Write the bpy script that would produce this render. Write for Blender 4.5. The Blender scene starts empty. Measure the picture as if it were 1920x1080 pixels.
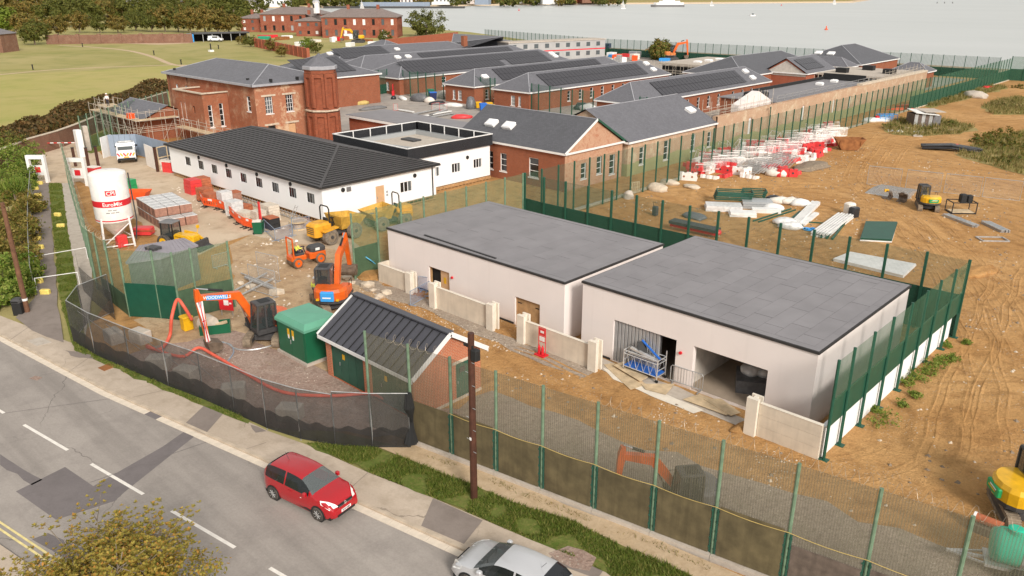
import bpy,bmesh,math,random
from mathutils import Vector,Matrix,noise as mnoise
from mathutils.geometry import tessellate_polygon
random.seed(7)
PI = math.pi
R = math.radians
sc = bpy.context.scene
COL = sc.collection

# ---------------------------------------------------------------- camera
# world x runs along the new flat-roofed buildings, y away from the road; ground z = 0
CAM_H,FPX,PITCH,YAW = 20.0,28.0 / 36.0 * 1920,R(20.657),R(43.4)
cam = bpy.data.cameras.new('camera')
cam.lens,cam.sensor_width,cam.clip_start,cam.clip_end = 28.0,36.0,0.5,9000
camo = bpy.data.objects.new('camera',cam)
COL.objects.link(camo)
camo.location = (0,0,CAM_H)
camo.rotation_euler = (PI / 2 - PITCH,0,YAW)
sc.camera = camo
# ---------------------------------------------------------------- sky, sun, exposure
SUN_EL,SUN_AZ = R(31),R(24)          # azimuth from +x towards -y
w = bpy.data.worlds.new('World')
sc.world = w
w.use_nodes = True
wn = w.node_tree
wn.nodes.clear()
sky = wn.nodes.new('ShaderNodeTexSky')
sky.sky_type = 'NISHITA'
sky.sun_disc = False
sky.sun_elevation = SUN_EL
sky.sun_rotation = R(90) + SUN_AZ
sky.air_density,sky.dust_density,sky.ozone_density = 1.0,2.0,1.0
hs = wn.nodes.new('ShaderNodeHueSaturation')
hs.inputs['Saturation'].default_value = 0.06
bg = wn.nodes.new('ShaderNodeBackground')
bg.inputs['Strength'].default_value = 0.125
wo = wn.nodes.new('ShaderNodeOutputWorld')
wn.links.new(sky.outputs[0],hs.inputs['Color'])
deck = wn.nodes.new('ShaderNodeMix')          # even cloud deck over the clear-sky gradient
deck.data_type = 'RGBA'; deck.inputs[0].default_value = .6; deck.inputs[7].default_value = (3.4,3.36,3.28,1)
wn.links.new(hs.outputs[0],deck.inputs[6])
wn.links.new(deck.outputs[2],bg.inputs['Color'])
wn.links.new(bg.outputs[0],wo.inputs['Surface'])
sl = bpy.data.lights.new('sun','SUN')
sl.energy,sl.angle,sl.color = 2.0,R(14),(1.0,0.93,0.85)
so = bpy.data.objects.new('sun',sl)
COL.objects.link(so)
sd = Vector((math.cos(SUN_EL) * math.cos(SUN_AZ),-math.cos(SUN_EL) * math.sin(SUN_AZ),math.sin(SUN_EL)))
so.rotation_euler = sd.to_track_quat('Z','Y').to_euler()
so.location = (60,-20,80)
sc.view_settings.view_transform = 'Standard'
sc.view_settings.look = 'None'
sc.view_settings.exposure = 0.72
sc.view_settings.gamma = 1
sc.cycles.transparent_max_bounces = 32
sc.cycles.max_bounces = 6
sc.cycles.use_adaptive_sampling = True

# ---------------------------------------------------------------- pixel -> ground helpers
_c,_s = math.cos(PITCH),math.sin(PITCH)
_h,_r = (-math.sin(YAW),math.cos(YAW)),(math.cos(YAW),math.sin(YAW))
def ray(u,v):
 x,y = (u - 960) / FPX,(540 - v) / FPX
 f,z = _c + y * _s,-_s + y * _c
 return (_h[0] * f + _r[0] * x,_h[1] * f + _r[1] * x,z)
def g(u,v,z=0.0):
 d = ray(u,v)
 t = (z - CAM_H) / d[2]
 return Vector((d[0] * t,d[1] * t,z))
def gd(u,v,dist):
 """the point on a pixel's ray at a horizontal distance from the camera"""
 d = ray(u,v)
 t = dist / math.hypot(d[0],d[1])
 return Vector((d[0] * t,d[1] * t,CAM_H + d[2] * t))
def zat(u,v,p):
 """height of the point above ground spot p that a pixel's row shows"""
 return gd(u,v,math.hypot(p[0],p[1]))[2]
def rnd(a,b): return random.uniform(a,b)

# ---------------------------------------------------------------- materials
MATS = {}
def nodes_of(m):
 m.use_nodes = True
 nt = m.node_tree
 return nt,nt.nodes['Principled BSDF'],nt.nodes['Material Output']
def nd(nt,t,**kw):
 n = nt.nodes.new(t)
 for k,v in kw.items():
  if k in n.inputs: n.inputs[k].default_value = v
  else: setattr(n,k,v)
 return n
def c4(c): return (c[0],c[1],c[2],1)
def mixc(nt,fac,a,b,mode='MIX'):
 n = nt.nodes.new('ShaderNodeMix')
 n.data_type = 'RGBA'; n.blend_type = mode
 for sock,val in ((n.inputs[0],fac),(n.inputs[6],a),(n.inputs[7],b)):
  if hasattr(val,'links'): nt.links.new(val,sock)
  elif isinstance(val,(int,float)): sock.default_value = val
  else: sock.default_value = c4(val)
 return n.outputs[2]
def mth(nt,op,a,b=None,clamp=False):
 n = nt.nodes.new('ShaderNodeMath'); n.operation = op; n.use_clamp = clamp
 for i,val in enumerate((a,b)):
  if val is None: continue
  if hasattr(val,'links'): nt.links.new(val,n.inputs[i])
  else: n.inputs[i].default_value = val
 return n.outputs[0]
def ramp(nt,fac,lo,hi):
 n = nt.nodes.new('ShaderNodeMapRange')
 n.inputs[1].default_value,n.inputs[2].default_value = lo,hi
 nt.links.new(fac,n.inputs[0])
 return n.outputs[0]
def noise(nt,vec,scale,detail=4,rough=.55,dist=0):
 n = nd(nt,'ShaderNodeTexNoise',Scale=scale,Detail=detail,Roughness=rough,Distortion=dist)
 if vec is not None: nt.links.new(vec,n.inputs['Vector'])
 return n.outputs['Fac']
def bump(nt,b,h,strength,dist=.05):
 n = nd(nt,'ShaderNodeBump',Strength=strength,Distance=dist)
 nt.links.new(h,n.inputs['Height'])
 nt.links.new(n.outputs[0],b.inputs['Normal'])
def objco(nt): return nt.nodes.new('ShaderNodeTexCoord').outputs['Object']
def scaled(nt,vec,s):
 n = nt.nodes.new('ShaderNodeVectorMath'); n.operation = 'MULTIPLY'
 nt.links.new(vec,n.inputs[0]); n.inputs[1].default_value = s
 return n.outputs[0]
def mat(name,col,rough=.75,var=.18,scale=1.5,col2=None,bmp=0,bscale=30,metal=0,spec=.4,streak=0,fine=.0,fscale=60,coat=0):
 if name in MATS: return MATS[name]
 m = bpy.data.materials.new(name)
 nt,b,o = nodes_of(m)
 b.inputs['Roughness'].default_value = rough
 b.inputs['Metallic'].default_value = metal
 b.inputs['Specular IOR Level'].default_value = spec
 b.inputs['Coat Weight'].default_value = coat
 co = objco(nt)
 lo = [x * (1 - var) for x in col]
 hi = col2 if col2 else [min(1,x * (1 + var)) for x in col]
 f = ramp(nt,noise(nt,co,scale,5),.3,.7)
 out = mixc(nt,f,lo if not col2 else col,hi)
 if streak:
  f2 = ramp(nt,noise(nt,scaled(nt,co,(3,3,.25)),1.2,4),.45,.75)
  f2 = mth(nt,'MULTIPLY',f2,streak)
  out = mixc(nt,f2,out,[x * .45 for x in col])
 if fine:
  f3 = noise(nt,co,fscale,2)
  f3 = mth(nt,'MULTIPLY_ADD',f3,fine); f3.node.inputs[2].default_value = 1 - fine / 2
  n = nt.nodes.new('ShaderNodeVectorMath'); n.operation = 'SCALE'
  nt.links.new(out,n.inputs[0]); nt.links.new(f3,n.inputs['Scale'])
  out = n.outputs[0]
 nt.links.new(out,b.inputs['Base Color'])
 if bmp: bump(nt,b,noise(nt,co,bscale,3),bmp)
 MATS[name] = m
 return m
def wall_uv(nt):
 """(run along the wall, height) for walls that follow the x or y axis, roofs alike"""
 co = objco(nt)
 sp = nt.nodes.new('ShaderNodeSeparateXYZ'); nt.links.new(co,sp.inputs[0])
 ge = nt.nodes.new('ShaderNodeNewGeometry')
 sn = nt.nodes.new('ShaderNodeSeparateXYZ'); nt.links.new(ge.outputs['True Normal'],sn.inputs[0])
 isx = mth(nt,'GREATER_THAN',mth(nt,'ABSOLUTE',sn.outputs[0]),mth(nt,'ABSOLUTE',sn.outputs[1]))
 u = nt.nodes.new('ShaderNodeMix'); u.data_type = 'FLOAT'
 nt.links.new(isx,u.inputs[0]); nt.links.new(sp.outputs[0],u.inputs[2]); nt.links.new(sp.outputs[1],u.inputs[3])
 return co,u.outputs[0],sp.outputs[2]
def brickmat(name,c1,c2,mortar,patch=None,pscale=.35,pamt=.6,soot=.25,bw=.225,bh=.075,low=None):
 m = bpy.data.materials.new(name); nt,b,o = nodes_of(m)
 co,u,z = wall_uv(nt)
 cb = nt.nodes.new('ShaderNodeCombineXYZ'); nt.links.new(u,cb.inputs[0]); nt.links.new(z,cb.inputs[1])
 bt = nd(nt,'ShaderNodeTexBrick',Scale=1.0)
 bt.inputs['Color1'].default_value = c4(c1); bt.inputs['Color2'].default_value = c4(c2); bt.inputs['Mortar'].default_value = c4(mortar)
 bt.inputs['Mortar Size'].default_value = .013; bt.inputs['Mortar Smooth'].default_value = .3; bt.inputs['Bias'].default_value = -.1
 bt.inputs['Brick Width'].default_value = bw; bt.inputs['Row Height'].default_value = bh
 nt.links.new(cb.outputs[0],bt.inputs['Vector'])
 out = bt.outputs['Color']
 f = ramp(nt,noise(nt,co,.8,6,.65),.35,.75)
 out = mixc(nt,mth(nt,'MULTIPLY',f,soot),out,[x * .35 for x in c1])
 if patch:
  f = ramp(nt,noise(nt,co,pscale,9,.78,.2),.5,.62)
  fb = mth(nt,'MULTIPLY',f,pamt)
  out = mixc(nt,fb,out,patch)
 if low:
  zf = ramp(nt,mth(nt,'ADD',z,noise(nt,co,.4,3)),low[1] + .45,low[1] + .55)
  out = mixc(nt,zf,low[0],out)
 nt.links.new(out,b.inputs['Base Color'])
 b.inputs['Roughness'].default_value = .9; b.inputs['Specular IOR Level'].default_value = .2
 bump(nt,b,bt.outputs['Fac'],-.35,.01)
 MATS[name] = m; return m
def slatemat(name,col,course=.1,w=.28,var=.12):
 m = bpy.data.materials.new(name); nt,b,o = nodes_of(m)
 co,u,z = wall_uv(nt)
 cb = nt.nodes.new('ShaderNodeCombineXYZ')
 sp = nt.nodes.new('ShaderNodeSeparateXYZ'); nt.links.new(co,sp.inputs[0])
 ge = nt.nodes.new('ShaderNodeNewGeometry'); sn = nt.nodes.new('ShaderNodeSeparateXYZ'); nt.links.new(ge.outputs['True Normal'],sn.inputs[0])
 isx = mth(nt,'GREATER_THAN',mth(nt,'ABSOLUTE',sn.outputs[0]),mth(nt,'ABSOLUTE',sn.outputs[1]))
 uu = nt.nodes.new('ShaderNodeMix'); uu.data_type = 'FLOAT'
 nt.links.new(isx,uu.inputs[0]); nt.links.new(sp.outputs[0],uu.inputs[2]); nt.links.new(sp.outputs[1],uu.inputs[3])
 nt.links.new(uu.outputs[0],cb.inputs[0]); nt.links.new(z,cb.inputs[1])
 bt = nd(nt,'ShaderNodeTexBrick',Scale=1.0)
 bt.inputs['Color1'].default_value = c4([x * (1 - var) for x in col]); bt.inputs['Color2'].default_value = c4([x * (1 + var) for x in col])
 bt.inputs['Mortar'].default_value = c4([x * .45 for x in col])
 bt.inputs['Mortar Size'].default_value = .007; bt.inputs['Brick Width'].default_value = w; bt.inputs['Row Height'].default_value = course
 nt.links.new(cb.outputs[0],bt.inputs['Vector'])
 f = ramp(nt,noise(nt,co,.5,5),.3,.7)
 out = mixc(nt,mth(nt,'MULTIPLY',f,.18),bt.outputs['Color'],[x * 1.5 for x in col])
 nt.links.new(out,b.inputs['Base Color']); b.inputs['Roughness'].default_value = .6
 bump(nt,b,bt.outputs['Fac'],-.3,.01)
 MATS[name] = m; return m
def meshmat(name,col,alpha,pitch=.075,line=.35,noise_amt=.25,cross=0):
 """welded wire or debris netting: transparent between the threads"""
 m = bpy.data.materials.new(name); nt,b,o = nodes_of(m)
 b.inputs['Base Color'].default_value = c4(col); b.inputs['Roughness'].default_value = .7
 uv = nt.nodes.new('ShaderNodeTexCoord').outputs['UV']
 sp = nt.nodes.new('ShaderNodeSeparateXYZ'); nt.links.new(uv,sp.inputs[0])
 fr = mth(nt,'FRACT',mth(nt,'DIVIDE',sp.outputs[0],pitch))
 ln = mth(nt,'LESS_THAN',fr,line)
 if cross:
  fr2 = mth(nt,'FRACT',mth(nt,'DIVIDE',sp.outputs[1],pitch))
  ln = mth(nt,'MAXIMUM',ln,mth(nt,'LESS_THAN',fr2,line))
 co = objco(nt)
 a = mth(nt,'MULTIPLY_ADD',ramp(nt,noise(nt,co,1.3,4),.3,.7),noise_amt); a.node.inputs[2].default_value = alpha - noise_amt / 2
 a = mth(nt,'ADD',a,mth(nt,'MULTIPLY',ln,.25),True)
 tr = nt.nodes.new('ShaderNodeBsdfTransparent')
 mx = nt.nodes.new('ShaderNodeMixShader')
 nt.links.new(a,mx.inputs[0]); nt.links.new(tr.outputs[0],mx.inputs[1]); nt.links.new(b.outputs[0],mx.inputs[2])
 nt.links.new(mx.outputs[0],o.inputs['Surface'])
 MATS[name] = m; return m
def leafmat(name,cols,rough=.6):
 """leaf colours picked leaf by leaf (random per mesh island)"""
 m = bpy.data.materials.new(name); nt,b,o = nodes_of(m)
 ge = nt.nodes.new('ShaderNodeNewGeometry')
 cr = nt.nodes.new('ShaderNodeValToRGB')
 el = cr.color_ramp.elements
 n = len(cols)
 el[0].position,el[0].color = 0,c4(cols[0]); el[1].position,el[1].color = 1,c4(cols[-1])
 for i in range(1,n - 1):
  e = el.new(i / (n - 1)); e.color = c4(cols[i])
 nt.links.new(ge.outputs['Random Per Island'],cr.inputs[0])
 nt.links.new(cr.outputs[0],b.inputs['Base Color'])
 b.inputs['Roughness'].default_value = rough; b.inputs['Specular IOR Level'].default_value = .25
 tl = nd(nt,'ShaderNodeBsdfTranslucent'); nt.links.new(cr.outputs[0],tl.inputs[0])
 mx = nt.nodes.new('ShaderNodeMixShader'); mx.inputs[0].default_value = .35
 nt.links.new(b.outputs[0],mx.inputs[1]); nt.links.new(tl.outputs[0],mx.inputs[2]); nt.links.new(mx.outputs[0],o.inputs['Surface'])
 MATS[name] = m; return m
def glassmat(name,col,rough=.08):
 m = bpy.data.materials.new(name); nt,b,o = nodes_of(m)
 b.inputs['Base Color'].default_value = c4(col); b.inputs['Roughness'].default_value = rough; b.inputs['Specular IOR Level'].default_value = .6
 MATS[name] = m; return m
def clearmat(name,col,a):
 m = bpy.data.materials.new(name); nt,b,o = nodes_of(m)
 b.inputs['Base Color'].default_value = c4(col); b.inputs['Roughness'].default_value = .08; b.inputs['Alpha'].default_value = a
 MATS[name] = m; return m

# ---------------------------------------------------------------- mesh building
def root_of(o):
 while o.parent: o = o.parent
 return o
class MB:
 def __init__(s): s.v = []; s.f = []; s.uv = []
 def face(s,pts,uv=None):
  n = len(s.v); s.v += [tuple(p) for p in pts]; s.f.append(list(range(n,n + len(pts)))); s.uv.append(uv); return s
 def add(s,vs,fs):
  n = len(s.v); s.v += [tuple(p) for p in vs]
  for f in fs: s.f.append([i + n for i in f]); s.uv.append(None)
  return s
 def box(s,x0,y0,z0,x1,y1,z1):
  return s.add([(x0,y0,z0),(x1,y0,z0),(x1,y1,z0),(x0,y1,z0),(x0,y0,z1),(x1,y0,z1),(x1,y1,z1),(x0,y1,z1)],
                     [(0,3,2,1),(4,5,6,7),(0,1,5,4),(1,2,6,5),(2,3,7,6),(3,0,4,7)])
 def bev(s,x0,y0,z0,x1,y1,z1,b=.05):
  """box with chamfered top and upright edges"""
  lo = [(x0 + b,y0),(x1 - b,y0),(x1,y0 + b),(x1,y1 - b),(x1 - b,y1),(x0 + b,y1),(x0,y1 - b),(x0,y0 + b)]
  cx,cy = (x0 + x1) / 2,(y0 + y1) / 2
  kx,ky = max(.1,1 - 2 * b / max(.01,abs(x1 - x0))),max(.1,1 - 2 * b / max(.01,abs(y1 - y0)))
  hi = [(cx + (x - cx) * kx,cy + (y - cy) * ky) for x,y in lo]
  vs = [(x,y,z0) for x,y in lo] + [(x,y,z1 - b) for x,y in lo] + [(x,y,z1) for x,y in hi]
  fs = [tuple(range(7,-1,-1)),tuple(range(16,24))]
  for k in (0,8):
   for i in range(8): j = (i + 1) % 8; fs.append((k + i,k + j,k + 8 + j,k + 8 + i))
  return s.add(vs,fs)
 def ob(s,c,size,rz=0,ry=0,rx=0):
  """box by centre, size and turn"""
  m = Matrix.Translation(Vector(c)) @ Matrix.Rotation(rz,4,'Z') @ Matrix.Rotation(ry,4,'Y') @ Matrix.Rotation(rx,4,'X')
  hx,hy,hz = size[0] / 2,size[1] / 2,size[2] / 2
  vs = [m @ Vector(p) for p in [(-hx,-hy,-hz),(hx,-hy,-hz),(hx,hy,-hz),(-hx,hy,-hz),(-hx,-hy,hz),(hx,-hy,hz),(hx,hy,hz),(-hx,hy,hz)]]
  return s.add(vs,[(0,3,2,1),(4,5,6,7),(0,1,5,4),(1,2,6,5),(2,3,7,6),(3,0,4,7)])
 def bar(s,p,q,wd,ht=None,up=(0,0,1)):
  """rectangular bar from p to q"""
  p,q = Vector(p),Vector(q); ht = ht or wd
  d = (q - p); 
  if d.length < 1e-6: return s
  d.normalize(); upv = Vector(up)
  if abs(d.dot(upv)) > .98: upv = Vector((1,0,0))
  a = d.cross(upv).normalized() * wd / 2; b = a.cross(d).normalized() * ht / 2
  vs = [p - a - b,p + a - b,p + a + b,p - a + b,q - a - b,q + a - b,q + a + b,q - a + b]
  return s.add(vs,[(0,1,2,3),(7,6,5,4),(0,4,5,1),(1,5,6,2),(2,6,7,3),(3,7,4,0)])
 def tube(s,pts,r,n=6,cap=True):
  pts = [Vector(p) for p in pts]; rs = r if isinstance(r,(list,tuple)) else [r] * len(pts)
  base = len(s.v); a = None
  for i,p in enumerate(pts):
   d = (pts[min(i + 1,len(pts) - 1)] - pts[max(i - 1,0)])
   if d.length < 1e-9: d = Vector((0,0,1))
   d.normalize()
   if a is None:
    a = d.cross(Vector((0,0,1)) if abs(d.z) < .95 else Vector((1,0,0)))
   a = (a - d * a.dot(d)).normalized(); b = d.cross(a)
   for k in range(n):
    t = 2 * PI * k / n
    s.v.append(tuple(p + (a * math.cos(t) + b * math.sin(t)) * rs[i]))
  for i in range(len(pts) - 1):
   for k in range(n):
    k2 = (k + 1) % n
    s.f.append([base + i * n + k,base + i * n + k2,base + (i + 1) * n + k2,base + (i + 1) * n + k]); s.uv.append(None)
  if cap:
   s.f.append([base + k for k in range(n - 1,-1,-1)]); s.uv.append(None)
   e = base + (len(pts) - 1) * n
   s.f.append([e + k for k in range(n)]); s.uv.append(None)
  return s
 def lathe(s,prof,c=(0,0,0),n=16,rot=0,axis='Z',cap=True):
  """prof: (radius, height) pairs; axis Z, X or Y"""
  base = len(s.v)
  for r,h in prof:
   for k in range(n):
    t = 2 * PI * k / n + rot; x,y = r * math.cos(t),r * math.sin(t)
    p = (x,y,h) if axis == 'Z' else ((h,x,y) if axis == 'X' else (y,h,x))
    s.v.append((p[0] + c[0],p[1] + c[1],p[2] + c[2]))
  for i in range(len(prof) - 1):
   for k in range(n):
    k2 = (k + 1) % n
    s.f.append([base + i * n + k,base + i * n + k2,base + (i + 1) * n + k2,base + (i + 1) * n + k]); s.uv.append(None)
  if cap:
   s.f.append([base + k for k in range(n - 1,-1,-1)]); s.uv.append(None)
   e = base + (len(prof) - 1) * n
   s.f.append([e + k for k in range(n)]); s.uv.append(None)
  return s
 def prism(s,poly,z0,z1):
  n = len(poly); poly = list(poly)
  ar = sum(poly[i][0] * poly[(i + 1) % n][1] - poly[(i + 1) % n][0] * poly[i][1] for i in range(n))
  if ar < 0: poly.reverse()
  b = len(s.v)
  s.v += [(p[0],p[1],z0) for p in poly] + [(p[0],p[1],z1) for p in poly]
  tris = tessellate_polygon([[Vector((p[0],p[1],0)) for p in poly]])
  for t in tris:
   A,B,C = [poly[i] for i in t]
   if (B[0] - A[0]) * (C[1] - A[1]) - (B[1] - A[1]) * (C[0] - A[0]) < 0: t = t[::-1]
   s.f.append([b + n + i for i in t]); s.uv.append(None)
   s.f.append([b + i for i in t[::-1]]); s.uv.append(None)
  for i in range(n):
   j = (i + 1) % n
   s.f.append([b + i,b + j,b + n + j,b + n + i]); s.uv.append(None)
  return s
 def sideprism(s,poly,y0,y1):
  """outline in x,z pushed out along y"""
  n = len(poly); poly = list(poly)
  ar = sum(poly[i][0] * poly[(i + 1) % n][1] - poly[(i + 1) % n][0] * poly[i][1] for i in range(n))
  if ar < 0: poly.reverse()
  b = len(s.v)
  s.v += [(p[0],y0,p[1]) for p in poly] + [(p[0],y1,p[1]) for p in poly]
  for t in tessellate_polygon([[Vector((p[0],p[1],0)) for p in poly]]):
   A,B,C = [poly[i] for i in t]
   if (B[0] - A[0]) * (C[1] - A[1]) - (B[1] - A[1]) * (C[0] - A[0]) < 0: t = t[::-1]
   s.f.append([b + i for i in t]); s.uv.append(None)
   s.f.append([b + n + i for i in t[::-1]]); s.uv.append(None)
  for i in range(n):
   j = (i + 1) % n
   s.f.append([b + j,b + i,b + n + i,b + n + j]); s.uv.append(None)
  return s
 def panel(s,p,q,z0,z1,sag=0):
  """upright sheet from p to q with a u,v in metres"""
  L = math.hypot(q[0] - p[0],q[1] - p[1])
  return s.face([(p[0],p[1],z0),(q[0],q[1],z0),(q[0],q[1],z1),(p[0],p[1],z1)],[(0,0),(L,0),(L,z1 - z0),(0,z1 - z0)])
 def build(s,name,m,parent=None,smooth=False,world=False,loc=None):
  me = bpy.data.meshes.new(name)
  vs = s.v
  if world and parent is not None:
   L = root_of(parent).location; vs = [(p[0] - L[0],p[1] - L[1],p[2] - L[2]) for p in vs]
  elif loc is not None:
   vs = [(p[0] - loc[0],p[1] - loc[1],p[2] - loc[2]) for p in vs]
  me.from_pydata(vs,[],s.f)
  if any(s.uv):
   ul = me.uv_layers.new(name='UVMap'); k = 0
   for f,u in zip(s.f,s.uv):
    for i in range(len(f)):
     if u: ul.data[k].uv = u[i]
     k += 1
  if smooth: me.polygons.foreach_set('use_smooth',[True] * len(me.polygons))
  me.materials.append(MATS[m] if isinstance(m,str) else m)
  me.update()
  o = bpy.data.objects.new(name,me); COL.objects.link(o)
  if parent is not None: o.parent = parent
  elif loc is not None: o.location = loc
  return o
def tag(o,label,cat,group=None):
 o['label'] = label; o['category'] = cat
 if group: o['group'] = group
 return o
def thing(name,label,cat,loc=(0,0,0),rz=0,group=None):
 o = bpy.data.objects.new(name,None); COL.objects.link(o)
 o.location = loc; o.rotation_euler = (0,0,rz)
 o.empty_display_size = .3
 return tag(o,label,cat,group)
def struct(o): o['kind'] = 'structure'; return o
def stuff(o): o['kind'] = 'stuff'; return o
def dup(root,loc,rz=0,label=None,group=None,scale=None):
 r = root.copy(); COL.objects.link(r); r.location = loc; r.rotation_euler = (0,0,rz)
 if scale: r.scale = (scale,) * 3
 if label: r['label'] = label
 if group: r['group'] = group
 for ch in root.children:
  c = ch.copy(); COL.objects.link(c); c.parent = r
  for k in ch.children:
   d = k.copy(); COL.objects.link(d); d.parent = c
 return r
def clone(o,parent,loc,rz=0):
 c = o.copy(); COL.objects.link(c); c.parent = parent; c.location = loc; c.rotation_euler = (0,0,rz); return c
def rough_edge(pts,step=1.2,amp=.18,closed=True):
 out = []; n = len(pts)
 for i in range(n if closed else n - 1):
  a,b = Vector(pts[i][:2]),Vector(pts[(i + 1) % n][:2]); k = max(1,int((b - a).length / step))
  nrm = Vector((-(b - a).y,(b - a).x)).normalized()
  for j in range(k):
   p = a.lerp(b,j / k)
   out.append(p + nrm * (amp * mnoise.noise(Vector((p.x * .9,p.y * .9,3.1))) * 2 if j else 0))
 return out
def sheet(name,pts,z,m,kind='structure',rough=None,label=None):
 """flat ground sheet from world points (or pixel tuples turned by g)"""
 pp = [Vector(p[:2]) for p in pts]
 if rough: pp = rough_edge(pp,rough[0],rough[1])
 mb = MB()
 tris = tessellate_polygon([[Vector((p.x,p.y,0)) for p in pp]])
 fs = []
 for t in tris:
  A,B,C = [pp[i] for i in t]
  fs.append(t if (B.x - A.x) * (C.y - A.y) - (B.y - A.y) * (C.x - A.x) > 0 else t[::-1])
 mb.add([(p.x,p.y,z) for p in pp],fs)
 o = mb.build(name,m)
 if kind: o['kind'] = kind
 return o
def px(*pts): return [g(u,v) for u,v in pts]
def text_mesh(name,body,size,m,parent,mtx,depth=.01,bold=False,wrap=None):
 cu = bpy.data.curves.new(name,'FONT'); cu.body = body; cu.size = size; cu.align_x = 'CENTER'; cu.align_y = 'CENTER'; cu.extrude = depth; cu.resolution_u = 3
 if bold: cu.offset = size * .018
 o = bpy.data.objects.new(name,cu); COL.objects.link(o)
 dg = bpy.context.evaluated_depsgraph_get(); me = bpy.data.meshes.new_from_object(o.evaluated_get(dg))
 bpy.data.objects.remove(o); bpy.data.curves.remove(cu)
 for v in me.vertices:
  if wrap: v.co = wrap(v.co)
  else: v.co = mtx @ v.co
 me.materials.clear(); me.materials.append(MATS[m])
 o = bpy.data.objects.new(name,me); COL.objects.link(o); o.parent = parent
 return o
# ================================================================ materials
def ground_mat(name,c1,c2,c3,s1=.12,s2=.9,grit=.5,bmp=.4,tracks=0,stones=0,wear=0):
 m = bpy.data.materials.new(name); nt,b,o = nodes_of(m); co = objco(nt)
 f1 = ramp(nt,noise(nt,co,s1,6,.6,.6),.35,.65)
 out = mixc(nt,f1,c1,c2)
 f2 = ramp(nt,noise(nt,co,s2,7,.65),.48,.72)
 out = mixc(nt,mth(nt,'MULTIPLY',f2,.75),out,c3)
 if tracks:
  for (cx_,cy_),k_,cc in (((-60,20),1.25,[x * .45 for x in c1]),((30,110),.95,[min(1,x * 1.3) for x in c2]),((-20,60),1.6,[x * .5 for x in c1])):
   sh = nt.nodes.new('ShaderNodeVectorMath'); sh.operation = 'SUBTRACT'; nt.links.new(co,sh.inputs[0]); sh.inputs[1].default_value = (cx_,cy_,0)
   wv = nd(nt,'ShaderNodeTexWave',Scale=k_ * .16,Distortion=9.0,Detail=5.0); wv.wave_type = 'RINGS'; wv.rings_direction = 'Z'; wv.inputs['Detail Scale'].default_value = .35; wv.inputs['Detail Roughness'].default_value = .65
   nt.links.new(sh.outputs[0],wv.inputs['Vector'])
   gate = ramp(nt,noise(nt,sh.outputs[0],.11 * k_,3),.46,.62)
   f3 = mth(nt,'MULTIPLY',mth(nt,'MULTIPLY',ramp(nt,wv.outputs['Fac'],.68,.95),gate),tracks)
   out = mixc(nt,f3,out,cc)
 if wear:
  fw = mth(nt,'MULTIPLY',ramp(nt,noise(nt,scaled(nt,co,(.035,.75,1)),1.0,4,.6),.42,.68),wear)
  out = mixc(nt,fw,out,[x * .62 for x in c1])
  vo = nd(nt,'ShaderNodeTexVoronoi',Scale=.16); vo.feature = 'DISTANCE_TO_EDGE'
  wob = nt.nodes.new('ShaderNodeVectorMath'); wob.operation = 'ADD'; nz = nd(nt,'ShaderNodeTexNoise',Scale=.9,Detail=5.0); nt.links.new(co,nz.inputs['Vector']); nt.links.new(co,wob.inputs[0]); nt.links.new(nz.outputs['Color'],wob.inputs[1]); nt.links.new(wob.outputs[0],vo.inputs['Vector'])
  ck = mth(nt,'MULTIPLY',mth(nt,'LESS_THAN',vo.outputs['Distance'],.004),ramp(nt,noise(nt,co,.2,3),.45,.6))
  out = mixc(nt,mth(nt,'MULTIPLY',ck,.6),out,[x * .4 for x in c1])
 fine = noise(nt,co,9,6,.7)
 fv = mth(nt,'MULTIPLY_ADD',fine,grit); fv.node.inputs[2].default_value = 1 - grit / 2
 n = nt.nodes.new('ShaderNodeVectorMath'); n.operation = 'SCALE'
 nt.links.new(out,n.inputs[0]); nt.links.new(fv,n.inputs['Scale']); out = n.outputs[0]
 if stones:
  vo = nd(nt,'ShaderNodeTexVoronoi',Scale=6.0); nt.links.new(co,vo.inputs['Vector'])
  st = mth(nt,'MULTIPLY',mth(nt,'LESS_THAN',vo.outputs['Distance'],.22),ramp(nt,noise(nt,co,.35,4),.5,.6))
  out = mixc(nt,mth(nt,'MULTIPLY',st,stones),out,(.55,.47,.38))
 nt.links.new(out,b.inputs['Base Color']); b.inputs['Roughness'].default_value = .95; b.inputs['Specular IOR Level'].default_value = .15
 bump(nt,b,mth(nt,'ADD',noise(nt,co,1.6,7,.7),mth(nt,'MULTIPLY',fine,.3)),bmp,.25)
 MATS[name] = m
ground_mat('dirt',(.46,.243,.088),(.575,.333,.138),(.30,.148,.052),.09,.9,.8,1.0,tracks=.32,stones=.5)
ground_mat('mud',(.45,.30,.17),(.56,.41,.26),(.27,.165,.09),.25,1.3,.6,.7,stones=.7)
ground_mat('gravel',(.36,.29,.23),(.44,.36,.28),(.22,.17,.13),.5,4,.9,.8,stones=.8)
ground_mat('pinkgravel',(.36,.25,.20),(.45,.34,.28),(.24,.15,.11),.7,6,1.0,.8,stones=.9)
ground_mat('sandpath',(.50,.37,.23),(.56,.43,.29),(.42,.30,.18),.5,3,.4,.3)
ground_mat('yard',(.52,.40,.275),(.60,.48,.35),(.33,.235,.155),.14,.45,.35,.25)
ground_mat('yardgrey',(.33,.30,.27),(.42,.37,.32),(.22,.19,.165),.15,.6,.35,.2)
ground_mat('field',(.31,.28,.095),(.41,.34,.15),(.20,.22,.06),.022,.09,.35,.3)
ground_mat('fieldnear',(.42,.35,.135),(.37,.34,.105),(.27,.29,.072),.03,.12,.4,.3)
ground_mat('scrub',(.30,.27,.085),(.40,.29,.14),(.15,.18,.04),.12,.8,.6,.6)
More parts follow.
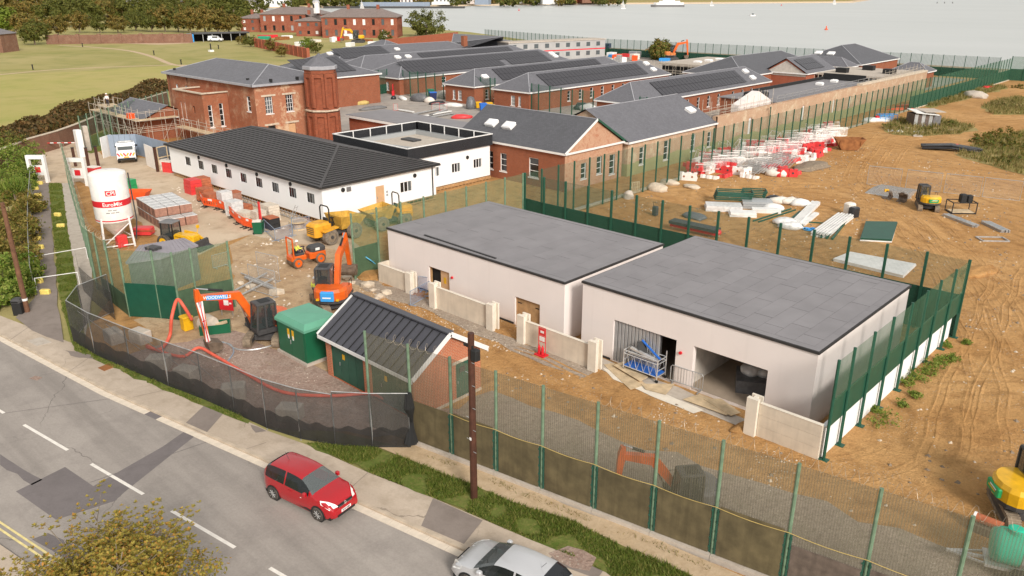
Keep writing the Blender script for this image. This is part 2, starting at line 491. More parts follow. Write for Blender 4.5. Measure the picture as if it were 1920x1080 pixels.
ground_mat('lawn',(.10,.14,.025),(.16,.185,.045),(.26,.20,.075),1.3,5,.9,.6)
ground_mat('asphalt',(0.323,0.287,0.256),(0.378,0.337,0.3),(0.271,0.24,0.216),.12,.7,.36,.15,wear=.55)
ground_mat('asphaltdark',(0.174,0.153,0.149),(0.202,0.179,0.174),(0.151,0.134,0.129),.3,1.2,.25,.1)
ground_mat('footway',(0.492,0.402,0.312),(0.564,0.468,0.372),(0.384,0.306,0.228),.3,1.2,.3,.15,wear=.3)
ground_mat('footwaydark',(.24,.20,.175),(.28,.235,.205),(.2,.165,.14),.3,1.2,.25,.12)
ground_mat('concrete',(.47,.41,.345),(.53,.47,.40),(.36,.30,.24),.4,2.5,.2,.15)
mat('kerb',(.50,.41,.31),.9,.15,2.5,fine=.25)
mat('channel',(.66,.57,.46),.9,.1,3,fine=.15)
mat('paint',(.78,.73,.66),.8,.1,4,fine=.2)
mat('yellowpaint',(.72,.60,.27),.8,.15,4)
mat('beach',(.55,.43,.30),.95)
mat('rendered',(.80,.725,.685),.85,.035,.4,fine=.04)
m_ = MATS['rendered']; nt = m_.node_tree; b = nt.nodes['Principled BSDF']; src = b.inputs['Base Color'].links[0].from_socket; co = objco(nt)
sp = nt.nodes.new('ShaderNodeSeparateXYZ'); nt.links.new(co,sp.inputs[0])
spl = ramp(nt,mth(nt,'SUBTRACT',mth(nt,'MULTIPLY',noise(nt,co,2.2,6,.7),.75),sp.outputs[2]),.05,.42)
stk = mth(nt,'MULTIPLY',ramp(nt,noise(nt,scaled(nt,co,(2.2,2.2,.12)),1.0,5,.6),.58,.8),.10)
nt.links.new(mixc(nt,mth(nt,'MULTIPLY',spl,.55),mixc(nt,stk,src,(.42,.36,.30)),(.40,.27,.16)),b.inputs['Base Color'])
mat('whitewall',(.86,.86,.85),.6,.02,.4)
mat('felt',(0.24,0.228,0.234),.85,.08,.6,fine=.12,fscale=25)
mat('felt2',(0.248,0.236,0.242),.85,.08,.6,fine=.12,fscale=25)
mat('felt3',(0.232,0.221,0.227),.85,.08,.6,fine=.12,fscale=25)
mat('blacktrim',(.035,.033,.032),.6)
mat('black',(.018,.018,.018),.6)
mat('rubber',(.03,.028,.026),.85,.3,6,(.12,.1,.08))
mat('mudrubber',(.20,.165,.13),.95,.3,6)
mat('greenpost',(.017,.085,.052),.5,.15,2)
mat('greenpostold',(.15,.225,.145),.6,.25,3,streak=.2)
mat('greensheet',(.010,.075,.045),.45,.12,2)
mat('greenold',(.055,.10,.055),.6,.35,1.2,streak=.35)
mat('brownboard',(.125,.098,.05),.75,.3,1.6,streak=.5,fine=.3)
mat('greydoorboard',(.14,.105,.085),.85,.3,3,streak=.6,fine=.3)
meshmat('mesh_new',(.045,.12,.075),.26,.075,.25,.06)
meshmat('mesh_far',(.04,.10,.065),.26,.3,.3,.08)
meshmat('mesh_old',(.16,.145,.095),.41,.09,.34,.12)
meshmat('mesh_green',(.05,.14,.075),.36,.09,.34,.1)
meshmat('mesh_oldgreen',(.11,.19,.10),.36,.1,.34,.1)
meshmat('netting',(.055,.053,.05),.50,.05,.4,.2)
meshmat('netting_low',(.018,.017,.016),.84,.05,.4,.16)
meshmat('wiremesh',(.45,.44,.42),.11,.12,.22,.02,1)
meshmat('wiremeshwhite',(.88,.85,.83),.04,.12,.26,.03,1)
meshmat('wirethin',(.45,.44,.42),.03,.12,.18,.01,1)
meshmat('wireblue',(.12,.2,.42),.08,.1,.3,.03,1)
mat('galv',(.50,.50,.49),.4,.2,4,metal=.6)
mat('alu',(.68,.67,.65),.35,.15,4,metal=.5)
mat('scaff',(.50,.44,.36),.6,.25,3)
mat('plank',(.56,.43,.27),.85,.25,2,fine=.3)
mat('timber',(.44,.26,.12),.7,.2,2,streak=.2,fine=.2)
mat('doorwood',(.60,.37,.20),.6,.08,2)
mat('wetwood',(.075,.028,.016),.6,.3,3,streak=.3)
mat('brownpole',(.16,.075,.04),.8,.3,3,streak=.3)
mat('kioskgreen',(.012,.115,.055),.3,.06,1)
mat('kiosktop',(.12,.35,.235),.45,.06,1)
mat('doorgreen',(.028,.10,.068),.45,.15,2)
mat('seam',(.066,.066,.078),.4,.08,1)
mat('white',(.80,.78,.75),.5,.06,2)
mat('whiteplastic',(.82,.78,.73),.45,.08,3)
mat('cream',(.66,.575,.46),.85,.12,1.2,streak=.2)
mat('creamlight',(.72,.655,.55),.85,.1,1.5)
mat('redplastic',(.66,.05,.05),.4,.12,3)
mat('orangeplastic',(.80,.10,.02),.4,.15,3)
mat('pipeorange',(.70,.12,.07),.5,.15,3)
mat('orange',(.72,.12,.012),.4,.15,2,coat=.2,streak=.3,fine=.15)
mat('orangedirty',(.62,.20,.05),.5,.25,2,streak=.3)
mat('yellow',(.76,.42,.012),.4,.15,2,coat=.2,streak=.2,fine=.1)
mat('dumperyellow',(.74,.36,.03),.45,.2,2,streak=.3)
mat('dumperskip',(.62,.36,.06),.6,.3,1.5,streak=.5)
mat('machinegrey',(.06,.058,.058),.55,.25,3)
mat('machinelight',(.17,.165,.165),.55,.2,3)
mat('steel',(.17,.125,.09),.6,.35,4,metal=.3)
mat('trackmud',(.24,.185,.13),.9,.3,5)
mat('rust',(.20,.075,.025),.85,.35,2,(.36,.15,.05),fine=.3)
mat('blueplastic',(.03,.15,.55),.4,.1,3)
mat('skyblue',(.05,.33,.75),.4,.08,3)
mat('navy',(.02,.03,.10),.5,.1,2)
mat('bluegrey',(.26,.31,.38),.6,.08,.8)
mat('cyan',(.12,.45,.70),.5)
mat('signred',(.65,.02,.03),.5,.04)
mat('decalgreen',(.02,.30,.10),.4,.04)
mat('hiviz',(.80,.85,.12),.7,.06)
mat('jeans',(.03,.03,.045),.8)
mat('bluecloth',(.05,.16,.42),.8)
mat('skin',(.55,.32,.22),.6,.05)
mat('bowser',(.02,.46,.28),.4,.06,2)
mat('tealbin',(.02,.28,.16),.4,.08,2)
mat('solar',(.042,.040,.046),.3,.08,2)
mat('solarframe',(.05,.05,.052),.4)
mat('lead',(.36,.36,.38),.6,.1,2)
mat('rooflight',(.86,.85,.84),.35,.03)
mat('stone',(.56,.47,.36),.9,.2,3,fine=.2)
mat('blocks',(.62,.54,.44),.9,.15,3,fine=.2)
mat('terracotta',(.42,.13,.06),.85,.25,3,fine=.3)
mat('shrink',(.66,.65,.63),.3,.2,3)
mat('brickpack',(.33,.17,.12),.8,.25,4,fine=.3)
mat('plastersheet',(.74,.73,.70),.7,.12,1.5)
mat('blackpoly',(.03,.03,.032),.35,.3,3)
mat('greypoly',(.13,.13,.135),.45,.3,3)
mat('bag',(.74,.68,.60),.8,.15,3)
mat('bark',(.20,.15,.105),.9,.3,5,fine=.3)
mat('greybark',(.26,.215,.17),.9,.25,5,fine=.3)
mat('rope',(.52,.38,.13),.8)
mat('wire',(.40,.33,.25),.4,.2,5,metal=.3)
mat('louvre',(.035,.036,.04),.45,.1,1)
mat('tile',(.066,.061,.06),.5,.12,1.5)
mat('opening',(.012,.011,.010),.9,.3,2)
mat('blockwork',(.55,.50,.44),.9,.12,2)
mat('slabin',(.36,.29,.22),.9,.2,.6)
mat('shutter',(.40,.40,.40),.4,.12,1.2,metal=.3,streak=.15)
mat('carred',(.40,.008,.014),.25,.03,1,coat=.8)
mat('carsilver',(.66,.66,.67),.28,.03,1,metal=.45,coat=.6)
mat('carwhite',(.82,.82,.82),.3,.03,1,coat=.5)
mat('chrome',(.75,.75,.75),.15,.05,metal=1)
mat('lamp',(.85,.84,.80),.15,.03,coat=.6)
mat('ceiling',(.3,.28,.26),.9)
glassmat('glass',(.015,.017,.02)); glassmat('glassmid',(.10,.115,.12)); glassmat('glasspale',(.35,.36,.36),.2)
clearmat('carglass',(.02,.025,.025),.72); clearmat('screenglass',(.16,.18,.18),.6)
clearmat('clearglass',(.05,.06,.06),.62)
brickmat('brick',(.38,.10,.04),(.28,.07,.03),(.25,.155,.105),soot=.35)
brickmat('brickshed',(.52,.125,.045),(.40,.088,.035),(.50,.34,.23),soot=.12)
brickmat('brickold',(.41,.11,.042),(.30,.08,.034),(.28,.18,.12),patch=(.60,.44,.29),pscale=.3,pamt=.42,soot=.3)
brickmat('brickpale',(.50,.29,.18),(.45,.26,.16),(.55,.44,.31),patch=(.60,.49,.34),pscale=.6,pamt=.9,soot=.2,low=((.36,.345,.17),1.5))
brickmat('brickgable',(.52,.27,.16),(.45,.21,.12),(.55,.42,.3),patch=(.36,.12,.06),pscale=2.2,pamt=.6,soot=.1)
brickmat('brickwall',(.25,.10,.06),(.20,.085,.055),(.25,.19,.14),patch=(.33,.21,.14),pscale=.5,pamt=.4,soot=.4)
brickmat('brickfar',(.33,.085,.045),(.26,.068,.038),(.28,.18,.13),patch=(.40,.20,.12),pscale=.3,pamt=.4,soot=.4,bw=.45,bh=.15)
brickmat('brickred',(.40,.10,.05),(.33,.085,.042),(.32,.2,.14),soot=.3,bw=.45,bh=.15)
slatemat('slate',(.142,.14,.153)); slatemat('slatedark',(.098,.098,.107)); slatemat('slatefar',(.18,.165,.165),.2,.6)
brickmat('brickhall',(.46,.14,.06),(.36,.10,.045),(.36,.25,.17),patch=(.66,.50,.33),pscale=.38,pamt=.8,soot=.2)
brickmat('bricktower',(.38,.095,.042),(.25,.062,.03),(.20,.12,.08),soot=.5,bw=.3,bh=.1)
slatemat('slatebrown',(.21,.165,.145),.2,.6)
leafmat('leaf_tree',[(0.121,0.128,0.019),(0.257,0.223,0.034),(0.405,0.317,0.061),(0.513,0.365,0.081),(0.324,0.27,0.047),(0.567,0.27,0.061),(0.176,0.176,0.027),(0.446,0.351,0.081),(0.27,0.243,0.041)])
leafmat('leaf_hedge',[(0.051,0.085,0.014),(0.119,0.162,0.024),(0.221,0.212,0.043),(0.323,0.204,0.06),(0.085,0.119,0.02),(0.272,0.17,0.051)])
leafmat('leaf_lush',[(0.075,0.135,0.018),(0.15,0.225,0.03),(0.225,0.3,0.045),(0.315,0.33,0.075),(0.12,0.18,0.027)])
leafmat('leaf_gold',[(.10,.12,.02),(.20,.19,.035),(.30,.24,.06),(.36,.24,.07),(.16,.16,.03),(.27,.17,.05)])
leafmat('leaf_bramble',[(.05,.045,.014),(.13,.075,.025),(.19,.10,.035),(.08,.075,.02),(.22,.13,.05),(.06,.06,.016)])
leafmat('leaf_far',[(0.102,0.111,0.022),(0.187,0.153,0.034),(0.255,0.187,0.048),(0.323,0.204,0.054),(0.145,0.145,0.031)])
leafmat('leaf_far2',[(0.08,0.104,0.019),(0.136,0.144,0.029),(0.192,0.184,0.038),(0.088,0.096,0.021)])
leafmat('leaf_far3',[(0.117,0.169,0.019),(0.182,0.247,0.033),(0.234,0.286,0.039),(0.143,0.195,0.026)])
leafmat('blade',[(0.06,0.11,0.012),(0.13,0.19,0.025),(0.19,0.24,0.04),(0.3,0.27,0.075),(0.09,0.15,0.018)])
leafmat('drygrass',[(0.3,0.23,0.09),(0.38,0.29,0.12),(0.2,0.19,0.05),(0.12,0.14,0.03)])
# sea: pale silty water with wind ripples
m = bpy.data.materials.new('sea'); nt,b,o = nodes_of(m); co = objco(nt)
f = ramp(nt,noise(nt,scaled(nt,co,(.004,.012,1)),1.0,6,.6,.5),.3,.7)
nt.links.new(mixc(nt,f,(.44,.455,.425),(.51,.52,.49)),b.inputs['Base Color'])
b.inputs['Roughness'].default_value = .32; b.inputs['Specular IOR Level'].default_value = .4
bump(nt,b,noise(nt,scaled(nt,co,(.35,.9,1)),1.0,5,.6),.35,.25); MATS['sea'] = m

# ================================================================ land and sea
coast = [g(-60,14),g(430,19),g(600,23),g(757,50),g(880,60),Vector((-170,226,0)),Vector((-160,217,0)),Vector((-43,226,0)),Vector((60,300,0)),Vector((160,330,0))]
land = [Vector((300,330,0)),Vector((300,-250,0)),Vector((-900,-250,0)),Vector((-1300,200,0))] + coast
base = sheet('ground',land,0.0,'field')
q = MB()
for a,b2 in zip(coast[:-1],coast[1:]):
 q.face([(a.x,a.y,-5),(b2.x,b2.y,-5),(b2.x,b2.y,0),(a.x,a.y,0)])
struct(q.build('shore_bank','stone'))
struct(MB().face([(-4500,-2500,-3.2),(4500,-2500,-3.2),(4500,7000,-3.2),(-4500,7000,-3.2)]).build('sea','sea'))

# site earth, from the front fence to the sea wall
site = [Vector((-49.3,13.9,0)),Vector((-36.7,15.5,0)),Vector((-25.5,19.9,0)),Vector((-2,23.9,0)),Vector((30,29,0)),Vector((120,45,0)),Vector((120,300,0)),
  Vector((60,280,0)),Vector((-43,222,0)),Vector((-160,212,0)),Vector((-185,150,0)),Vector((-150,75,0)),Vector((-118,40,0)),Vector((-90,25,0)),Vector((-55,18,0))]
sheet('earth',site,.004,'dirt')
# near grass of the field, the tracks across it
sheet('meadow',px((-200,150),(180,132),(345,121),(420,128),(330,165),(180,200),(60,250),(-60,300),(-400,420)),.004,'fieldnear',rough=(4,1.0))
def ribbon(name,pts,wd,z,m,kind='structure'):
 pts = [Vector(p[:2]) for p in pts]; mb = MB(); L = []; Rr = []
 for i,p in enumerate(pts):
  d = (pts[min(i + 1,len(pts) - 1)] - pts[max(0,i - 1)]).normalized(); n = Vector((-d.y,d.x)) * (wd[i] if isinstance(wd,list) else wd) / 2
  L.append(p + n); Rr.append(p - n)
 vs = [(p.x,p.y,z) for p in L] + [(p.x,p.y,z) for p in Rr]; n = len(pts)
 mb.add(vs,[(n + i,n + i + 1,i + 1,i) for i in range(n - 1)])
 o = mb.build(name,m); o['kind'] = kind; return o
def smooth_pts(pts,k=6):
 pts = [Vector(p) for p in pts]; out = []
 for i in range(len(pts) - 1):
  p0,p1,p2,p3 = pts[max(0,i - 1)],pts[i],pts[i + 1],pts[min(len(pts) - 1,i + 2)]
  for j in range(k):
   t = j / k
   out.append(.5 * ((2 * p1) + (p2 - p0) * t + (2 * p0 - 5 * p1 + 4 * p2 - p3) * t * t + (3 * p1 - p0 - 3 * p2 + p3) * t ** 3))
 out.append(pts[-1]); return out
ribbon('path',smooth_pts(px((-120,152),(0,140),(100,131),(200,126),(320,122),(360,123))),1.6,.012,'sandpath')
ribbon('path',smooth_pts(px((110,85),(180,89),(240,95),(285,106),(320,120),(360,126))),1.7,.016,'sandpath')
sheet('path',px((235,82),(330,79),(375,80),(300,84)),.012,'sandpath',rough=(4,.6))
# entrance road and gravel apron outside the gate, yard inside
sheet('yard',px((20,300),(112,272),(150,262),(190,290),(330,300),(345,330),(600,420),(640,440),(700,480),(590,500),(470,440),(430,452),(370,480),(290,440),(150,340),(62,350)),.008,'yard',rough=(1.5,.3))
sheet('yard',px((470,440),(700,480),(735,500),(640,690),(440,720),(300,650),(250,600),(440,560),(430,460)),.012,'mud',rough=(1.5,.4))
sheet('gravel',px((255,660),(440,620),(530,660),(620,700),(790,770),(850,765),(880,800),(700,820),(500,800),(380,745),(200,680)),.016,'pinkgravel',rough=(1.2,.3))
sheet('gravel',[Vector(p) for p in [(-46,31.2),(-36,31.4),(-28,30.9),(-24,31.0),(-24,32.1),(-33,32.4),(-46,33)]],.016,'gravel',rough=(1.2,.35))
sheet('gravel',[Vector(p) for p in [(-27,20.4),(-14,22.6),(-2,24.5),(8,26.2),(8,31.5),(-4,29.6),(-11,28.8),(-20,27.2),(-26.6,26.6)]],.012,'gravel',rough=(1.2,.4))
# prison yard between the brick wings
sheet('yard',[Vector(p) for p in [(-160,72),(-72,66),(-54,76),(-54,212),(-158,212),(-180,150)]],.008,'yardgrey')
sheet('lawn',px((150,262),(200,245),(250,220),(315,195),(330,215),(250,260),(170,288)),.012,'lawn',rough=(1.5,.4))
# scrub on the right
sheet('scrub',px((1790,290),(1850,262),(1960,240),(1990,330),(1940,335),(1880,318)),.012,'scrub',rough=(2,.9))
sheet('scrub',px((1650,240),(1690,222),(1760,222),(1830,240),(1800,252),(1720,256),(1670,252)),.012,'scrub',rough=(2,.8))
sheet('scrub',px((1735,193),(1800,172),(1860,160),(1890,165),(1800,190),(1745,203)),.012,'scrub',rough=(2,.8))
sheet('scrub',px((1840,200),(1880,185),(1960,180),(1960,215),(1860,215)),.012,'scrub',rough=(2,.8))

# ================================================================ road and footway
KL = [(-120,2.6),(-80,7.3),(-53.54,10.89),(-41.31,12.49),(-29.14,14.76),(-18.55,16.66),(-4,19.3),(40,27.5)]
def kerb_y(x):
 for (x0,y0),(x1,y1) in zip(KL,KL[1:]):
  if x0 <= x <= x1: return y0 + (y1 - y0) * (x - x0) / (x1 - x0)
 return KL[-1][1]
road = [Vector((x,y - .0,0)) for x,y in KL] + [Vector((x,kerb_y(x) - 9.6,0)) for x,_ in reversed(KL)]
rd = sheet('road',road,.012,'asphalt')
sheet('road_patch',px((30,922),(122,876),(175,912),(305,838),(345,810),(368,816),(235,922),(215,940),(105,975)),.016,'asphaltdark')
sheet('road_patch',px((0,852),(60,890),(80,900),(60,910),(0,872)),.016,'asphaltdark',rough=(.6,.1))
sheet('road_patch',px((90,1000),(270,1080),(200,1090),(60,1012)),.016,'asphaltdark')
ribbon('road_crack',px((10,775),(120,760),(215,747)),.03,.020,'asphaltdark')
ribbon('road_crack',px((170,905),(240,880),(400,825)),.035,.022,'asphaltdark')
# centre dashes: 4 m mark, 2 m gap
a0,a1 = g(45,797),g(443,1029); dd = (a1 - a0).normalized(); nn = Vector((-dd.y,dd.x,0))
for k in range(-5,8):
 p = a0 + dd * (6.04 * k); e = p + dd * 4.04; wv = nn * .075
 MB_ = MB().face([(v.x,v.y,.022) for v in (p - wv,e - wv,e + wv,p + wv)]); struct(MB_.build('road_marking','paint'))
for off in (8.85,9.08):
 vs = []
 for k in range(-40,20):
  x = k * 1.0; y = kerb_y(x) - off
  vs.append(Vector((x,y,0)))
 ribbon('road_marking',[v for v in vs if -60 < v.x < 10],.09,.022,'yellowpaint')
# near footway beyond the far side of the road
sheet('pavement',[Vector((x,kerb_y(x) - 9.6,0)) for x,_ in KL] + [Vector((x,kerb_y(x) - 13,0)) for x,_ in reversed(KL)],.10,'footway')
# channel blocks and kerb stones, one by one
def along(x0,x1,n):
 out = []
 for i in range(n + 1): out.append(x0 + (x1 - x0) * i / n)
 return out
kerb = ribbon('kerb',[Vector((x,kerb_y(x) + .07,0)) for x in range(-75,3)],.16,.02,'kerb')
chan = ribbon('channel',[Vector((x,kerb_y(x) - .19,0)) for x in range(-58,3)],.34,.0165,'asphaltdark')
for mesh_parent,nm,step,y0,y1,z0,z1,mm,x0,x1 in ((kerb,'kerb_stone',.93,0,.15,-.1,.11,'kerb',-75,2),(chan,'channel_block',.93,-.36,-.02,-.1,.028,'channel',-58,2)):
 n = int((x1 - x0) / step)
 blk = MB().box(0,y0,z0,step * 1.015 - .012,y1,z1)
 me = None
 for i in range(n):
  x = x0 + i * step
  if nm == 'channel_block' and -38.4 < x < -36.8: continue
  y = kerb_y(x); ang = math.atan2(kerb_y(x + step) - y,step)
  if me is None: o = blk.build(nm,mm,mesh_parent); me = o
  else: o = me.copy(); COL.objects.link(o)
  o.location = (x,y,rnd(-.006,.004)); o.rotation_euler = (0,0,ang)
# footway behind the kerb
pav = [Vector((x,kerb_y(x) + .16,0)) for x in (-75,-53.5,-41.3,-29.1,-18.5,-10,2)] + [Vector((2,22.8,0))] + px((1135,1077),(1035,1032),(960,1001),(812,937),(692,890),(575,837),(505,812),(385,757),(250,700),(160,655),(120,640),(0,594),(-160,530))
sheet('pavement',pav,.10,'footway')
sheet('path',px((30,598),(66,560),(62,345),(92,345),(108,560),(120,645),(60,622)),.104,'footwaydark',rough=(1.5,.08))
sheet('pavement_patch',px((345,800),(385,762),(420,778),(385,818)),.106,'footwaydark')
sheet('pavement_patch',px((790,990),(812,938),(905,980),(870,1024)),.106,'footwaydark')
sheet('pavement_patch',px((1028,1056),(1045,1035),(1130,1075),(1120,1090)),.106,'footwaydark')
# grass strips
sheet('lawn',px((92,345),(116,345),(128,440),(150,560),(160,640),(138,652),(112,560)),.108,'lawn',rough=(.8,.12))
sheet('lawn',px((138,640),(250,690),(385,748),(470,790),(466,798),(380,764),(240,705),(140,660)),.108,'lawn',rough=(.8,.12))
sheet('lawn',px((575,834),(615,835),(670,840),(705,844),(745,857),(805,882),(880,910),(960,945),(1077,982),(1167,1027),(1285,1077),(1330,1110),(1180,1110),(1135,1077),(1100,1060),(1035,1032),(960,1001),(812,937),(692,890)),.108,'lawn',rough=(.8,.14))
sheet('path',px((700,838),(782,836),(960,908),(1110,969),(1220,1009),(1340,1062),(1480,1120),(1285,1095),(1167,1030),(1077,985),(960,948),(805,885)),.104,'sandpath',rough=(1,.1))
sheet('path',px((116,345),(128,345),(150,410),(168,470),(176,540),(160,640),(150,560),(128,440)),.104,'concrete',rough=(1.5,.06))
sheet('soil',px((1028,1042),(1065,1028),(1118,1050),(1105,1075),(1075,1070)),.112,'pinkgravel',rough=(.6,.12))
# covers, joints across the footway, worn patches
for k,(p,q) in enumerate((((250,748),(308,735)),((455,848),(500,833)),((640,935),(690,890)),((20,640),(60,612)),((130,700),(170,672)))): ribbon('pavement_joint',px(p,q),.025,.108,'footwaydark')
for k,pts in enumerate((((1060,660),(1080,655),(1076,664)),((118,658),(170,668),(180,676),(140,672)),((470,800),(500,812),(480,815)))): sheet('damp_patch',px(*pts),.1085,'footwaydark',rough=(.3,.1))
sheet('road_patch',px((54,710),(66,705),(80,708),(70,714)),.0165,'pinkgravel'); sheet('road_patch',px((138,702),(172,712),(160,716),(140,708)),.0175,'rust')
# covers
for nm,pts,mm in (('access_cover',((50,642),(78,635),(98,645),(70,652)),'concrete'),('access_cover',((184,693),(206,684),(219,690),(196,699)),'rust')):
 c = px(*pts); o = MB().prism([(p.x,p.y) for p in c],.06,.116).build(nm,mm)
 tag(o,'pale square concrete access cover set in the pavement' if mm == 'concrete' else 'small rusty iron access cover set in the pavement','access cover')
# ================================================================ building kit
def P3(ax,c,sg,a,z,off=0.0):
 return (c - sg * off,a,z) if ax == 'x' else (a,c - sg * off,z)
def quad(mb,ax,sg,pts):
 if (ax == 'x') == (sg > 0): mb.face(pts)
 else: mb.face(pts[::-1])
def wallface(mb,ax,c,sg,a0,a1,z0,z1,holes=(),d=.16):
 """upright wall face with real openings and reveals"""
 us = sorted(set([a0,a1] + [h[0] for h in holes] + [h[1] for h in holes])); zs = sorted(set([z0,z1] + [h[2] for h in holes] + [h[3] for h in holes]))
 for i in range(len(us) - 1):
  for j in range(len(zs) - 1):
   mu,mz = (us[i] + us[i + 1]) / 2,(zs[j] + zs[j + 1]) / 2
   if any(h[0] < mu < h[1] and h[2] < mz < h[3] for h in holes): continue
   quad(mb,ax,sg,[P3(ax,c,sg,us[i],zs[j]),P3(ax,c,sg,us[i + 1],zs[j]),P3(ax,c,sg,us[i + 1],zs[j + 1]),P3(ax,c,sg,us[i],zs[j + 1])])
 for h in holes:
  cs = [(h[0],h[2]),(h[1],h[2]),(h[1],h[3]),(h[0],h[3])]
  for k in range(4):
   p,q = cs[k],cs[(k + 1) % 4]
   quad(mb,ax,sg,[P3(ax,c,sg,*p),P3(ax,c,sg,*p,d),P3(ax,c,sg,*q,d),P3(ax,c,sg,*q)])
def bars(mb,ax,c,sg,a0,a1,z0,z1,o0,o1):
 """box on a wall: a and z range, from depth o0 to o1 (negative = proud)"""
 p,q = P3(ax,c,sg,a0,z0,o0),P3(ax,c,sg,a1,z1,o1)
 mb.box(min(p[0],q[0]),min(p[1],q[1]),z0,max(p[0],q[0]),max(p[1],q[1]),z1)
def win(parent,ax,c,sg,a0,a1,z0,z1,nx=2,nz=2,fm='white',pm='glass',d=.15,fw=.06,sill=None,name='window'):
 mb = MB()
 for (u0,u1,w0,w1) in ((a0,a1,z0,z0 + fw),(a0,a1,z1 - fw,z1),(a0,a0 + fw,z0 + fw,z1 - fw),(a1 - fw,a1,z0 + fw,z1 - fw)): bars(mb,ax,c,sg,u0,u1,w0,w1,d - .07,d + .02)
 for i in range(1,nx):
  u = a0 + (a1 - a0) * i / nx; bars(mb,ax,c,sg,u - fw * .4,u + fw * .4,z0 + fw,z1 - fw,d - .06,d + .02)
 for i in range(1,nz):
  u = z0 + (z1 - z0) * i / nz; bars(mb,ax,c,sg,a0 + fw,a1 - fw,u - fw * .4,u + fw * .4,d - .055,d + .018)
 if sill: bars(mb,ax,c,sg,a0 - .08,a1 + .08,z0 - .12,z0 - .003,-.07,d)
 o = mb.build(name,fm,parent,world=True)
 p = MB(); bars(p,ax,c,sg,a0 + .01,a1 - .01,z0 + .01,z1 - .01,d + .03,d + .05); p.build('pane',pm,o,world=True)
 return o
def hip_roof(x0,x1,y0,y1,z0,z1,axis='y',h0=1,h1=1,th=.10):
 """hipped (or gabled, h=0) roof solid; h is the hip length as a fraction of the half width"""
 mb = MB()
 if axis == 'y':
  cx,hw = (x0 + x1) / 2,(x1 - x0) / 2; r0,r1 = (cx,y0 + hw * h0,z1),(cx,y1 - hw * h1,z1)
  e = [(x0,y0,z0),(x1,y0,z0),(x1,y1,z0),(x0,y1,z0)]
  mb.face([e[1],e[2],r1,r0]); mb.face([e[3],e[0],r0,r1]); (mb.face([e[0],e[1],r0]) if h0 else 0); (mb.face([e[2],e[3],r1]) if h1 else 0)
 else:
  cy,hw = (y0 + y1) / 2,(y1 - y0) / 2; r0,r1 = (x0 + hw * h0,cy,z1),(x1 - hw * h1,cy,z1)
  e = [(x0,y0,z0),(x1,y0,z0),(x1,y1,z0),(x0,y1,z0)]
  mb.face([e[0],e[1],r1,r0]); mb.face([e[2],e[3],r0,r1]); (mb.face([e[3],e[0],r0]) if h0 else 0); (mb.face([e[1],e[2],r1]) if h1 else 0)
 b = [(p[0],p[1],z0 - th) for p in e]
 gab = (({0} if not h0 else set()) | ({2} if not h1 else set())) if axis == 'y' else (({3} if not h0 else set()) | ({1} if not h1 else set()))
 for i in range(4):
  j = (i + 1) % 4
  if i not in gab: mb.face([b[i],b[j],e[j],e[i]])
 if not gab: mb.face(b[::-1])
 return mb,r0,r1
def ridge_caps(parent,segs,m,r=.07):
 mb = MB()
 for p,q in segs: mb.bar(Vector(p) + Vector((0,0,.02)),Vector(q) + Vector((0,0,.02)),r * 2,r)
 return mb.build('ridge_tiles',m,parent,world=True)
def rooflight(parent,p,n,up,s=.9):
 """domed rooflight on a slope: n outward normal, up the uphill direction"""
 n,up = Vector(n).normalized(),Vector(up).normalized(); side = up.cross(n).normalized(); p = Vector(p)
 def ring(k,h): return [p + (side * a + up * b) * s * k + n * h for a,b in ((-.8,-.6),(.8,-.6),(.8,.6),(-.8,.6))]
 mb = MB(); r = [ring(1,-.02),ring(1,.22)]
 mb.add(r[0] + r[1],[(0,1,5,4),(1,2,6,5),(2,3,7,6),(3,0,4,7),(4,5,6,7)])
 o = mb.build('rooflight','white',parent,world=True)
 r = [ring(1.06,.23),ring(1.04,.3),ring(.9,.42),ring(.45,.5)]
 mb = MB(); fs = []
 for k in range(3):
  for i in range(4): j = (i + 1) % 4; fs.append((k * 4 + i,k * 4 + j,k * 4 + 4 + j,k * 4 + 4 + i))
 fs += [(12,13,14,15),(3,2,1,0)]
 mb.add(r[0] + r[1] + r[2] + r[3],fs); mb.build('dome','rooflight',o,world=True)
def solar(parent,org,run,up,n_run,n_up,pw,ph,skip=()):
 """array of modules on a slope; org = lower corner, run/up unit vectors"""
 run,up = Vector(run).normalized(),Vector(up).normalized(); nrm = run.cross(up).normalized()
 if nrm.z < 0: nrm = -nrm
 org = Vector(org); me = None; L = root_of(parent).location
 for j in range(n_up):
  for i in range(n_run):
   if (i,j) in skip: continue
   if me is None:
    mb = MB(); a,b,c = run * (pw - .07),up * (ph - .06),nrm
    v = [c * .09,a + c * .09,a + b + c * .09,b + c * .09]; w_ = [x + c * .05 for x in v]
    mb.add(v + w_,[(3,2,1,0),(4,5,6,7),(0,1,5,4),(1,2,6,5),(2,3,7,6),(3,0,4,7)])
    o = mb.build('solar_panel','solar',parent); me = o
   else: o = me.copy(); COL.objects.link(o)
   p = org + run * (i * pw) + up * (j * ph); o.location = p - L

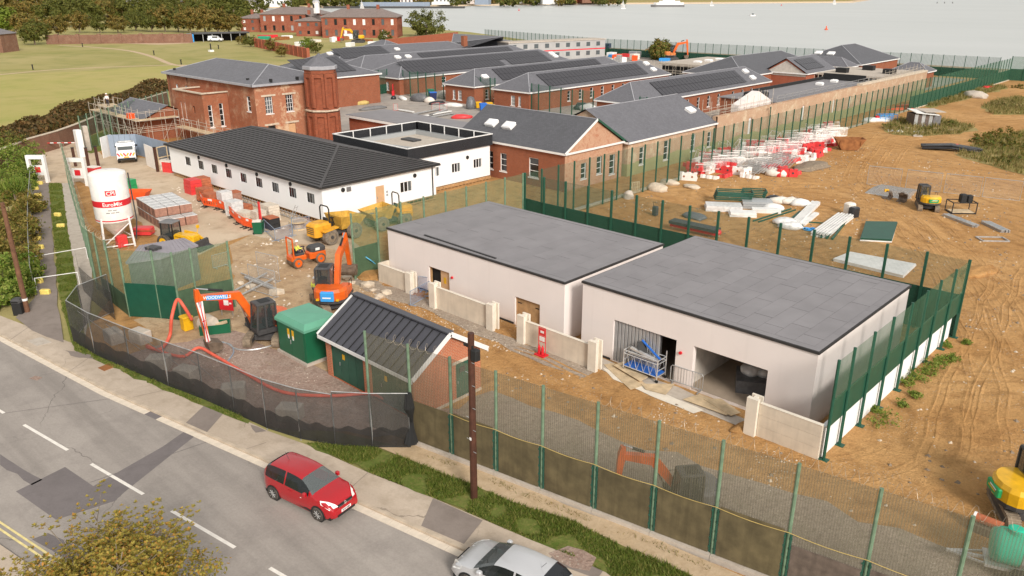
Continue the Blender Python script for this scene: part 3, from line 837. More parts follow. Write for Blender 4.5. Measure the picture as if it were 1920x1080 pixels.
# ================================================================ the two flat-roofed rendered buildings
def flat_building(label,x0,x1,y0,y1,h,holes,sheet_w,sheet_l,seed,stag):
 t = thing('flat_roofed_building',label,'building',(x0,y0,0),group='new flat-roofed buildings')
 random.seed(seed)
 mb = MB()
 wallface(mb,'y',y0,-1,x0,x1,0,h - .06,holes,.3)
 wallface(mb,'x',x1,1,y0,y1,0,h - .06); wallface(mb,'x',x0,-1,y0,y1,0,h - .06); wallface(mb,'y',y1,1,x0,x1,0,h - .06)
 mb.face([(x0,y0,h - .3),(x0,y1,h - .3),(x1,y1,h - .3),(x1,y0,h - .3)])
 mb.build('wall','rendered',t,world=True)
 mb = MB()
 for z0,z1,o in ((h - .13,h - .012,.07),):
  mb.box(x0 - o,y0 - o,z0,x1 + o,y0 + .1,z1); mb.box(x0 - o,y1 - .1,z0,x1 + o,y1 + o,z1)
  mb.box(x0 - o,y0 + .1,z0,x0 + .1,y1 - .1,z1); mb.box(x1 - .1,y0 + .1,z0,x1 + o,y1 - .1,z1)
 mb.build('roof_edge','blacktrim',t,world=True)
 rf = MB().box(x0 + .01,y0 + .01,h - .05,x1 - .01,y1 - .01,h).build('roof','blacktrim',t,world=True)
 n = int(round((x1 - x0 - .8) / sheet_w)); sw = (x1 - x0 - .8) / n
 for i in range(n):
  y = y0 + .42; first = True
  while y < y1 - .42:
   L = sheet_l * ((.35 + .6 * ((i * stag) % 1)) if first else 1); first = False
   e = min(y1 - .42,y + L)
   if y1 - .42 - e < .6: e = y1 - .42
   z = h + .004 + rnd(0,.005)
   MB().box(x0 + .4 + i * sw + .007,y + .016,h,x0 + .4 + (i + 1) * sw - .007,e - .016,z).build('felt_sheet',random.choice(['felt','felt','felt2','felt3']),rf,world=True)
   y = e
 for (u0,v0,u1,v1,hor) in ((x0,y0,x1,y0 + .4,1),(x0,y1 - .4,x1,y1,1),(x0,y0 + .4,x0 + .4,y1 - .4,0),(x1 - .4,y0 + .4,x1,y1 - .4,0)):
  k = int(((u1 - u0) if hor else (v1 - v0)) / 1.0)
  for i in range(k):
   if hor: a = (u0 + (u1 - u0) * i / k + .005,v0 + .005,u0 + (u1 - u0) * (i + 1) / k - .005,v1 - .005)
   else: a = (u0 + .005,v0 + (v1 - v0) * i / k + .005,u1 - .005,v0 + (v1 - v0) * (i + 1) / k - .005)
   MB().box(a[0],a[1],h,a[2],a[3],h + .012 + rnd(0,.006)).build('felt_strip',random.choice(['felt','felt3']),rf,world=True)
 return t
F_Y = 33.9
b2h = [(-24.18,-20.07,.02,2.56),(-19.03,-14.9,.02,2.56)]
b2 = flat_building('pale rendered flat-roofed building with two wide garage openings beside the green fence',-26.45,-12.6,F_Y,46.0,4.31,b2h,1.0,2.9,3,.5)
b1h = [(-40.0,-37.9,.02,1.98),(-31.8,-29.72,.02,1.92)]
b1 = flat_building('pale rendered flat-roofed building with two boarded doorways behind the cream wall pieces',-44.4,-27.8,F_Y,44.2,3.88,b1h,1.04,5.0,5,.37)
# garage interiors, shutter, boards
mb = MB()
for (a0,a1) in ((-26.2,-19.6),(-19.5,-12.9)):
 mb.box(a0,F_Y + .32,.012,a1,F_Y + 7,.03)
mb.build('floor_slab','slabin',b2,world=True)
mb = MB().box(-19.58,F_Y + .31,.03,-19.3,F_Y + 7,4).box(-26.2,F_Y + 7,.03,-12.9,F_Y + 7.2,4).box(-14.9,F_Y + .31,.03,-14.7,F_Y + 7,4)
mb.build('inner_wall','blockwork',b2,world=True)
rs_ = MB().box(-24.18,F_Y + .2,2.50,-21.13,F_Y + .3,2.556).build('roller_shutter','shutter',b2,world=True)
for i in range(13):
 a = -24.16 + i * .2315; MB().bev(a,F_Y + .1,.04,a + .19,F_Y + .24,2.5,.02).build('slat','shutter',rs_,world=True)
MB().box(-24.18,F_Y + .24,.03,-21.13,F_Y + .28,2.5).build('backing','machinegrey',rs_,world=True)
MB().lathe([(.09,0),(.09,.09),(.05,.12)],(-19.75,F_Y - .12,1.95),10,axis='Y').build('alarm_beacon','signred',b2,world=True)
MB().lathe([(.09,0),(.09,.09),(.05,.12)],(-37.55,F_Y - .12,1.75),10,axis='Y').build('alarm_beacon','signred',b1,world=True)
for (a0,a1,z1,half) in ((-40.0,-37.9,1.98,1),(-31.8,-29.72,1.92,0)):
 fr = MB().box(a0,F_Y + .12,.03,a0 + .09,F_Y + .26,z1).box(a1 - .09,F_Y + .12,.03,a1,F_Y + .26,z1).box(a0 + .09,F_Y + .12,z1 - .09,a1 - .09,F_Y + .26,z1)
 d = fr.build('door_frame','timber',b1,world=True)
 ys = F_Y + .17
 if half: MB().box(a0 + 1.05,ys,.03,a1 - .1,ys + .05,z1 - .1).build('board','doorwood',d,world=True); MB().box(a0 + .1,F_Y + .3,.03,a0 + 1.0,F_Y + .35,z1 - .1).build('board','opening',d,world=True); MB().box(a0 + 1.35,ys - .012,1.0,a0 + 1.6,ys - .002,1.45).build('notice','yellow',d,world=True)
 else:
  MB().box(a0 + .1,ys,.03,a0 + 1.03,ys + .05,z1 - .1).build('board','timber',d,world=True); MB().box(a0 + 1.05,ys,.03,a1 - .1,ys + .05,z1 - .1).build('board','timber',d,world=True)
  for z in (.35,1.5):
   for s_ in (0,1): MB().box(a0 + .1 + s_ * 1.5,ys - .03,z,a0 + .45 + s_ * 1.5,ys - .002,z + .05).build('hinge','black',d,world=True)
MB().bar((-40.9,F_Y + .5,3.93),(-33.7,F_Y + .25,3.93),.12,.06).build('loose_trim','blacktrim',b1,world=True)
# dark damp-proof strip along the foot
MB().box(-44.42,F_Y - .02,0,-40.1,F_Y - .002,.14).box(-37.8,F_Y - .02,0,-31.9,F_Y - .002,.14).box(-29.6,F_Y - .02,0,-27.8,F_Y - .002,.14).build('plinth_strip','blacktrim',b1,world=True)
MB().box(-26.45,F_Y - .02,0,-24.3,F_Y - .002,.14).box(-14.8,F_Y - .02,0,-12.6,F_Y - .002,.14).build('plinth_strip','blacktrim',b2,world=True)

# ---- cream wall pieces standing in front
def cream_wall(label,posts,x0,x1,y,h,lines=0):
 t = thing('precast_wall',label,'wall',((x0 + x1) / 2,y,0),group='cream precast wall pieces')
 n = 3 if lines else 1
 for k in range(n): MB().box(x0,y,h * k / n + .004,x1,y + .16,h * (k + 1) / n - .006).build('wall_panel','cream',t,world=True)
 MB().box(x0,y - .02,h,x1,y + .18,h + .03).build('coping','creamlight',t,world=True)
 for a,hh in posts:
  MB().box(a - .28,y - .2,0,a + .28,y + .04,hh).box(a - .28,y + .3,0,a + .28,y + .42,hh).box(a - .09,y + .04,0,a + .09,y + .3,hh - .01).build('post','creamlight',t,world=True)
 return t
cream_wall('short cream precast wall piece at the far end, beside the green fence',[(-40.9,1.55)],-44.3,-41.2,32.9,1.35)
cream_wall('cream precast wall with rust streak between two posts before the first doorway',[(-37.7,1.75),(-32.3,1.75)],-37.4,-32.6,32.3,1.5)
cream_wall('cream precast wall behind the red fire point trolley',[(-29.6,1.8),(-24.2,1.8)],-29.3,-24.5,32.2,1.45)
cream_wall('grooved cream precast wall running to the right corner of the fence',[(-14.55,1.95)],-14.25,-11.25,32.0,1.75,1)
# return wall at the far left
t = thing('precast_wall','cream wall return joined to the far end of the rendered building','wall',(-44.2,33.1,0))
MB().box(-44.45,32.9,0,-44.31,33.85,1.4).build('wall_panel','cream',t,world=True)

# ================================================================ white prefabricated buildings
SL = lambda: None
w1 = thing('prefab_building','long white prefab building with dark ribbed hipped roof and triple windows','building',(-59.4,38.4,0))
wx = [-85.1 + 2.975 * i for i in range(9)]
holes = [(x - .62,x + .62,1.8,2.72) for x in wx]
mb = MB()
wallface(mb,'y',38.4,-1,-89.4,-59.4,.5,3.55,holes,.1)
eh = [(44.25,45.25,.5,2.6),(47.2,48.6,1.5,2.46)]
wallface(mb,'x',-59.4,1,38.4,51.7,.5,3.55,eh,.1); wallface(mb,'x',-89.4,-1,38.4,51.7,.5,3.55); wallface(mb,'y',51.7,1,-89.4,-59.4,.5,3.55)
mb.face([(-89.4,38.4,.5),(-89.4,51.7,.5),(-59.4,51.7,.5),(-59.4,38.4,.5)])
mb.build('wall','whitewall',w1,world=True)
def triple(parent,ax,c,sg,a0,a1,z0,z1):
 n = 3; wd = (a1 - a0) / 3; f = MB(); bars(f,ax,c,sg,a0,a1,z0,z1,.09,.1)
 o = f.build('window','whitewall',parent,world=True)
 for i in range(n):
  p = MB(); bars(p,ax,c,sg,a0 + i * wd + .07,a0 + (i + 1) * wd - .07,z0 + .03,z1 - .03,.03,.085); p.build('pane','glass' if i < 2 else 'glassmid',o,world=True)
for x in wx: triple(w1,'y',38.4,-1,x - .62,x + .62,1.8,2.72)
triple(w1,'x',-59.4,1,47.2,48.6,1.5,2.46)
def wlight(parent,ax,c,sg,a,z):
 n = 12; mb = MB(); cx = P3(ax,c,sg,a,z,-.09)
 mb.lathe([(.2,-.09 * 1),(.2,.0),(.14,.03)] if True else [],(0,0,0),n,axis='X' if ax == 'x' else 'Y')
 mb.v = [((p[0] * sg if ax == 'x' else p[0]) + cx[0],(p[1] * sg if ax == 'y' else p[1]) + cx[1],p[2] + cx[2]) for p in mb.v]
 o = mb.build('wall_light','black',parent,world=True)
 return o
for x in (-82.3,-76.35,-70.4,-64.45): wlight(w1,'y',38.4,-1,x,3.05)
wlight(w1,'x',-59.4,1,40.6,2.95); wlight(w1,'x',-59.4,1,49.0,2.9)
MB().box(-59.38,41.0,2.72,-59.3,41.45,3.12).build('wall_vent','machinelight',w1,world=True)
d = MB().box(-59.5,44.25,.5,-59.45,45.25,2.6).build('door','doorwood',w1,world=True); MB().box(-59.45,44.38,1.4,-59.4,44.44,1.6).build('handle','galv',d,world=True)
for z in (1.5,1.8): MB().box(-59.4,45.45,z,-59.37,45.65,z + .2).build('wall_sign','glasspale',w1,world=True)
MB().box(-59.4,51.2,.5,-59.3,51.3,3.5).build('downpipe','blacktrim',w1,world=True)
# stepped tile-profile roof: one strip per course, real steps
def ribbed_roof(parent,x0,x1,y0,y1,z0,z1,n):
 hw = (y1 - y0) / 2; slopes = []
 r0,r1 = (x0 + hw,(y0 + y1) / 2,z1),(x1 - hw,(y0 + y1) / 2,z1)
 e = [(x0,y0,z0),(x1,y0,z0),(x1,y1,z0),(x0,y1,z0)]
 for (A,B,C,D) in ((e[0],e[1],r1,r0),(e[1],e[2],r1,r1),(e[2],e[3],r0,r1),(e[3],e[0],r0,r0)):
  A,B,C,D = map(Vector,(A,B,C,D)); mb = MB(); ed_ = MB()
  for k in range(n):
   t0,t1 = k / n,(k + 1) / n; p,q,r_,s_ = A.lerp(D,t0),B.lerp(C,t0),B.lerp(C,t1),A.lerp(D,t1)
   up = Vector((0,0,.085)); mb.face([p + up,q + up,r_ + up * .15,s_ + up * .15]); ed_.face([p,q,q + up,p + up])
  slopes.append(mb.build('roof','tile',parent,world=True)); stuff(ed_.build('riser_shade','black',slopes[-1],world=True))  # risers coloured black to paint the shadow line under each course
 ridge_caps(parent,[(e[0],r0),(e[1],r1),(e[2],r1),(e[3],r0),(r0,r1)],'tile',.12)
 mb = MB()
 for i in range(4):
  a,b = Vector(e[i]),Vector(e[(i + 1) % 4]); mb.bar(a + Vector((0,0,-.06)),b + Vector((0,0,-.06)),.14,.13)
 mb.build('gutter','blacktrim',parent,world=True)
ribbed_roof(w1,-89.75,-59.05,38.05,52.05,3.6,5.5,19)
MB().box(-89.6,38.2,3.50,-59.2,51.9,3.545).build('soffit','white',w1,world=True)
# steel beam grid and blocks under the raised floor
mb = MB()
for (p,q) in (((-89.4,38.55),(-59.4,38.55)),((-59.55,38.4),(-59.55,51.7))):
 for z in (.1,.42): mb.bar((*p,z),(*q,z),.12,.08)
 n = int(math.hypot(q[0] - p[0],q[1] - p[1]) / .5)
 for i in range(n): a = Vector(p).lerp(Vector(q),(i + .5) / n); mb.bar((a.x,a.y,.1),(a.x,a.y,.45),.05)
mb.build('floor_frame','timber',w1,world=True)
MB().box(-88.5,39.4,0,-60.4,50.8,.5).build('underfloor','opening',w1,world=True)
w2 = thing('prefab_building','white prefab building with flat roof behind black louvred screens','building',(-62,50.5,0))
mb = MB(); eh = [(y - .6,y + .6,1.6,2.53) for y in (53.9,56.9,60.1)]
wallface(mb,'x',-62,1,50.4,62,.45,3.8,eh,.1); wallface(mb,'y',50.4,-1,-74.3,-62,.45,3.8); wallface(mb,'y',62,1,-74.3,-62,.45,3.8); wallface(mb,'x',-74.3,-1,50.4,62,.45,3.8)
mb.build('wall','whitewall',w2,world=True)
for y in (53.9,56.9,60.1): triple(w2,'x',-62,1,y - .6,y + .6,1.6,2.53)
wlight(w2,'x',-62,1,58.55,2.93)
MB().box(-74.2,50.5,3.7,-62.1,61.9,3.82).build('roof','concrete',w2,world=True)
mb = MB().box(-73.6,51.1,3.82,-62.7,51.6,4.3).box(-73.6,60.8,3.82,-62.7,61.3,4.3).box(-73.6,51.6,3.82,-73.1,60.8,4.3).box(-63.2,51.6,3.82,-62.7,60.8,4.3); mb.build('duct','glasspale',w2,world=True)
MB().box(-71.5,57.2,3.82,-69.3,58.4,4.0).build('hatch','machinegrey',w2,world=True)
for k in range(5): MB().bar((-72.5 + k * .5,52.5 + k * .3,3.95),(-66 + k * .4,53.0 + k * .5,3.95),.2,.1).build('steel_section','galv',w2,world=True)
for (p,q,nx_) in (((-74.5,50.2),(-61.8,50.2),0),((-61.8,50.2),(-61.8,62.2),1),((-61.8,62.2),(-74.5,62.2),0),((-74.5,62.2),(-74.5,50.2),1)):
 sc_ = MB().bar((*p,5.02),(*q,5.02),.2,.07).build('louvre_screen','white',w2,world=True)
 for k in range(11): MB().bar((*p,3.86 + k * .105),(*q,3.86 + k * .105),.09,.075).build('louvre_blade','louvre',sc_,world=True)
 MB().bar((*p,4.4),(*q,4.4),.02,1.15).build('backing','black',sc_,world=True)
 n = 5
 for i in range(n + 1):
  a = Vector(p).lerp(Vector(q),i / n); c_ = Vector((-68.1,56.2)); dr = (c_ - a).normalized(); b_ = a + dr * .25; MB().bar((b_.x,b_.y,3.83),(b_.x,b_.y,5.0),.09).build('screen_post','white',sc_,world=True)
mb = MB().bar((-61.95,50.6,.25),(-61.95,62,.25),.1,.3)
for i in range(22): mb.bar((-61.9,50.8 + i * .52,0),(-61.9,50.8 + i * .52,.45),.1)
mb.build('floor_frame','timber',w2,world=True)
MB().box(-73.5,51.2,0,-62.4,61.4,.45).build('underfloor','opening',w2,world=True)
# bearer brackets along the top of the hidden wall
for k in range(5):
 MB().bar((-64.0 - k * 1.1,49.8 - k * .0,3.9),(-64.2 - k * 1.1,50.15,3.9),.3,.1).build('bracket','blacktrim',w2,world=True)

# ================================================================ brick shed with standing seam roof, green kiosk
sh = thing('brick_shed','small red brick shed with dark standing-seam roof, green doors and white bargeboards','shed',(-34.6,21.6,0))
X0,X1,Y0,Y1 = -34.55,-27.15,21.75,26.3
mb = MB(); dh = [(X0 + .45,X1 - 4.05,.02,2.2),(X1 - 3.4,X1 - .3,.02,2.2)]
wallface(mb,'y',Y0,-1,X0,X1,0,2.4,dh,.2); wallface(mb,'y',Y1,1,X0,X1,0,2.4); wallface(mb,'x',X0,-1,Y0,Y1,0,2.4)
cy = (Y0 + Y1) / 2
wallface(mb,'x',X1,1,Y0,Y1,0,2.4,[(Y1 - 1.75,Y1 - .75,.02,2.1)],.15)
for x,f in ((X1,1),(X0,-1)): mb.face([(x,Y0,2.4),(x,Y1,2.4),(x,cy,3.85)][::f])
mb.build('wall','brickshed',sh,world=True)
for (a0,a1,_,z1) in dh:
 n = 4; wd = (a1 - a0 - .1) / n
 fr = MB().box(a0,Y0 + .05,z1 - .08,a1,Y0 + .15,z1).box(a0,Y0 + .05,.02,a0 + .05,Y0 + .15,z1 - .08).box(a1 - .05,Y0 + .05,.02,a1,Y0 + .15,z1 - .08).build('door_frame','doorgreen',sh,world=True)
 for i in range(n):
  l = MB().box(a0 + .05 + i * wd + .012,Y0 + .08,.03,a0 + .05 + (i + 1) * wd - .012,Y0 + .14,z1 - .09).build('door','doorgreen',fr,world=True)
 MB().box(a0 + .05 + wd * 1.3,Y0 + .06,1.35,a0 + .05 + wd * 1.3 + .2,Y0 + .077,1.65).build('warning_sign','yellow',fr,world=True)
 MB().box(a0 + .05 + wd * .9,Y0 + .04,.9,a0 + .05 + wd * .9 + .03,Y0 + .078,1.1).build('handle','galv',fr,world=True)
d = MB().box(X1 - .12,Y1 - 1.72,.05,X1 - .06,Y1 - .78,2.08).build('door','doorgreen',sh,world=True)
MB().box(X1 - .06,Y1 - 1.45,1.5,X1 - .04,Y1 - 1.05,1.8).build('door_vent','machinegrey',d,world=True); MB().box(X1 - .06,Y1 - 1.6,.9,X1 - .02,Y1 - 1.56,1.05).build('handle','galv',d,world=True)
MB().box(X1 - .02,Y1 - 2.0,2.1,X1 + .04,Y1 - .5,2.25).build('lintel','stone',sh,world=True)
MB().box(X1 + .002,Y0,0,X1 + .05,Y1,.16).build('plinth','stone',sh,world=True)
RZ,EZ,OV = 4.05,2.42,.3
for sgn in (-1,1):
 ye = Y0 - .28 if sgn < 0 else Y1 + .28; n = 14; xs0,xs1 = X0 - .25,X1 + .28
 rf = MB().add([(xs0,ye,EZ - .05),(xs1,ye,EZ - .05),(xs1,cy,RZ - .05),(xs0,cy,RZ - .05),(xs0,ye,EZ),(xs1,ye,EZ),(xs1,cy,RZ),(xs0,cy,RZ)],
                  [(0,3,2,1),(4,5,6,7),(0,1,5,4),(1,2,6,5),(2,3,7,6),(3,0,4,7)]).build('roof','seam',sh,world=True)
 for i in range(n):
  xa = xs0 + (xs1 - xs0) * i / n; xb = xs0 + (xs1 - xs0) * (i + 1) / n - .03
  MB().add([(xa,ye,EZ + .004),(xb,ye,EZ + .004),(xb,cy,RZ + .004),(xa,cy,RZ + .004),(xa,ye,EZ + .016),(xb,ye,EZ + .016),(xb,cy,RZ + .016),(xa,cy,RZ + .016)],
                 [(4,5,6,7),(0,1,5,4),(1,2,6,5),(2,3,7,6),(3,0,4,7)]).build('roof_panel','seam',rf,world=True); MB().bar((xb + .015,ye,EZ + .03),(xb + .015,cy,RZ + .03),.035,.07).build('roof_seam','black',rf,world=True)
 for x in (X1 + .29,X0 - .26):
  MB().bar((x,ye,EZ - .02),(x,cy,RZ - .02),.06,.24).build('bargeboard','white',sh,world=True)
 MB().box(xs0,ye - .04 if sgn < 0 else ye,EZ - .2,xs1,ye if sgn < 0 else ye + .04,EZ - .01).build('fascia','white',sh,world=True)
MB().bar((X0 - .25,cy,RZ + .06),(X1 + .28,cy,RZ + .06),.4,.08).build('ridge_cap','seam',sh,world=True)
ki = thing('utility_kiosk','dark green utility kiosk with pale green lid on a concrete base','kiosk',(-39.1,21.4,0))
kx0,kx1,ky0,ky1 = -39.05,-36.2,21.5,23.75
MB().box(kx0 - .12,ky0 - .12,0,kx1 + .12,ky1 + .12,.18).build('base','concrete',ki,world=True)
MB().box(kx0,ky0,.18,kx1,ky1,2.05).build('body','kioskgreen',ki,world=True)
mb = MB(); o1,o2 = .12,-.12
for z,o in ((2.05,.1),(2.2,.1),(2.5,-.1)): mb.v += [(kx0 - o,ky0 - o,z),(kx1 + o,ky0 - o,z),(kx1 + o,ky1 + o,z),(kx0 - o,ky1 + o,z)]
mb.v.append(((kx0 + kx1) / 2,(ky0 + ky1) / 2,2.56))
mb.f = [[0,3,2,1]] + [[k + i,k + (i + 1) % 4,k + 4 + (i + 1) % 4,k + 4 + i] for k in (0,4) for i in range(4)] + [[8,9,12],[9,10,12],[10,11,12],[11,8,12]]; mb.uv = [None] * len(mb.f)
mb.build('lid','kiosktop',ki,world=True)
for i in range(2):
 a = kx0 + .1 + i * 1.33; l = MB().box(a,ky0 - .03,.25,a + 1.31,ky0 - .002,2.0).build('door','kioskgreen',ki,world=True)
 MB().box(a + (1.0 if i == 0 else .12),ky0 - .045,1.35,a + (1.2 if i == 0 else .32),ky0 - .032,1.85).build('warning_sign','yellow',l,world=True)
 MB().box(a + (1.04 if i == 0 else .16),ky0 - .05,1.25,a + (1.16 if i == 0 else .28),ky0 - .033,1.5).build('notice','white',l,world=True)
MB().box(kx0 + 1.36,ky0 - .07,.95,kx0 + 1.4,ky0 - .032,1.2).build('handle','galv',ki,world=True)
# ================================================================ brick compound
def wing(label,x0,x1,y0,y1,eave,ridge,front=(),right=(),sol=None,lights=(),bm='brick',sm='slate',h0=1,h1=1,axis='y',ov=.35,name='brick_wing',group='brick wings with slate roofs',fm='white',pm='glasspale',sol_rows=2):
 """hip-roofed brick range; front = windows on the y0 face, right = windows on the x1 face, as (a0, a1, z0, z1)"""
 t = thing(name,label,'building',((x0 + x1) / 2,y0,0),group=group)
 mb = MB()
 wallface(mb,'y',y0,-1,x0,x1,0,eave,list(front),.14); wallface(mb,'x',x1,1,y0,y1,0,eave,list(right),.14)
 wallface(mb,'y',y1,1,x0,x1,0,eave); wallface(mb,'x',x0,-1,y0,y1,0,eave)
 if axis == 'y':
  if h0 == 0: mb.face([(x0,y0,eave),(x1,y0,eave),((x0 + x1) / 2,y0,ridge - .12)])
  if h1 == 0: mb.face([(x1,y1,eave),(x0,y1,eave),((x0 + x1) / 2,y1,ridge - .12)])
 else:
  if h1 == 0: mb.face([(x1,y0,eave),(x1,y1,eave),(x1,(y0 + y1) / 2,ridge - .12)])
  if h0 == 0: mb.face([(x0,y1,eave),(x0,y0,eave),(x0,(y0 + y1) / 2,ridge - .12)])
 mb.build('wall',bm,t,world=True)
 rb,r0,r1 = hip_roof(x0 - ov,x1 + ov,y0 - ov,y1 + ov,eave + .12,ridge,axis,h0,h1)
 rf = rb.build('roof',sm,t,world=True)
 e = [(x0 - ov,y0 - ov,eave + .12),(x1 + ov,y0 - ov,eave + .12),(x1 + ov,y1 + ov,eave + .12),(x0 - ov,y1 + ov,eave + .12)]
 if axis == 'y': ridge_caps(t,[(r0,r1)] + ([(e[0],r0),(e[1],r0)] if h0 else []) + ([(e[2],r1),(e[3],r1)] if h1 else []),'lead',.06)
 else: ridge_caps(t,[(r0,r1)] + ([(e[0],r0),(e[3],r0)] if h0 else []) + ([(e[1],r1),(e[2],r1)] if h1 else []),'lead',.06)
 fb = MB(); o = ov + .03
 fb.box(x0 - o,y0 - o,eave - .12,x1 + o,y0 - ov - .002,eave + .10); fb.box(x1 + ov + .002,y0 - o,eave - .12,x1 + o,y1 + o,eave + .10); fb.box(x0 - ov,y0 - ov,eave - .1,x1 + ov,y0,eave - .06); fb.box(x1,y0,eave - .1,x1 + ov,y1,eave - .06)
 fb.build('fascia','white',t,world=True)
 for k in front: win(t,'y',y0,-1,*k[:4],1,3,fm,pm,sill=True)
 for k in right: win(t,'x',x1,1,*k[:4],1,3,fm,'glass',sill=True)
 hw = (x1 - x0) / 2 + ov
 if axis == 'y':
  up = Vector((-hw,0,ridge - eave - .12)).normalized(); nrm = Vector((ridge - eave - .12,0,hw)).normalized()
  sl_len = math.hypot(hw,ridge - eave - .12)
  if sol:
   ya,yb,fr0,fr1,skip = sol
   n = max(1,int((yb - ya) / 1.05)); ph = sl_len * (fr1 - fr0) / sol_rows
   org = Vector((x1 + ov,ya,eave + .12)) + up * sl_len * fr0
   solar(t,org,(0,1,0),up,n,sol_rows,(yb - ya) / n,ph,skip)
  for (y,fr) in lights: rooflight(t,Vector((x1 + ov,y,eave + .12)) + up * sl_len * fr,nrm,up,.8)
 return t
def wrow(y0,step,n,wd,z0,z1): return [(y0 + i * step,y0 + i * step + wd,z0,z1) for i in range(n)]
C = []
wing('nearest long brick wing with a solar array and two roof domes, by the perimeter wall',-78.2,-71.0,102.2,146,3.4,6.15,
     front=[(-75.6,-74.7,.5,2.4)],right=wrow(113.6,3.35,5,.85,.9,2.75) + wrow(132,3.4,3,.85,.9,2.75),sol=(110.2,137.5,.15,.86,()),lights=[(140.6,.3),(140.6,.7)])
wing('brick wing with a wide solar array behind the white bulk bags',-101.8,-93.3,103.0,146,3.2,5.95,
     front=[(-97.7,-96.7,.7,2.4),(-95.9,-95.3,.7,2.4)],right=wrow(113.2,3.3,8,.85,.85,2.65),sol=(108.6,139,.16,.86,()),lights=[(142.0,.35),(142.0,.75)])
wing('brick wing behind the blue and yellow wheelie bins',-114.0,-106.2,102.4,150,3.2,5.9,
     front=[(-112.0,-111.3,.6,2.3),(-110.6,-109.6,.6,2.3)],right=wrow(105.2,2.2,2,.8,.8,2.5),sol=(110.2,142,.16,.88,()),lights=[(106.6,.45)])
wing('brick wing with the largest solar array, behind the green mesh gates',-139.0,-127.3,102.2,156,3.2,6.1,
     front=[(-137.5,-136.8,.7,2.3),(-135.2,-134.3,.7,2.3),(-131.5,-130.7,.7,2.3)],right=wrow(113.4,6.0,4,1.2,.9,2.7),sol=(105.8,149,.14,.9,tuple((i,j) for i in (26,27) for j in (0,)) + tuple((i,1) for i in ())),lights=[(152,.4),(152,.6)])
wing('slate roofed brick wing with two roof domes beside the largest array',-152.0,-139.8,101.8,160,3.2,6.3,
     front=wrow(-149.8,2.6,4,.8,.7,2.3),sol=(122,152,.3,.9,()),lights=[(115.5,.72),(118.5,.72)])
wing('low slate wing with two short solar arrays left of the yard',-178.0,-163.5,113,162,3.2,6.2,sol=(116,131,.25,.95,()),lights=[(114.0,.62),(134.5,.62)])
tt = wing('far slate roof range with a brick chimney near the sea',-186,-165,150,192,3.4,7.0,axis='x',name='brick_range',group=None)
MB().box(-168,157.2,4,-166.9,158.6,7.6).build('chimney','brick',tt,world=True)
wing('small hipped slate roof beyond the left wings',-195,-181,140,152,3.2,6.2,axis='x',name='brick_range',group=None)
# ranges at the right, behind the perimeter wall
wing('dark slate range with a plain roof behind the nearest wing',-92,-78.5,150,186,3.4,6.6,sm='slatedark',name='brick_range',group=None)
tj = wing('gabled brick house with a square solar array beyond the nearest wing',-80.0,-71.0,162.0,175.5,3.6,6.5,h0=0,h1=0,sol=(163.4,172,.2,.85,()),name='brick_house',group=None,bm='brickred')
MB().face([(-79.9,161.97,3.0),(-71.1,161.97,3.0),(-71.1,161.97,3.5),(-75.5,161.97,6.0),(-79.9,161.97,3.5)]).build('gable_render','blockwork',tj,world=True)
tk = wing('big dark slate hipped roof with two white roof boxes near the sea wall',-87,-71,190,214,3.6,7.2,sm='slatedark',name='brick_range',group=None)
for y in (193.5,196.5):
 rooflight(tk,(-82.5 + (y - 193.5),193.6,3.72 + .417 * 3.9),(0,-3.48,8.35),(0,8.35,3.48),1.0)
wing('low slate hipped roof beside the unfinished concrete slab',-82.0,-71.6,184.2,189.4,3.4,5.3,axis='x',name='brick_range',group=None)
to = thing('unfinished_block','unfinished flat concrete slab block on props, full of dark openings','building',(-66,168,0))
MB().box(-71,166,3.3,-57.6,184,3.65).build('roof_slab','concrete',to,world=True)
MB().box(-70.4,166.8,0,-58.2,183.4,3.29).build('core','opening',to,world=True)
mb = MB()
for i in range(26): y = 166.1 + i * .7; mb.bar((-57.5,y,0),(-57.5,y,3.3),.12)
for i in range(16): x = -71 + i * .85; mb.bar((x,165.9,0),(x,165.9,3.3),.12)
mb.build('prop','scaff',to,world=True)
for (x,y) in ((-68,169),(-66,178),(-60,173)): MB().box(x,y,3.66,x + 2.2,y + 1.6,4.6).build('plant_box','black',to,world=True)
tm = thing('flat_roof_range','dark felt flat-roofed range with a rail just behind the perimeter wall','building',(-57,113,0))
MB().box(-62.0,112,0,-53.0,149,4.35).build('wall','brick',tm,world=True)
MB().box(-62.3,111.7,4.352,-52.8,149.3,4.5).build('roof','felt3',tm,world=True)
mb = MB()
for z in (4.9,5.3): mb.bar((-52.9,111.8,z),(-52.9,149.2,z),.05)
for i in range(16): mb.bar((-52.9,111.8 + i * 2.5,4.5),(-52.9,111.8 + i * 2.5,5.35),.05)
mb.build('guard_rail','galv',tm,world=True)
MB().bev(-59.2,113.5,4.5,-56.4,116.4,5.3,.15).build('roof_unit','black',tm,world=True)
MB().box(-61,146.5,4.5,-53.5,146.8,5.6).box(-61,120,4.5,-60.8,146.5,5.0).build('parapet','black',tm,world=True)
for y in (143,137): rooflight(tm,(-57.5,y,4.5),(0,0,1),(0,1,0),.7)
wing('small slate roof poking over the wall near its end',-62.5,-55.5,186,191,3.3,5.0,axis='x',name='brick_house',group=None)
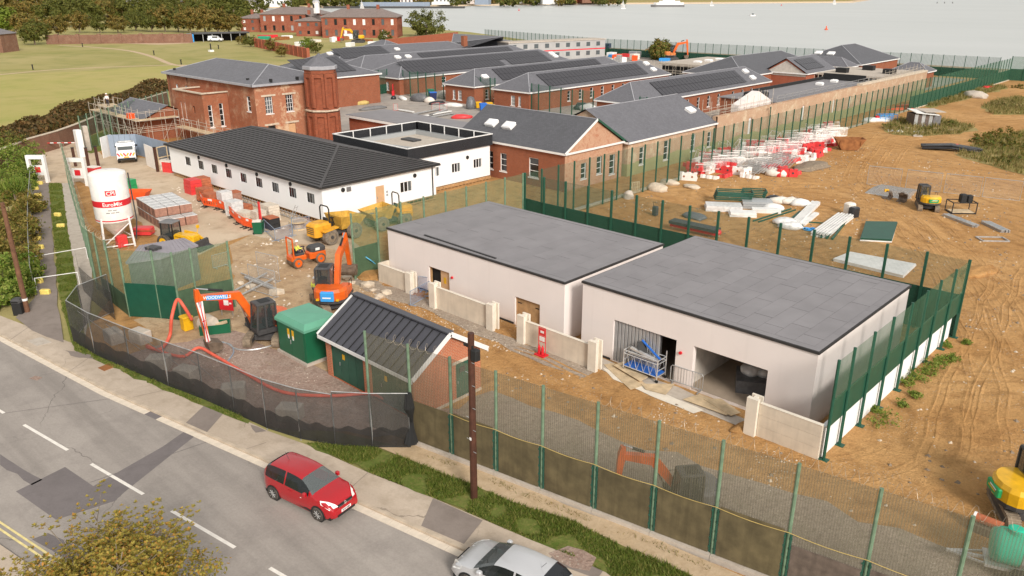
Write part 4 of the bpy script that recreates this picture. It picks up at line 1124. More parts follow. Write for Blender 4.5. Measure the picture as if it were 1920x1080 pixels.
# pale gabled store in front of the long wing
tp = thing('rendered_store','pale grey gable-ended store rising behind scaffolding and the perimeter wall','building',(-58,98,0))
MB().add([(-54.5,101.5,0),(-53.4,101.5,0),(-53.4,111,0),(-54.5,111,0),(-54.5,101.5,5.0),(-53.4,101.5,5.0),(-53.4,111,4.8),(-54.5,111,4.8),(-53.4,107,6.4),(-54.5,107,6.4)],[(0,1,5,4),(1,2,6,8,5),(2,3,7,6),(3,0,4,9,7),(4,5,8,9),(6,7,9,8)]).build('wall','rendered',tp,world=True)

# ---- C1: gabled brick house with the pale gable, C2: long range on the perimeter line
c1 = wing('brick house with a pale patched gable and two big roof domes beside the white prefab',-68,-52.0,62.9,72.9,4.0,7.05,axis='x',h0=0,h1=0,sm='slatedark',
          front=[(-66.0,-64.9,.9,2.9),(-63.8,-62.4,.9,2.9),(-61.3,-60.3,.9,2.9),(-57.0,-55.6,.9,3.0)],right=[(65.6,66.5,.9,2.6),(68.3,69.2,1.0,2.9),(70.6,71.6,.6,2.8)],bm='brick',name='brick_house',group=None,ov=.25,pm='glass')
MB().add([(-51.985,62.92,0),(-51.985,72.88,0),(-51.985,72.88,4.0),(-51.985,67.9,6.9),(-51.985,62.92,4.0)],[])
mb = MB(); wallface(mb,'x',-51.98,1,62.9,72.9,0,4.0,[(65.6,66.5,.9,2.6),(68.3,69.2,1.0,2.9),(70.6,71.6,.6,2.8)],.1); mb.face([(-51.98,62.9,4.0),(-51.98,72.9,4.0),(-51.98,67.9,6.88)]); mb.build('gable_facing','brickgable',c1,world=True)
for s_ in (-1,1):
 yy = 62.62 if s_ < 0 else 73.18
 MB().bar((-51.72,yy,4.02),(-51.72,67.9,7.0),.08,.22).build('bargeboard','white' if s_ < 0 else 'greenpost',c1,world=True)
hw = 5.25; upv = Vector((0,hw,2.93)).normalized(); nv = Vector((0,-2.93,hw)).normalized()
for x in (-64.6,-61.9): rooflight(c1,Vector((x,62.65,4.12)) + upv * 2.7,nv,upv,.85)
c2r = [(75.6,76.5,1.0,3.0),(80.6,81.6,.8,3.1),(86.6,87.6,1.0,3.1),(90.5,91.4,1.0,2.9)]
c2 = wing('long slate-roofed brick range with a white fascia along the perimeter line',-63.5,-51.5,73.3,92.0,3.85,7.0,right=c2r,h0=0,h1=0,bm='brickpale',name='brick_house',group=None,lights=[(90.0,.45)],ov=.3)
# ---- perimeter wall
pw = thing('perimeter_wall','long patched brick perimeter wall, green stained low down','wall',(-51.5,92,0))
mb = MB(); wallface(mb,'x',-51.2,1,92.1,172,0,4.7,[(100.5,101.5,1.4,3.6),(117,117.8,1.2,3.6),(128,128.8,1.4,3.4),(134.5,135.3,1.4,3.4)],.2)
mb.box(-51.9,92.1,0,-51.5,172,4.7); mb.face([(-51.2,92.1,4.7),(-51.2,172,4.7),(-51.5,172,4.7),(-51.5,92.1,4.7)]); mb.face([(-51.2,172,0),(-51.5,172,0),(-51.5,172,4.7),(-51.2,172,4.7)])
mb.build('wall','brickpale',pw,world=True)
for a in (100.5,117,128,134.5): MB().box(-51.38,a,1.4,-51.34,a + .85,3.5).build('blocked_window','plastersheet',pw,world=True)
MB().box(-52.0,139,4.705,-51.1,172,5.0).build('coping','stone',pw,world=True)
MB().tube([(-50.9,106,0),(-50.9,106,4.4),(-50.7,105.6,4.6),(-50.5,105,4.6)],.07,8).build('vent_pipe','greenpost',pw,world=True)

# ---- big two-storey brick building, annex, tower
ad = thing('brick_hall','two-storey patched brick hall with low slate hipped roof and sash windows','building',(-97.3,54,0))
ex = [(55.4,56.5,4.3,6.5),(58.5,59.6,4.3,6.5),(55.5,56.6,.8,2.7),(58.6,59.7,.8,2.7)]
sx = [(-120.2,-119.3,4.0,6.6),(-117.2,-116.3,4.0,6.6),(-114.4,-113.5,4.0,6.6),(-99.6,-98.6,4.6,6.6)]
mb = MB(); wallface(mb,'x',-97.3,1,54,66.0,0,8.0,ex,.2); wallface(mb,'y',54,-1,-122.7,-97.3,0,8.0,sx,.2); wallface(mb,'y',66,1,-122.7,-97.3,0,8.0); wallface(mb,'x',-122.7,-1,54,66,0,8.0)
mb.build('wall','brickold',ad,world=True); mb = MB(); wallface(mb,'x',-97.28,1,54.0,66,0,7.94,ex,.05); mb.build('wall_facing','brickhall',ad,world=True)
rb,r0,r1 = hip_roof(-123.0,-97.0,53.7,66.3,8.2,10.05,'x',.75,1,.2); rb.build('roof','slate',ad,world=True)
ridge_caps(ad,[(r0,r1),((-97,53.7,8.2),r1),((-97,66.3,8.2),r1),((-123,53.7,8.2),r0)],'lead',.06)
MB().box(-123.2,53.45,7.95,-96.8,53.69,8.22).box(-96.99,53.45,7.95,-96.75,66.3,8.22).build('gutter','lead',ad,world=True)
for i,k in enumerate(ex):
 if i < 2: win(ad,'x',-97.3,1,*k,3,4,'white','glassmid' if i == 0 else 'glass',.2,.05,True)
 else: MB().box(-97.5,k[0],k[2],-97.45,k[1],k[3]).build('boarding','opening' if i == 2 else 'doorwood',ad,world=True)
 MB().box(-97.33,k[0] - .5,k[3] + .05,-97.22,k[1] + .5,k[3] + .28).build('lintel','stone',ad,world=True)
for i,k in enumerate(sx): win(ad,'y',54,-1,*k,1,3,'white','glasspale' if i < 3 else 'glass',.2,.07,True)
MB().tube([(-116.0,53.9,0),(-116.0,53.9,7.9)],.06,6).tube([(-121.8,53.9,0),(-121.8,53.9,7.9)],.06,6).build('downpipe','brownpole',ad,world=True)
for p in ((-121.5,54.6),(-100.5,54.8),(-97.6,56.5),(-97.6,60.5)): MB().box(p[0],p[1],8.3,p[0] + .35,p[1] + .3,8.75).build('roof_vent','black',ad,world=True)
an = thing('brick_annex','square brick annex with tall arched windows against the brick hall','building',(-112,50.6,0))
ay = 50.4; ah = [(-104.35 - 3.6,-104.35 - 3.0,2.2,5.3),(-105.2,-104.4,2.2,5.4)]
mb = MB()
axw = [(51.0,51.6,2.2,5.2),(52.6,53.2,2.2,5.3)]
wallface(mb,'x',-104.6,1,ay,53.99,0,6.7,axw,.2); wallface(mb,'y',ay,-1,-112.5,-104.6,0,6.7,[(-111.5,-111.1,2.8,5.2),(-110.3,-109.9,2.8,5.2),(-107.8,-107.2,3.9,4.9)],.2); wallface(mb,'x',-112.5,-1,ay,53.99,0,6.7)
mb.face([(-112.5,ay,6.5),(-104.6,ay,6.5),(-104.6,53.99,6.5),(-112.5,53.99,6.5)]); mb.build('wall','brickold',an,world=True)
for k in axw: win(an,'x',-104.6,1,*k,1,4,'white','opening',.2,.08,True)
for k in [(-111.5,-111.1,2.8,5.2),(-110.3,-109.9,2.8,5.2)]: win(an,'y',ay,-1,*k,1,3,'white','glass',.2,.06,True)
MB().box(-112.75,ay - .25,6.702,-104.35,ay + .2,6.85).box(-104.8,ay + .2,6.702,-104.35,54,6.85).box(-112.75,ay + .2,6.702,-112.3,54,6.85).build('coping','stone',an,world=True)
tw = thing('octagonal_tower','octagonal brick tower with sunk panels and pointed slate cap','tower',(-94.6,62.5,0)); tw.scale = (.78,.78,1.0)
TX,TY = -94.6,62.5; ro = PI / 8
def octo(prof,m,nm): return MB().lathe(prof,(TX,TY,0),8,ro).build(nm,m,tw,world=True)
octo([(2.62,0),(2.62,4.2),(2.95,4.35),(2.95,4.6),(2.55,4.75),(2.55,9.2),(2.72,9.35),(2.72,9.75)],'bricktower','shaft')
octo([(3.0,4.36),(3.05,4.42),(3.05,4.56),(3.0,4.6)],'stone','string_course')
octo([(2.78,9.752),(3.0,9.85),(3.0,10.25),(2.8,10.3)],'lead','cornice')
octo([(2.82,10.302),(.04,11.85)],'slate','cap')
for k in range(8):
 a = k * PI / 4; ca,sa = math.cos(a),math.sin(a)
 for (r,z0,z1) in ((2.62,.4,3.6),(2.55,5.1,8.7)):
  ap = r * math.cos(PI / 8); hw = r * math.sin(PI / 8)
  pil = MB()   # corner pilasters and heads leave the panel sunk
  for s_ in (-1,1): pil.ob((TX + ca * (ap + .05) - sa * s_ * (hw - .17),TY + sa * (ap + .05) + ca * s_ * (hw - .17),(z0 + z1) / 2),(.5,.44,z1 - z0 + .4),a)
  pil.ob((TX + ca * (ap + .05),TY + sa * (ap + .05),z1 + .35),(.498,2 * hw - .02,.5),a)
  pil.build('pilaster','bricktower',tw,world=True)
# roofs just behind the hall
wing('small slate roof with solar arrays behind the brick hall',-138,-121.6,77,93,5.2,8.3,sol=(78.5,89,.2,.9,()),name='brick_house',group=None)
# flat-roofed brick range behind the prefab buildings
fl = thing('flat_roof_range','flat grey-roofed brick range between the tower and the gabled house','building',(-86,66.8,0))
MB().box(-95,66.9,0,-70,73.2,3.0).build('wall','brickred',fl,world=True); MB().box(-95.3,66.6,3.002,-70,73.5,3.3).build('roof','felt2',fl,world=True); MB().box(-95.32,66.5,2.9,-70,66.598,3.2).build('fascia','white',fl,world=True)
# small gabled porch building under scaffolding
po = wing('low brick building with plain slate gable roof inside the scaffolding',-125,-113.2,45.8,52.5,2.9,4.6,axis='x',h0=0,h1=0,name='brick_house',group=None)

# ================================================================ far hospital blocks, far walls
def block(label,x0,x1,y0,y1,eave,ridge,n_x,n_y,axis='x',ux=None,roofm='slatebrown',rot=0,floors=2,wm='brickfar'):
 """old two-storey block turned by rot about its near corner; windows on its two near faces"""
 t = thing('hospital_block',label,'building',(x0,y0,0),rot,group='old brick blocks by the sea')
 L,D = x1 - x0,y1 - y0; fh = eave / floors
 def holes(n,ln): return [(ln * (i + .5) / n - .6,ln * (i + .5) / n + .6,f * fh + .9,f * fh + fh - 1.0) for i in range(n) for f in range(floors)]
 mb = MB(); hx,hy = holes(n_x,L),holes(n_y,D)
 wallface(mb,'y',0,-1,0,L,0,eave,hx,.3); wallface(mb,'x',L,1,0,D,0,eave,hy,.3); wallface(mb,'y',D,1,0,L,0,eave); wallface(mb,'x',0,-1,0,D,0,eave)
 mb.build('wall',wm,t)
 rb,_,_ = hip_roof(-.5,L + .5,-.5,D + .5,eave,ridge,axis,.9,.9,.35); rb.build('roof',roofm,t)
 for h in hx:
  p = MB(); bars(p,'y',0,-1,*h,.2,.3); p.build('window',random.choice(['glasspale','glassmid','glass','white']),t)
 for h in hy:
  p = MB(); bars(p,'x',0 + L,1,*h,.2,.3); p.build('window',random.choice(['glasspale','glassmid','glass','white']),t)
 for k in range(2):
  MB().box(L * (.3 + .4 * k),D * .5 - .5,ridge - 1,L * (.3 + .4 * k) + 1.2,D * .5 + .5,ridge + 1.6).build('chimney',wm,t)
 return t
HR = R(43)
pA = g(605,71); block('near red brick hospital block with tall windows facing the yard',pA.x,pA.x + 32,pA.y,pA.y + 16,8.6,11.6,8,4,rot=HR)
pB = g(556,68); block('lower red brick wing beside the near hospital block',pB.x,pB.x + 11,pB.y,pB.y + 20,6.6,9,3,4,rot=HR)
pC = g(490,61); block('left red brick hospital block with white cupola',pC.x,pC.x + 30,pC.y,pC.y + 18,8.5,11.3,7,4,rot=HR)
pD = g(452,60); block('leftmost red brick block half hidden by the dark oaks',pD.x,pD.x + 12,pD.y,pD.y + 14,6.5,8.5,3,3,rot=HR)
cu = thing('cupola','white domed cupola with louvres above the hospital roofs','cupola',gd(594,24,385))
MB().lathe([(1.4,-2),(1.4,2.4),(1.7,2.5),(1.7,2.8)],(0,0,0),8).build('drum','white',cu); MB().lathe([(1.5,2.81),(1.3,3.6),(.7,4.3),(.1,4.6)],(0,0,0),8).build('dome','lead',cu); MB().box(-.5,-1.55,.3,.5,-1.38,1.8).build('louvre','black',cu)
cu.location.z = 11.4
# garden wall of the field, with buttresses; brick lodge; open shed with van
gw = thing('garden_wall','long brick wall with buttresses along the far side of the field','wall',g(88,83))
ga,gb = g(88,83),g(362,80); dv = (gb - ga); n = 7
MB().bar(ga + Vector((0,0,1.65)),gb + Vector((0,0,1.65)),.5,3.3).build('wall','brickwall',gw,world=True)
for i in range(n):
 p = ga + dv * ((i + .5) / n); MB().ob((p.x,p.y,1.8),(1.2,1.2,3.6),math.atan2(dv.y,dv.x)).build('buttress','brickwall',gw,world=True)
lo = thing('brick_lodge','square brick lodge with slate roof at the left edge of the field','building',g(-20,97))
MB().ob((0,0,2.9),(15,9,5.8),HR).build('wall','brickwall',lo)
rb,_,_ = hip_roof(-7.8,7.8,-4.8,4.8,5.8,8.0,'x'); o = rb.build('roof','slatefar',lo); o.rotation_euler = (0,0,HR)
os_ = thing('open_shed','open-fronted vehicle shed with flat roof and a blue end wall','shed',g(365,79))
sa,sb = g(366,79),g(470,76); sv = (sb - sa); sL = sv.length; sr = math.atan2(sv.y,sv.x)
os_.rotation_euler = (0,0,sr)
MB().box(0,-.3,2.9,sL,6,3.3).build('roof','machinegrey',os_); MB().box(0,5.8,0,sL,6,2.89).build('back_wall','opening',os_); MB().box(-2,0,0,-.1,5.9,2.95).build('end_wall','skyblue',os_)
for i in range(6): MB().box(sL * (i + 1) / 6 - .3,0,0,sL * (i + 1) / 6 - .1,.2,2.89).build('post','galv',os_)
ww = thing('boundary_wall','red brick boundary wall with piers right of the field','wall',g(480,84))
wa,wb = g(480,88),g(578,110)
MB().bar(wa + Vector((0,0,1.5)),wb + Vector((0,0,1.5)),.5,3.0).build('wall','brickred',ww,world=True)
for i in range(14):
 p = wa.lerp(wb,i / 13); MB().ob((p.x,p.y,1.55),(.8,.9,3.1),math.atan2((wb - wa).y,(wb - wa).x)).build('pier','brickred',ww,world=True)
w3 = thing('boundary_wall','brick boundary wall behind the slate roofs near the round bush','wall',g(722,92))
MB().bar(g(724,92) + Vector((0,0,1.6)),g(858,76) + Vector((0,0,1.6)),.5,3.4).build('wall','brickred',w3,world=True)
# perimeter wall at the left, along the hedge
wl = thing('boundary_wall','low old brick wall below the long bramble hedge','wall',g(60,293))
pts = [g(-60,345),g(60,293),g(112,277),g(150,262),g(230,225),g(316,196)]
mb = MB()
for a,b in zip(pts[:-1],pts[1:]): mb.bar(a + Vector((0,0,1.1)),b + Vector((0,0,1.1)),.4,2.2)
mb.build('wall','brickwall',wl,world=True)
mb = MB()
for a,b in zip(pts[:-1],pts[1:]): mb.bar(a + Vector((0,0,2.24)),b + Vector((0,0,2.24)),.5,.08)
mb.build('coping','stone',wl,world=True)
# ================================================================ fences
def fence(label,pts,h,post_m,mesh_m,r=.06,boards=None,base=None,name='security_fence',mesh_z0=0.0,round_post=True,foot=False,group=None,cap=True,skip_mesh=()):
 """posts, mesh sheets and boards, each an object; boards = (z0, z1, material, set of bays or None, thickness)"""
 t = thing(name,label,'fence',(pts[0][0],pts[0][1],0),group=group)
 L = t.location; pm = None
 for p in pts:
  if pm is None:
   mb = MB()
   if round_post: mb.tube([(0,0,0),(0,0,h)],r,8)
   else: mb.box(-r,-r,0,r,r,h)
   if foot: mb.box(-.22,-.16,0,.22,.16,.04)
   pm = mb.build('post',post_m,t); o = pm
  else: o = pm.copy(); COL.objects.link(o)
  o.location = (p[0] - L[0],p[1] - L[1],0)
 for i,(a,b) in enumerate(zip(pts[:-1],pts[1:])):
  if i not in skip_mesh: MB().panel((a[0],a[1]),(b[0],b[1]),mesh_z0,h - .06).build('mesh_panel',mesh_m,t,world=True)
  for bd in (boards or ()):
   z0,z1,bm,bays = bd[:4]
   if bays is not None and i not in bays: continue
   dz = rnd(-.12,.12) if len(bd) > 4 else 0
   A,B = Vector((a[0],a[1],0)),Vector((b[0],b[1],0)); d = (B - A).normalized(); n = Vector((-d.y,d.x,0)) * (-.05 if name == 'road_fence' else .05)
   MB().bar(A + d * (.16 if name == 'road_fence' else .04) + n + Vector((0,0,(z0 + z1 + dz) / 2)),B - d * (.16 if name == 'road_fence' else .04) + n + Vector((0,0,(z0 + z1 + dz) / 2)),.03,z1 - z0 + dz).build('fence_board',bm,t,world=True)
 return t
def coil(parent,a,b,z,r=.22,turn=.42,m='wire'):
 a,b = Vector((a[0],a[1],z)),Vector((b[0],b[1],z)); L = (b - a).length; d = (b - a).normalized(); s_ = Vector((-d.y,d.x,0)); n = int(L / turn) * 8
 MB().tube([a + d * L * i / n + s_ * math.cos(i * PI / 4) * r + Vector((0,0,math.sin(i * PI / 4) * r)) for i in range(n + 1)],.006,3,False).build('razor_wire',m,parent,world=True)
FX = [-28.25,-25.67,-23.33,-20.94,-18.65,-16.2,-13.7,-11.3,-8.72,-6.19,-3.66,-1.2,1.3]
FP = [(x,20.35 + (x + 25.67) * .1704) for x in FX]
ff = fence('tall old mesh fence with pale green posts and brown boards along the road',FP,5.1,'greenpostold','mesh_old',.07,
           boards=[(.28,2.3,'brownboard',set(range(1,8)),1),(.28,1.9,'greydoorboard',{8,9},1)],name='road_fence')
for i in range(1,9):
 a,b = FP[i],FP[i + 1]
 MB().bar((a[0],a[1],.13),(b[0] - .02,b[1],.13),.42,.26).build('plinth','concrete',ff,world=True)
MB().bar((FP[9][0],FP[9][1],.1),(FP[-1][0],FP[-1][1],.1),.4,.2).build('plinth','concrete',ff,world=True)
for i in range(2,11):
 x,y = FP[i]
 for s_ in (-1,1):
  mb = MB().box(x + s_ * .1 - .03,y - .06,.3,x + s_ * .1 + .03,y + .0,2.25)
  for k in range(5): mb.box(x + s_ * .13 - .035,y - .09,.5 + k * .4,x + s_ * .13 + .035,y - .055,.57 + k * .4)
  mb.build('clamp_rail','doorgreen',ff,world=True)
rp = []
for i in range(2,12):
 a,b = Vector((*FP[i],0)),Vector((*FP[i + 1],0))
 for k in range(6):
  p = a.lerp(b,k / 6); rp.append((p.x,p.y - .1,2.36 - .07 * math.sin(PI * k / 6)))
tag(MB().tube(rp,.014,5).build('rope','rope'),'yellow rope strung along the boards of the road fence','rope')
coil(ff,FP[5],FP[12],5.25); coil(ff,(FP[0][0] + 1.4,FP[0][1] + .1),FP[2],5.2)
# ---- left fence, curving round the near corner
LF = [g(u,v,4.6) for u,v in ((425,452),(355,465),(320,473),(282,470),(221,467),(195,450),(174,436),(160,425))]
e0,e1 = LF[-1],g(114,268,4.6); n = int((e1 - e0).length / 2.5)
LF += [e0.lerp(e1,(i + 1) / n) for i in range(n)]
lf = fence('old mesh fence curving round the near left corner of the site',[(p.x,p.y) for p in LF],4.6,'greenpostold','mesh_oldgreen',.075,
           boards=[(.05,2.0,'greenold',{0,1}),(.05,2.35,'greensheet',{2,3}),(.05,1.5,'greenold',{4,5})])
for i in (3,4,5,6): coil(lf,LF[i],LF[i + 1],4.75)
for i in range(7,len(LF) - 1): coil(lf,LF[i],LF[i + 1],4.7)
mb = MB()
for i in range(4,9):
 a,b = LF[i],LF[i + 1]; d = Vector((-(b - a).y,(b - a).x,0)).normalized() * .9
 mb = MB().panel((a.x + d.x,a.y + d.y),(b.x + d.x,b.y + d.y),0,1.9); mb.build('netting_sheet','netting',lf,world=True)
# grey corrugated store inside the corner
st = thing('site_store','low grey corrugated store with a mauve roof inside the near left fence corner','store',g(300,545))
c0,c1,c2_,c3 = g(232,478,2.9),g(300,471,2.9),g(372,458,2.9),g(345,444,2.9)
A,B = g(236,496,2.5),g(302,487,2.5); Cc,D = g(372,462,2.5),g(345,444,2.7)
roofp = [(A.x,A.y),(B.x,B.y),(Cc.x,Cc.y),(D.x,D.y),(g(262,458,2.7).x,g(262,458,2.7).y)]
MB().prism(roofp,2.5,2.62).build('roof',mat('mauve',(.30,.275,.30),.6,.12,1),st,world=True)
cxm,cym = sum(p[0] for p in roofp) / 5,sum(p[1] for p in roofp) / 5
MB().prism([(cxm + (p[0] - cxm) * .94,cym + (p[1] - cym) * .94) for p in roofp],0,2.49).build('wall','machinelight',st,world=True)
for k in range(16):
 p,q = A.lerp(Cc,k / 16),g(262,458,2.7).lerp(D,k / 16); MB().bar((p.x,p.y,2.635),(q.x,q.y,2.635),.05,.03).build('roof_rib','mauve',st,world=True)
MB().ob((g(287,463,2.8).x,g(287,463,2.8).y,2.7),(.9,.7,.25),.3).build('hatch','machinegrey',st,world=True)
# ---- inner fence x = -46, then along the perimeter wall to the sea
IP = [(-46.0,31.95 + i * 2.26) for i in range(9)]
fence('mesh fence with weathered posts between the white prefab and the flat-roofed building',IP,5.0,'greenpostold','mesh_oldgreen',.075,boards=[(.05,2.35,'greenold',{0})])
LP = [(-46.0 - .008 * i,50.2 + i * 2.3) for i in range(73)]
fence('long green mesh fence running beside the brick perimeter wall',LP[:44],5.0,'greenpost','mesh_new',.06,round_post=False); fence('dense green fence with solid lower boards running on to the sea corner',LP[43:],5.0,'greenpost','mesh_green',.06,boards=[(.05,2.4,'greensheet',None)],round_post=False)
mb = MB().box(-46.75,51,0,-46.35,216,.16); struct(mb.build('kerb','stone'))
RP = [(-46.0 + .02,50.25)] + [(-43.63 + i * 2.334,50.1 + i * .055) for i in range(15)]
fence('green mesh fence with solid lower boards behind the flat-roofed buildings',RP,5.0,'greenpost','mesh_new',.075,boards=[(.05,2.75,'greensheet',None)],round_post=False)
GP = [(-11.05,32.2),(-11.05,33.95),(-11.05,36.35),(-11.05,38.8),(-11.05,41.4),(-11.05,43.76),(-11.05,46.0),(-11.0,48.5)]
gp = fence('green mesh fence above a white plinth wall at the right side of the buildings',GP + [(-10.95,50.87)],5.0,'greenpost','mesh_green',.075,boards=[(1.6,2.95,'greensheet',None)],mesh_z0=2.9,foot=True)
MB().box(-11.4,32.3,0,-11.2,50.6,1.62).build('plinth_wall','whitewall',gp,world=True)
# tall corner by the sea
SP_ = [(-46.6,215.8),(-44.0,216.4),(-41.6,217),(-39.2,217.6),(-38.4,221),(-38.0,225)]
fence('dense green fence corner at the far end by the sea',SP_,5.4,'greenpost','mesh_green',.08,boards=[(.05,2.6,'greensheet',None)],round_post=False)
# sea wall fence
sw = thing('sea_wall','grey concrete sea wall below the shoreline fence','wall',(-100,218,0))
MB().bar((-162,213.5,1.0),(-46,220.5,1.0),.5,2.2).build('wall','stone',sw,world=True); MB().bar((-38,226.5,1.0),(110,316,1.0),.5,2.2).build('wall','stone',sw,world=True)
def lerpn(a,b,n): return [(a[0] + (b[0] - a[0]) * i / n,a[1] + (b[1] - a[1]) * i / n) for i in range(n + 1)]
fence('far mesh fence along the shore left of the blue containers',lerpn((-230,228),(-161,211.5),29),5.0,'greenpost','mesh_far',.06,boards=[(.05,1.6,'greensheet',None)],round_post=False)
fence('far mesh fence along the sea wall with dark green sheeting',lerpn((-160.5,211),(-49,216),46),5.0,'greenpost','mesh_far',.06,boards=[(.05,2.1,'greensheet',None)],round_post=False)
fence('far mesh fence continuing past the sea corner to the right edge',lerpn((-37.8,226),(40,262),34),5.0,'greenpost','mesh_far',.06,round_post=False)
# left rear fence beyond the gates
a,b = g(146,217,4.6),g(313,168,4.6)
fence('grey-green mesh fence below the hedge beside the brick hall',lerpn(a,b,14),4.6,'greenpostold','mesh_far',.08)
# inner yard fences
def inner(label,tops,h,boards=None):
 return fence(label,[(g(u,v,h).x,g(u,v,h).y) for u,v in tops],h,'greenpost','mesh_new',.07,boards=boards,round_post=False)
gt = inner('pair of tall green mesh gates with solid lower panels in the brick yard',[(692,133),(709,131),(725,129)],4.8,[(.1,1.9,'greensheet',None)])
inner('yard fence right of the tall green gates',[(755,131),(768,134),(783,134),(798,136),(815,137),(831,138)],4.8)
inner('grey mesh fence left of the tall green gates',[(625,126),(655,128),(688,131)],4.8)
inner('yard fence before the wing with the wheelie bins',[(892,143),(901,144),(919,146),(928,146)],4.8)
inner('yard fence before the white bulk bags',[(997,156),(1010,158),(1031,161),(1052,164),(1073,168),(1093,169),(1113,170)],4.8)
inner('short yard fence behind the long slate range',[(1200,181),(1213,182),(1228,184)],4.8)

# ================================================================ temporary site fencing along the pavement, black netting
HB = [g(u,v) for u,v in ((140,643),(180,668),(248,698),(318,727),(384,752),(442,778),(502,806),(565,826),(630,838),(700,842),(771,842))]
def heras(label,a,b,h,m_up,m_low,zl,group,frame='galv',sagz=.15,brace=False):
 t = thing('fence_panel',label,'fence panel',a,group=group); d = (b - a).normalized()
 f = MB().tube([a,a + Vector((0,0,h))],.022,6).tube([b - d * .04,b - d * .04 + Vector((0,0,h))],.022,6).tube([a + Vector((0,0,h)),b - d * .04 + Vector((0,0,h))],.022,6).tube([a + Vector((0,0,.15)),b - d * .04 + Vector((0,0,.15))],.02,6)
 f.build('frame',frame,t,world=True)
 n = 10; up = MB(); lo = MB(); off = Vector((-d.y,d.x,0)) * -.04
 L = (b - a).length
 for i in range(n):
  p,q = a.lerp(b,i / n) + off,a.lerp(b,(i + 1) / n) + off; w0,w1 = [x + off * 1.2 * math.sin(9 * k + x.x) for x,k in ((p,i / n),(q,(i + 1) / n))]
  z0,z1 = zl + .12 * math.sin(i * 1.1 + a.x),zl + .12 * math.sin((i + 1) * 1.1 + a.x)
  s0,s1 = h - sagz * abs(math.sin(PI * i / n)) * rnd(.2,.5),h - .05
  u0,u1 = L * i / n,L * (i + 1) / n
  if m_low: lo.face([(p.x,p.y,.12),(q.x,q.y,.12),(w1.x,w1.y,z1),(w0.x,w0.y,z0)],[(u0,0),(u1,0),(u1,z1),(u0,z0)])
  if m_up: up.face([(w0.x,w0.y,z0 if m_low else .15),(w1.x,w1.y,z1 if m_low else .15),(q.x,q.y,h),(p.x,p.y,h)],[(u0,z0),(u1,z1),(u1,h),(u0,h)])
 if m_up: up.build('netting',m_up,t,world=True,smooth=True)
 if m_low: lo.build('lower_netting',m_low,t,world=True,smooth=True)
 if brace:
  m_ = a.lerp(b,.5); n_ = Vector((-d.y,d.x,0))
  MB().tube([m_ + Vector((0,0,h * .9)),m_ + n_ * 1.6 + d * .3 + Vector((0,0,.3))],.02,6).build('brace',frame,t,world=True)
 return t
words = ['first black netted site panel from the bin, at the fence corner','second black netted site panel from the corner','third black netted site panel from the corner, before the digger arm','fourth black netted site panel, crossed by the orange pipe','fifth black netted site panel, with a loose grey tie',
         'sixth black netted site panel, sagging at the top','seventh black netted site panel, curving with the verge','eighth black netted site panel, near the kiosk','ninth black netted site panel, before the shed doors','torn last black netted site panel beside the brick shed']
for i,(a,b) in enumerate(zip(HB[:-1],HB[1:])):
 heras(words[i],a,b,2.75 if i < 8 else 2.9,'netting','netting_low',1.1,'black netted site panels',brace=i in (0,1,2,3))
c = g(197,598)
heras('netted site panel turning back from the corner towards the green fence',HB[0],g(160,612),2.75,'netting',None,1,'netted return panels'); heras('netted return panel meeting the old green fence',g(160,612),g(214,588),2.75,'netting',None,1,'netted return panels')
tp_ = thing('torn_netting','loose black netting hanging from the end of the site panels','netting',g(771,842))
p = g(771,842); mb = MB()
for k in range(7):
 a_ = k * .9; mb.tube([p + Vector((.1 * math.cos(a_),.1 * math.sin(a_),2.9)),p + Vector((.16 * math.cos(a_),.16 * math.sin(a_),2.2)),p + Vector((.07 * math.cos(a_ * 2),.1,1.4)),p + Vector((.2 * math.cos(a_),.2 * math.sin(a_),.35))],[.05,.1,.05,.16],6)
mb.build('netting','black',tp_,world=True)
# concrete ballast blocks behind the netting
for i,(u,v) in enumerate(((215,640),(265,640),(352,712),(545,785),(300,690),(440,745))):
 q_ = g(u,v); o = MB().bev(-.6,-.4,0,.6,.4,.75,.05).build('ballast_block','concrete',loc=None); o.location = q_; o.rotation_euler = (0,0,.2 * i)
 tag(o,['first grey concrete ballast block behind the netting at the corner','second grey concrete block, beside the first','concrete block behind the netting below the digger bucket','concrete block behind the netting near the shed','concrete block behind the third netted panel','concrete block behind the netting left of the kiosk'][i],'concrete block','ballast blocks behind the netting')
# heras line on the left path with yellow feet
hp = [g(u,v) for u,v in ((64,338),(62,372),(60,410),(60,450),(62,492),(66,545))]
nm_ = ['farthest bare wire panel beside the left path','second farthest wire panel beside the left path','middle wire panel beside the left path','second nearest wire panel beside the left path','nearest bare wire panel beside the left path']
for i,(a,b) in enumerate(zip(hp[:-1],hp[1:])): heras(nm_[i],a,b,1.9,'wiremesh',None,1,'wire panels on the left path',sagz=0)
ypos = [(75,343),(67,353),(72,366),(73,381),(72,395),(70,448),(75,464),(72,484),(75,506),(73,528),(109,403),(115,424),(86,549)]
yw = ['at the gate','second from the gate','third from the gate','fourth from the gate','fifth from the gate','just beyond the dark patch','sixth counted from the near end','fourth from the near end','third from the near end','second from the near end','on the grass, farther one','on the grass, nearer one','nearest, by the bin']
yb = None
for i,(u,v) in enumerate(ypos):
 q_ = g(u,v + 4)
 if yb is None: yb = MB().bev(-.33,-.17,.1,.33,.17,.42,.06).build('yellow_block',mat('yellowfoot',(.80,.62,.16),.7,.15,3)); o = yb
 else: o = yb.copy(); COL.objects.link(o)
 o.location = q_; o.rotation_euler = (0,0,R(43) + rnd(-.3,.3)); tag(o,'yellow fence foot block on the left path, ' + yw[i],'block','yellow fence feet on the left path')
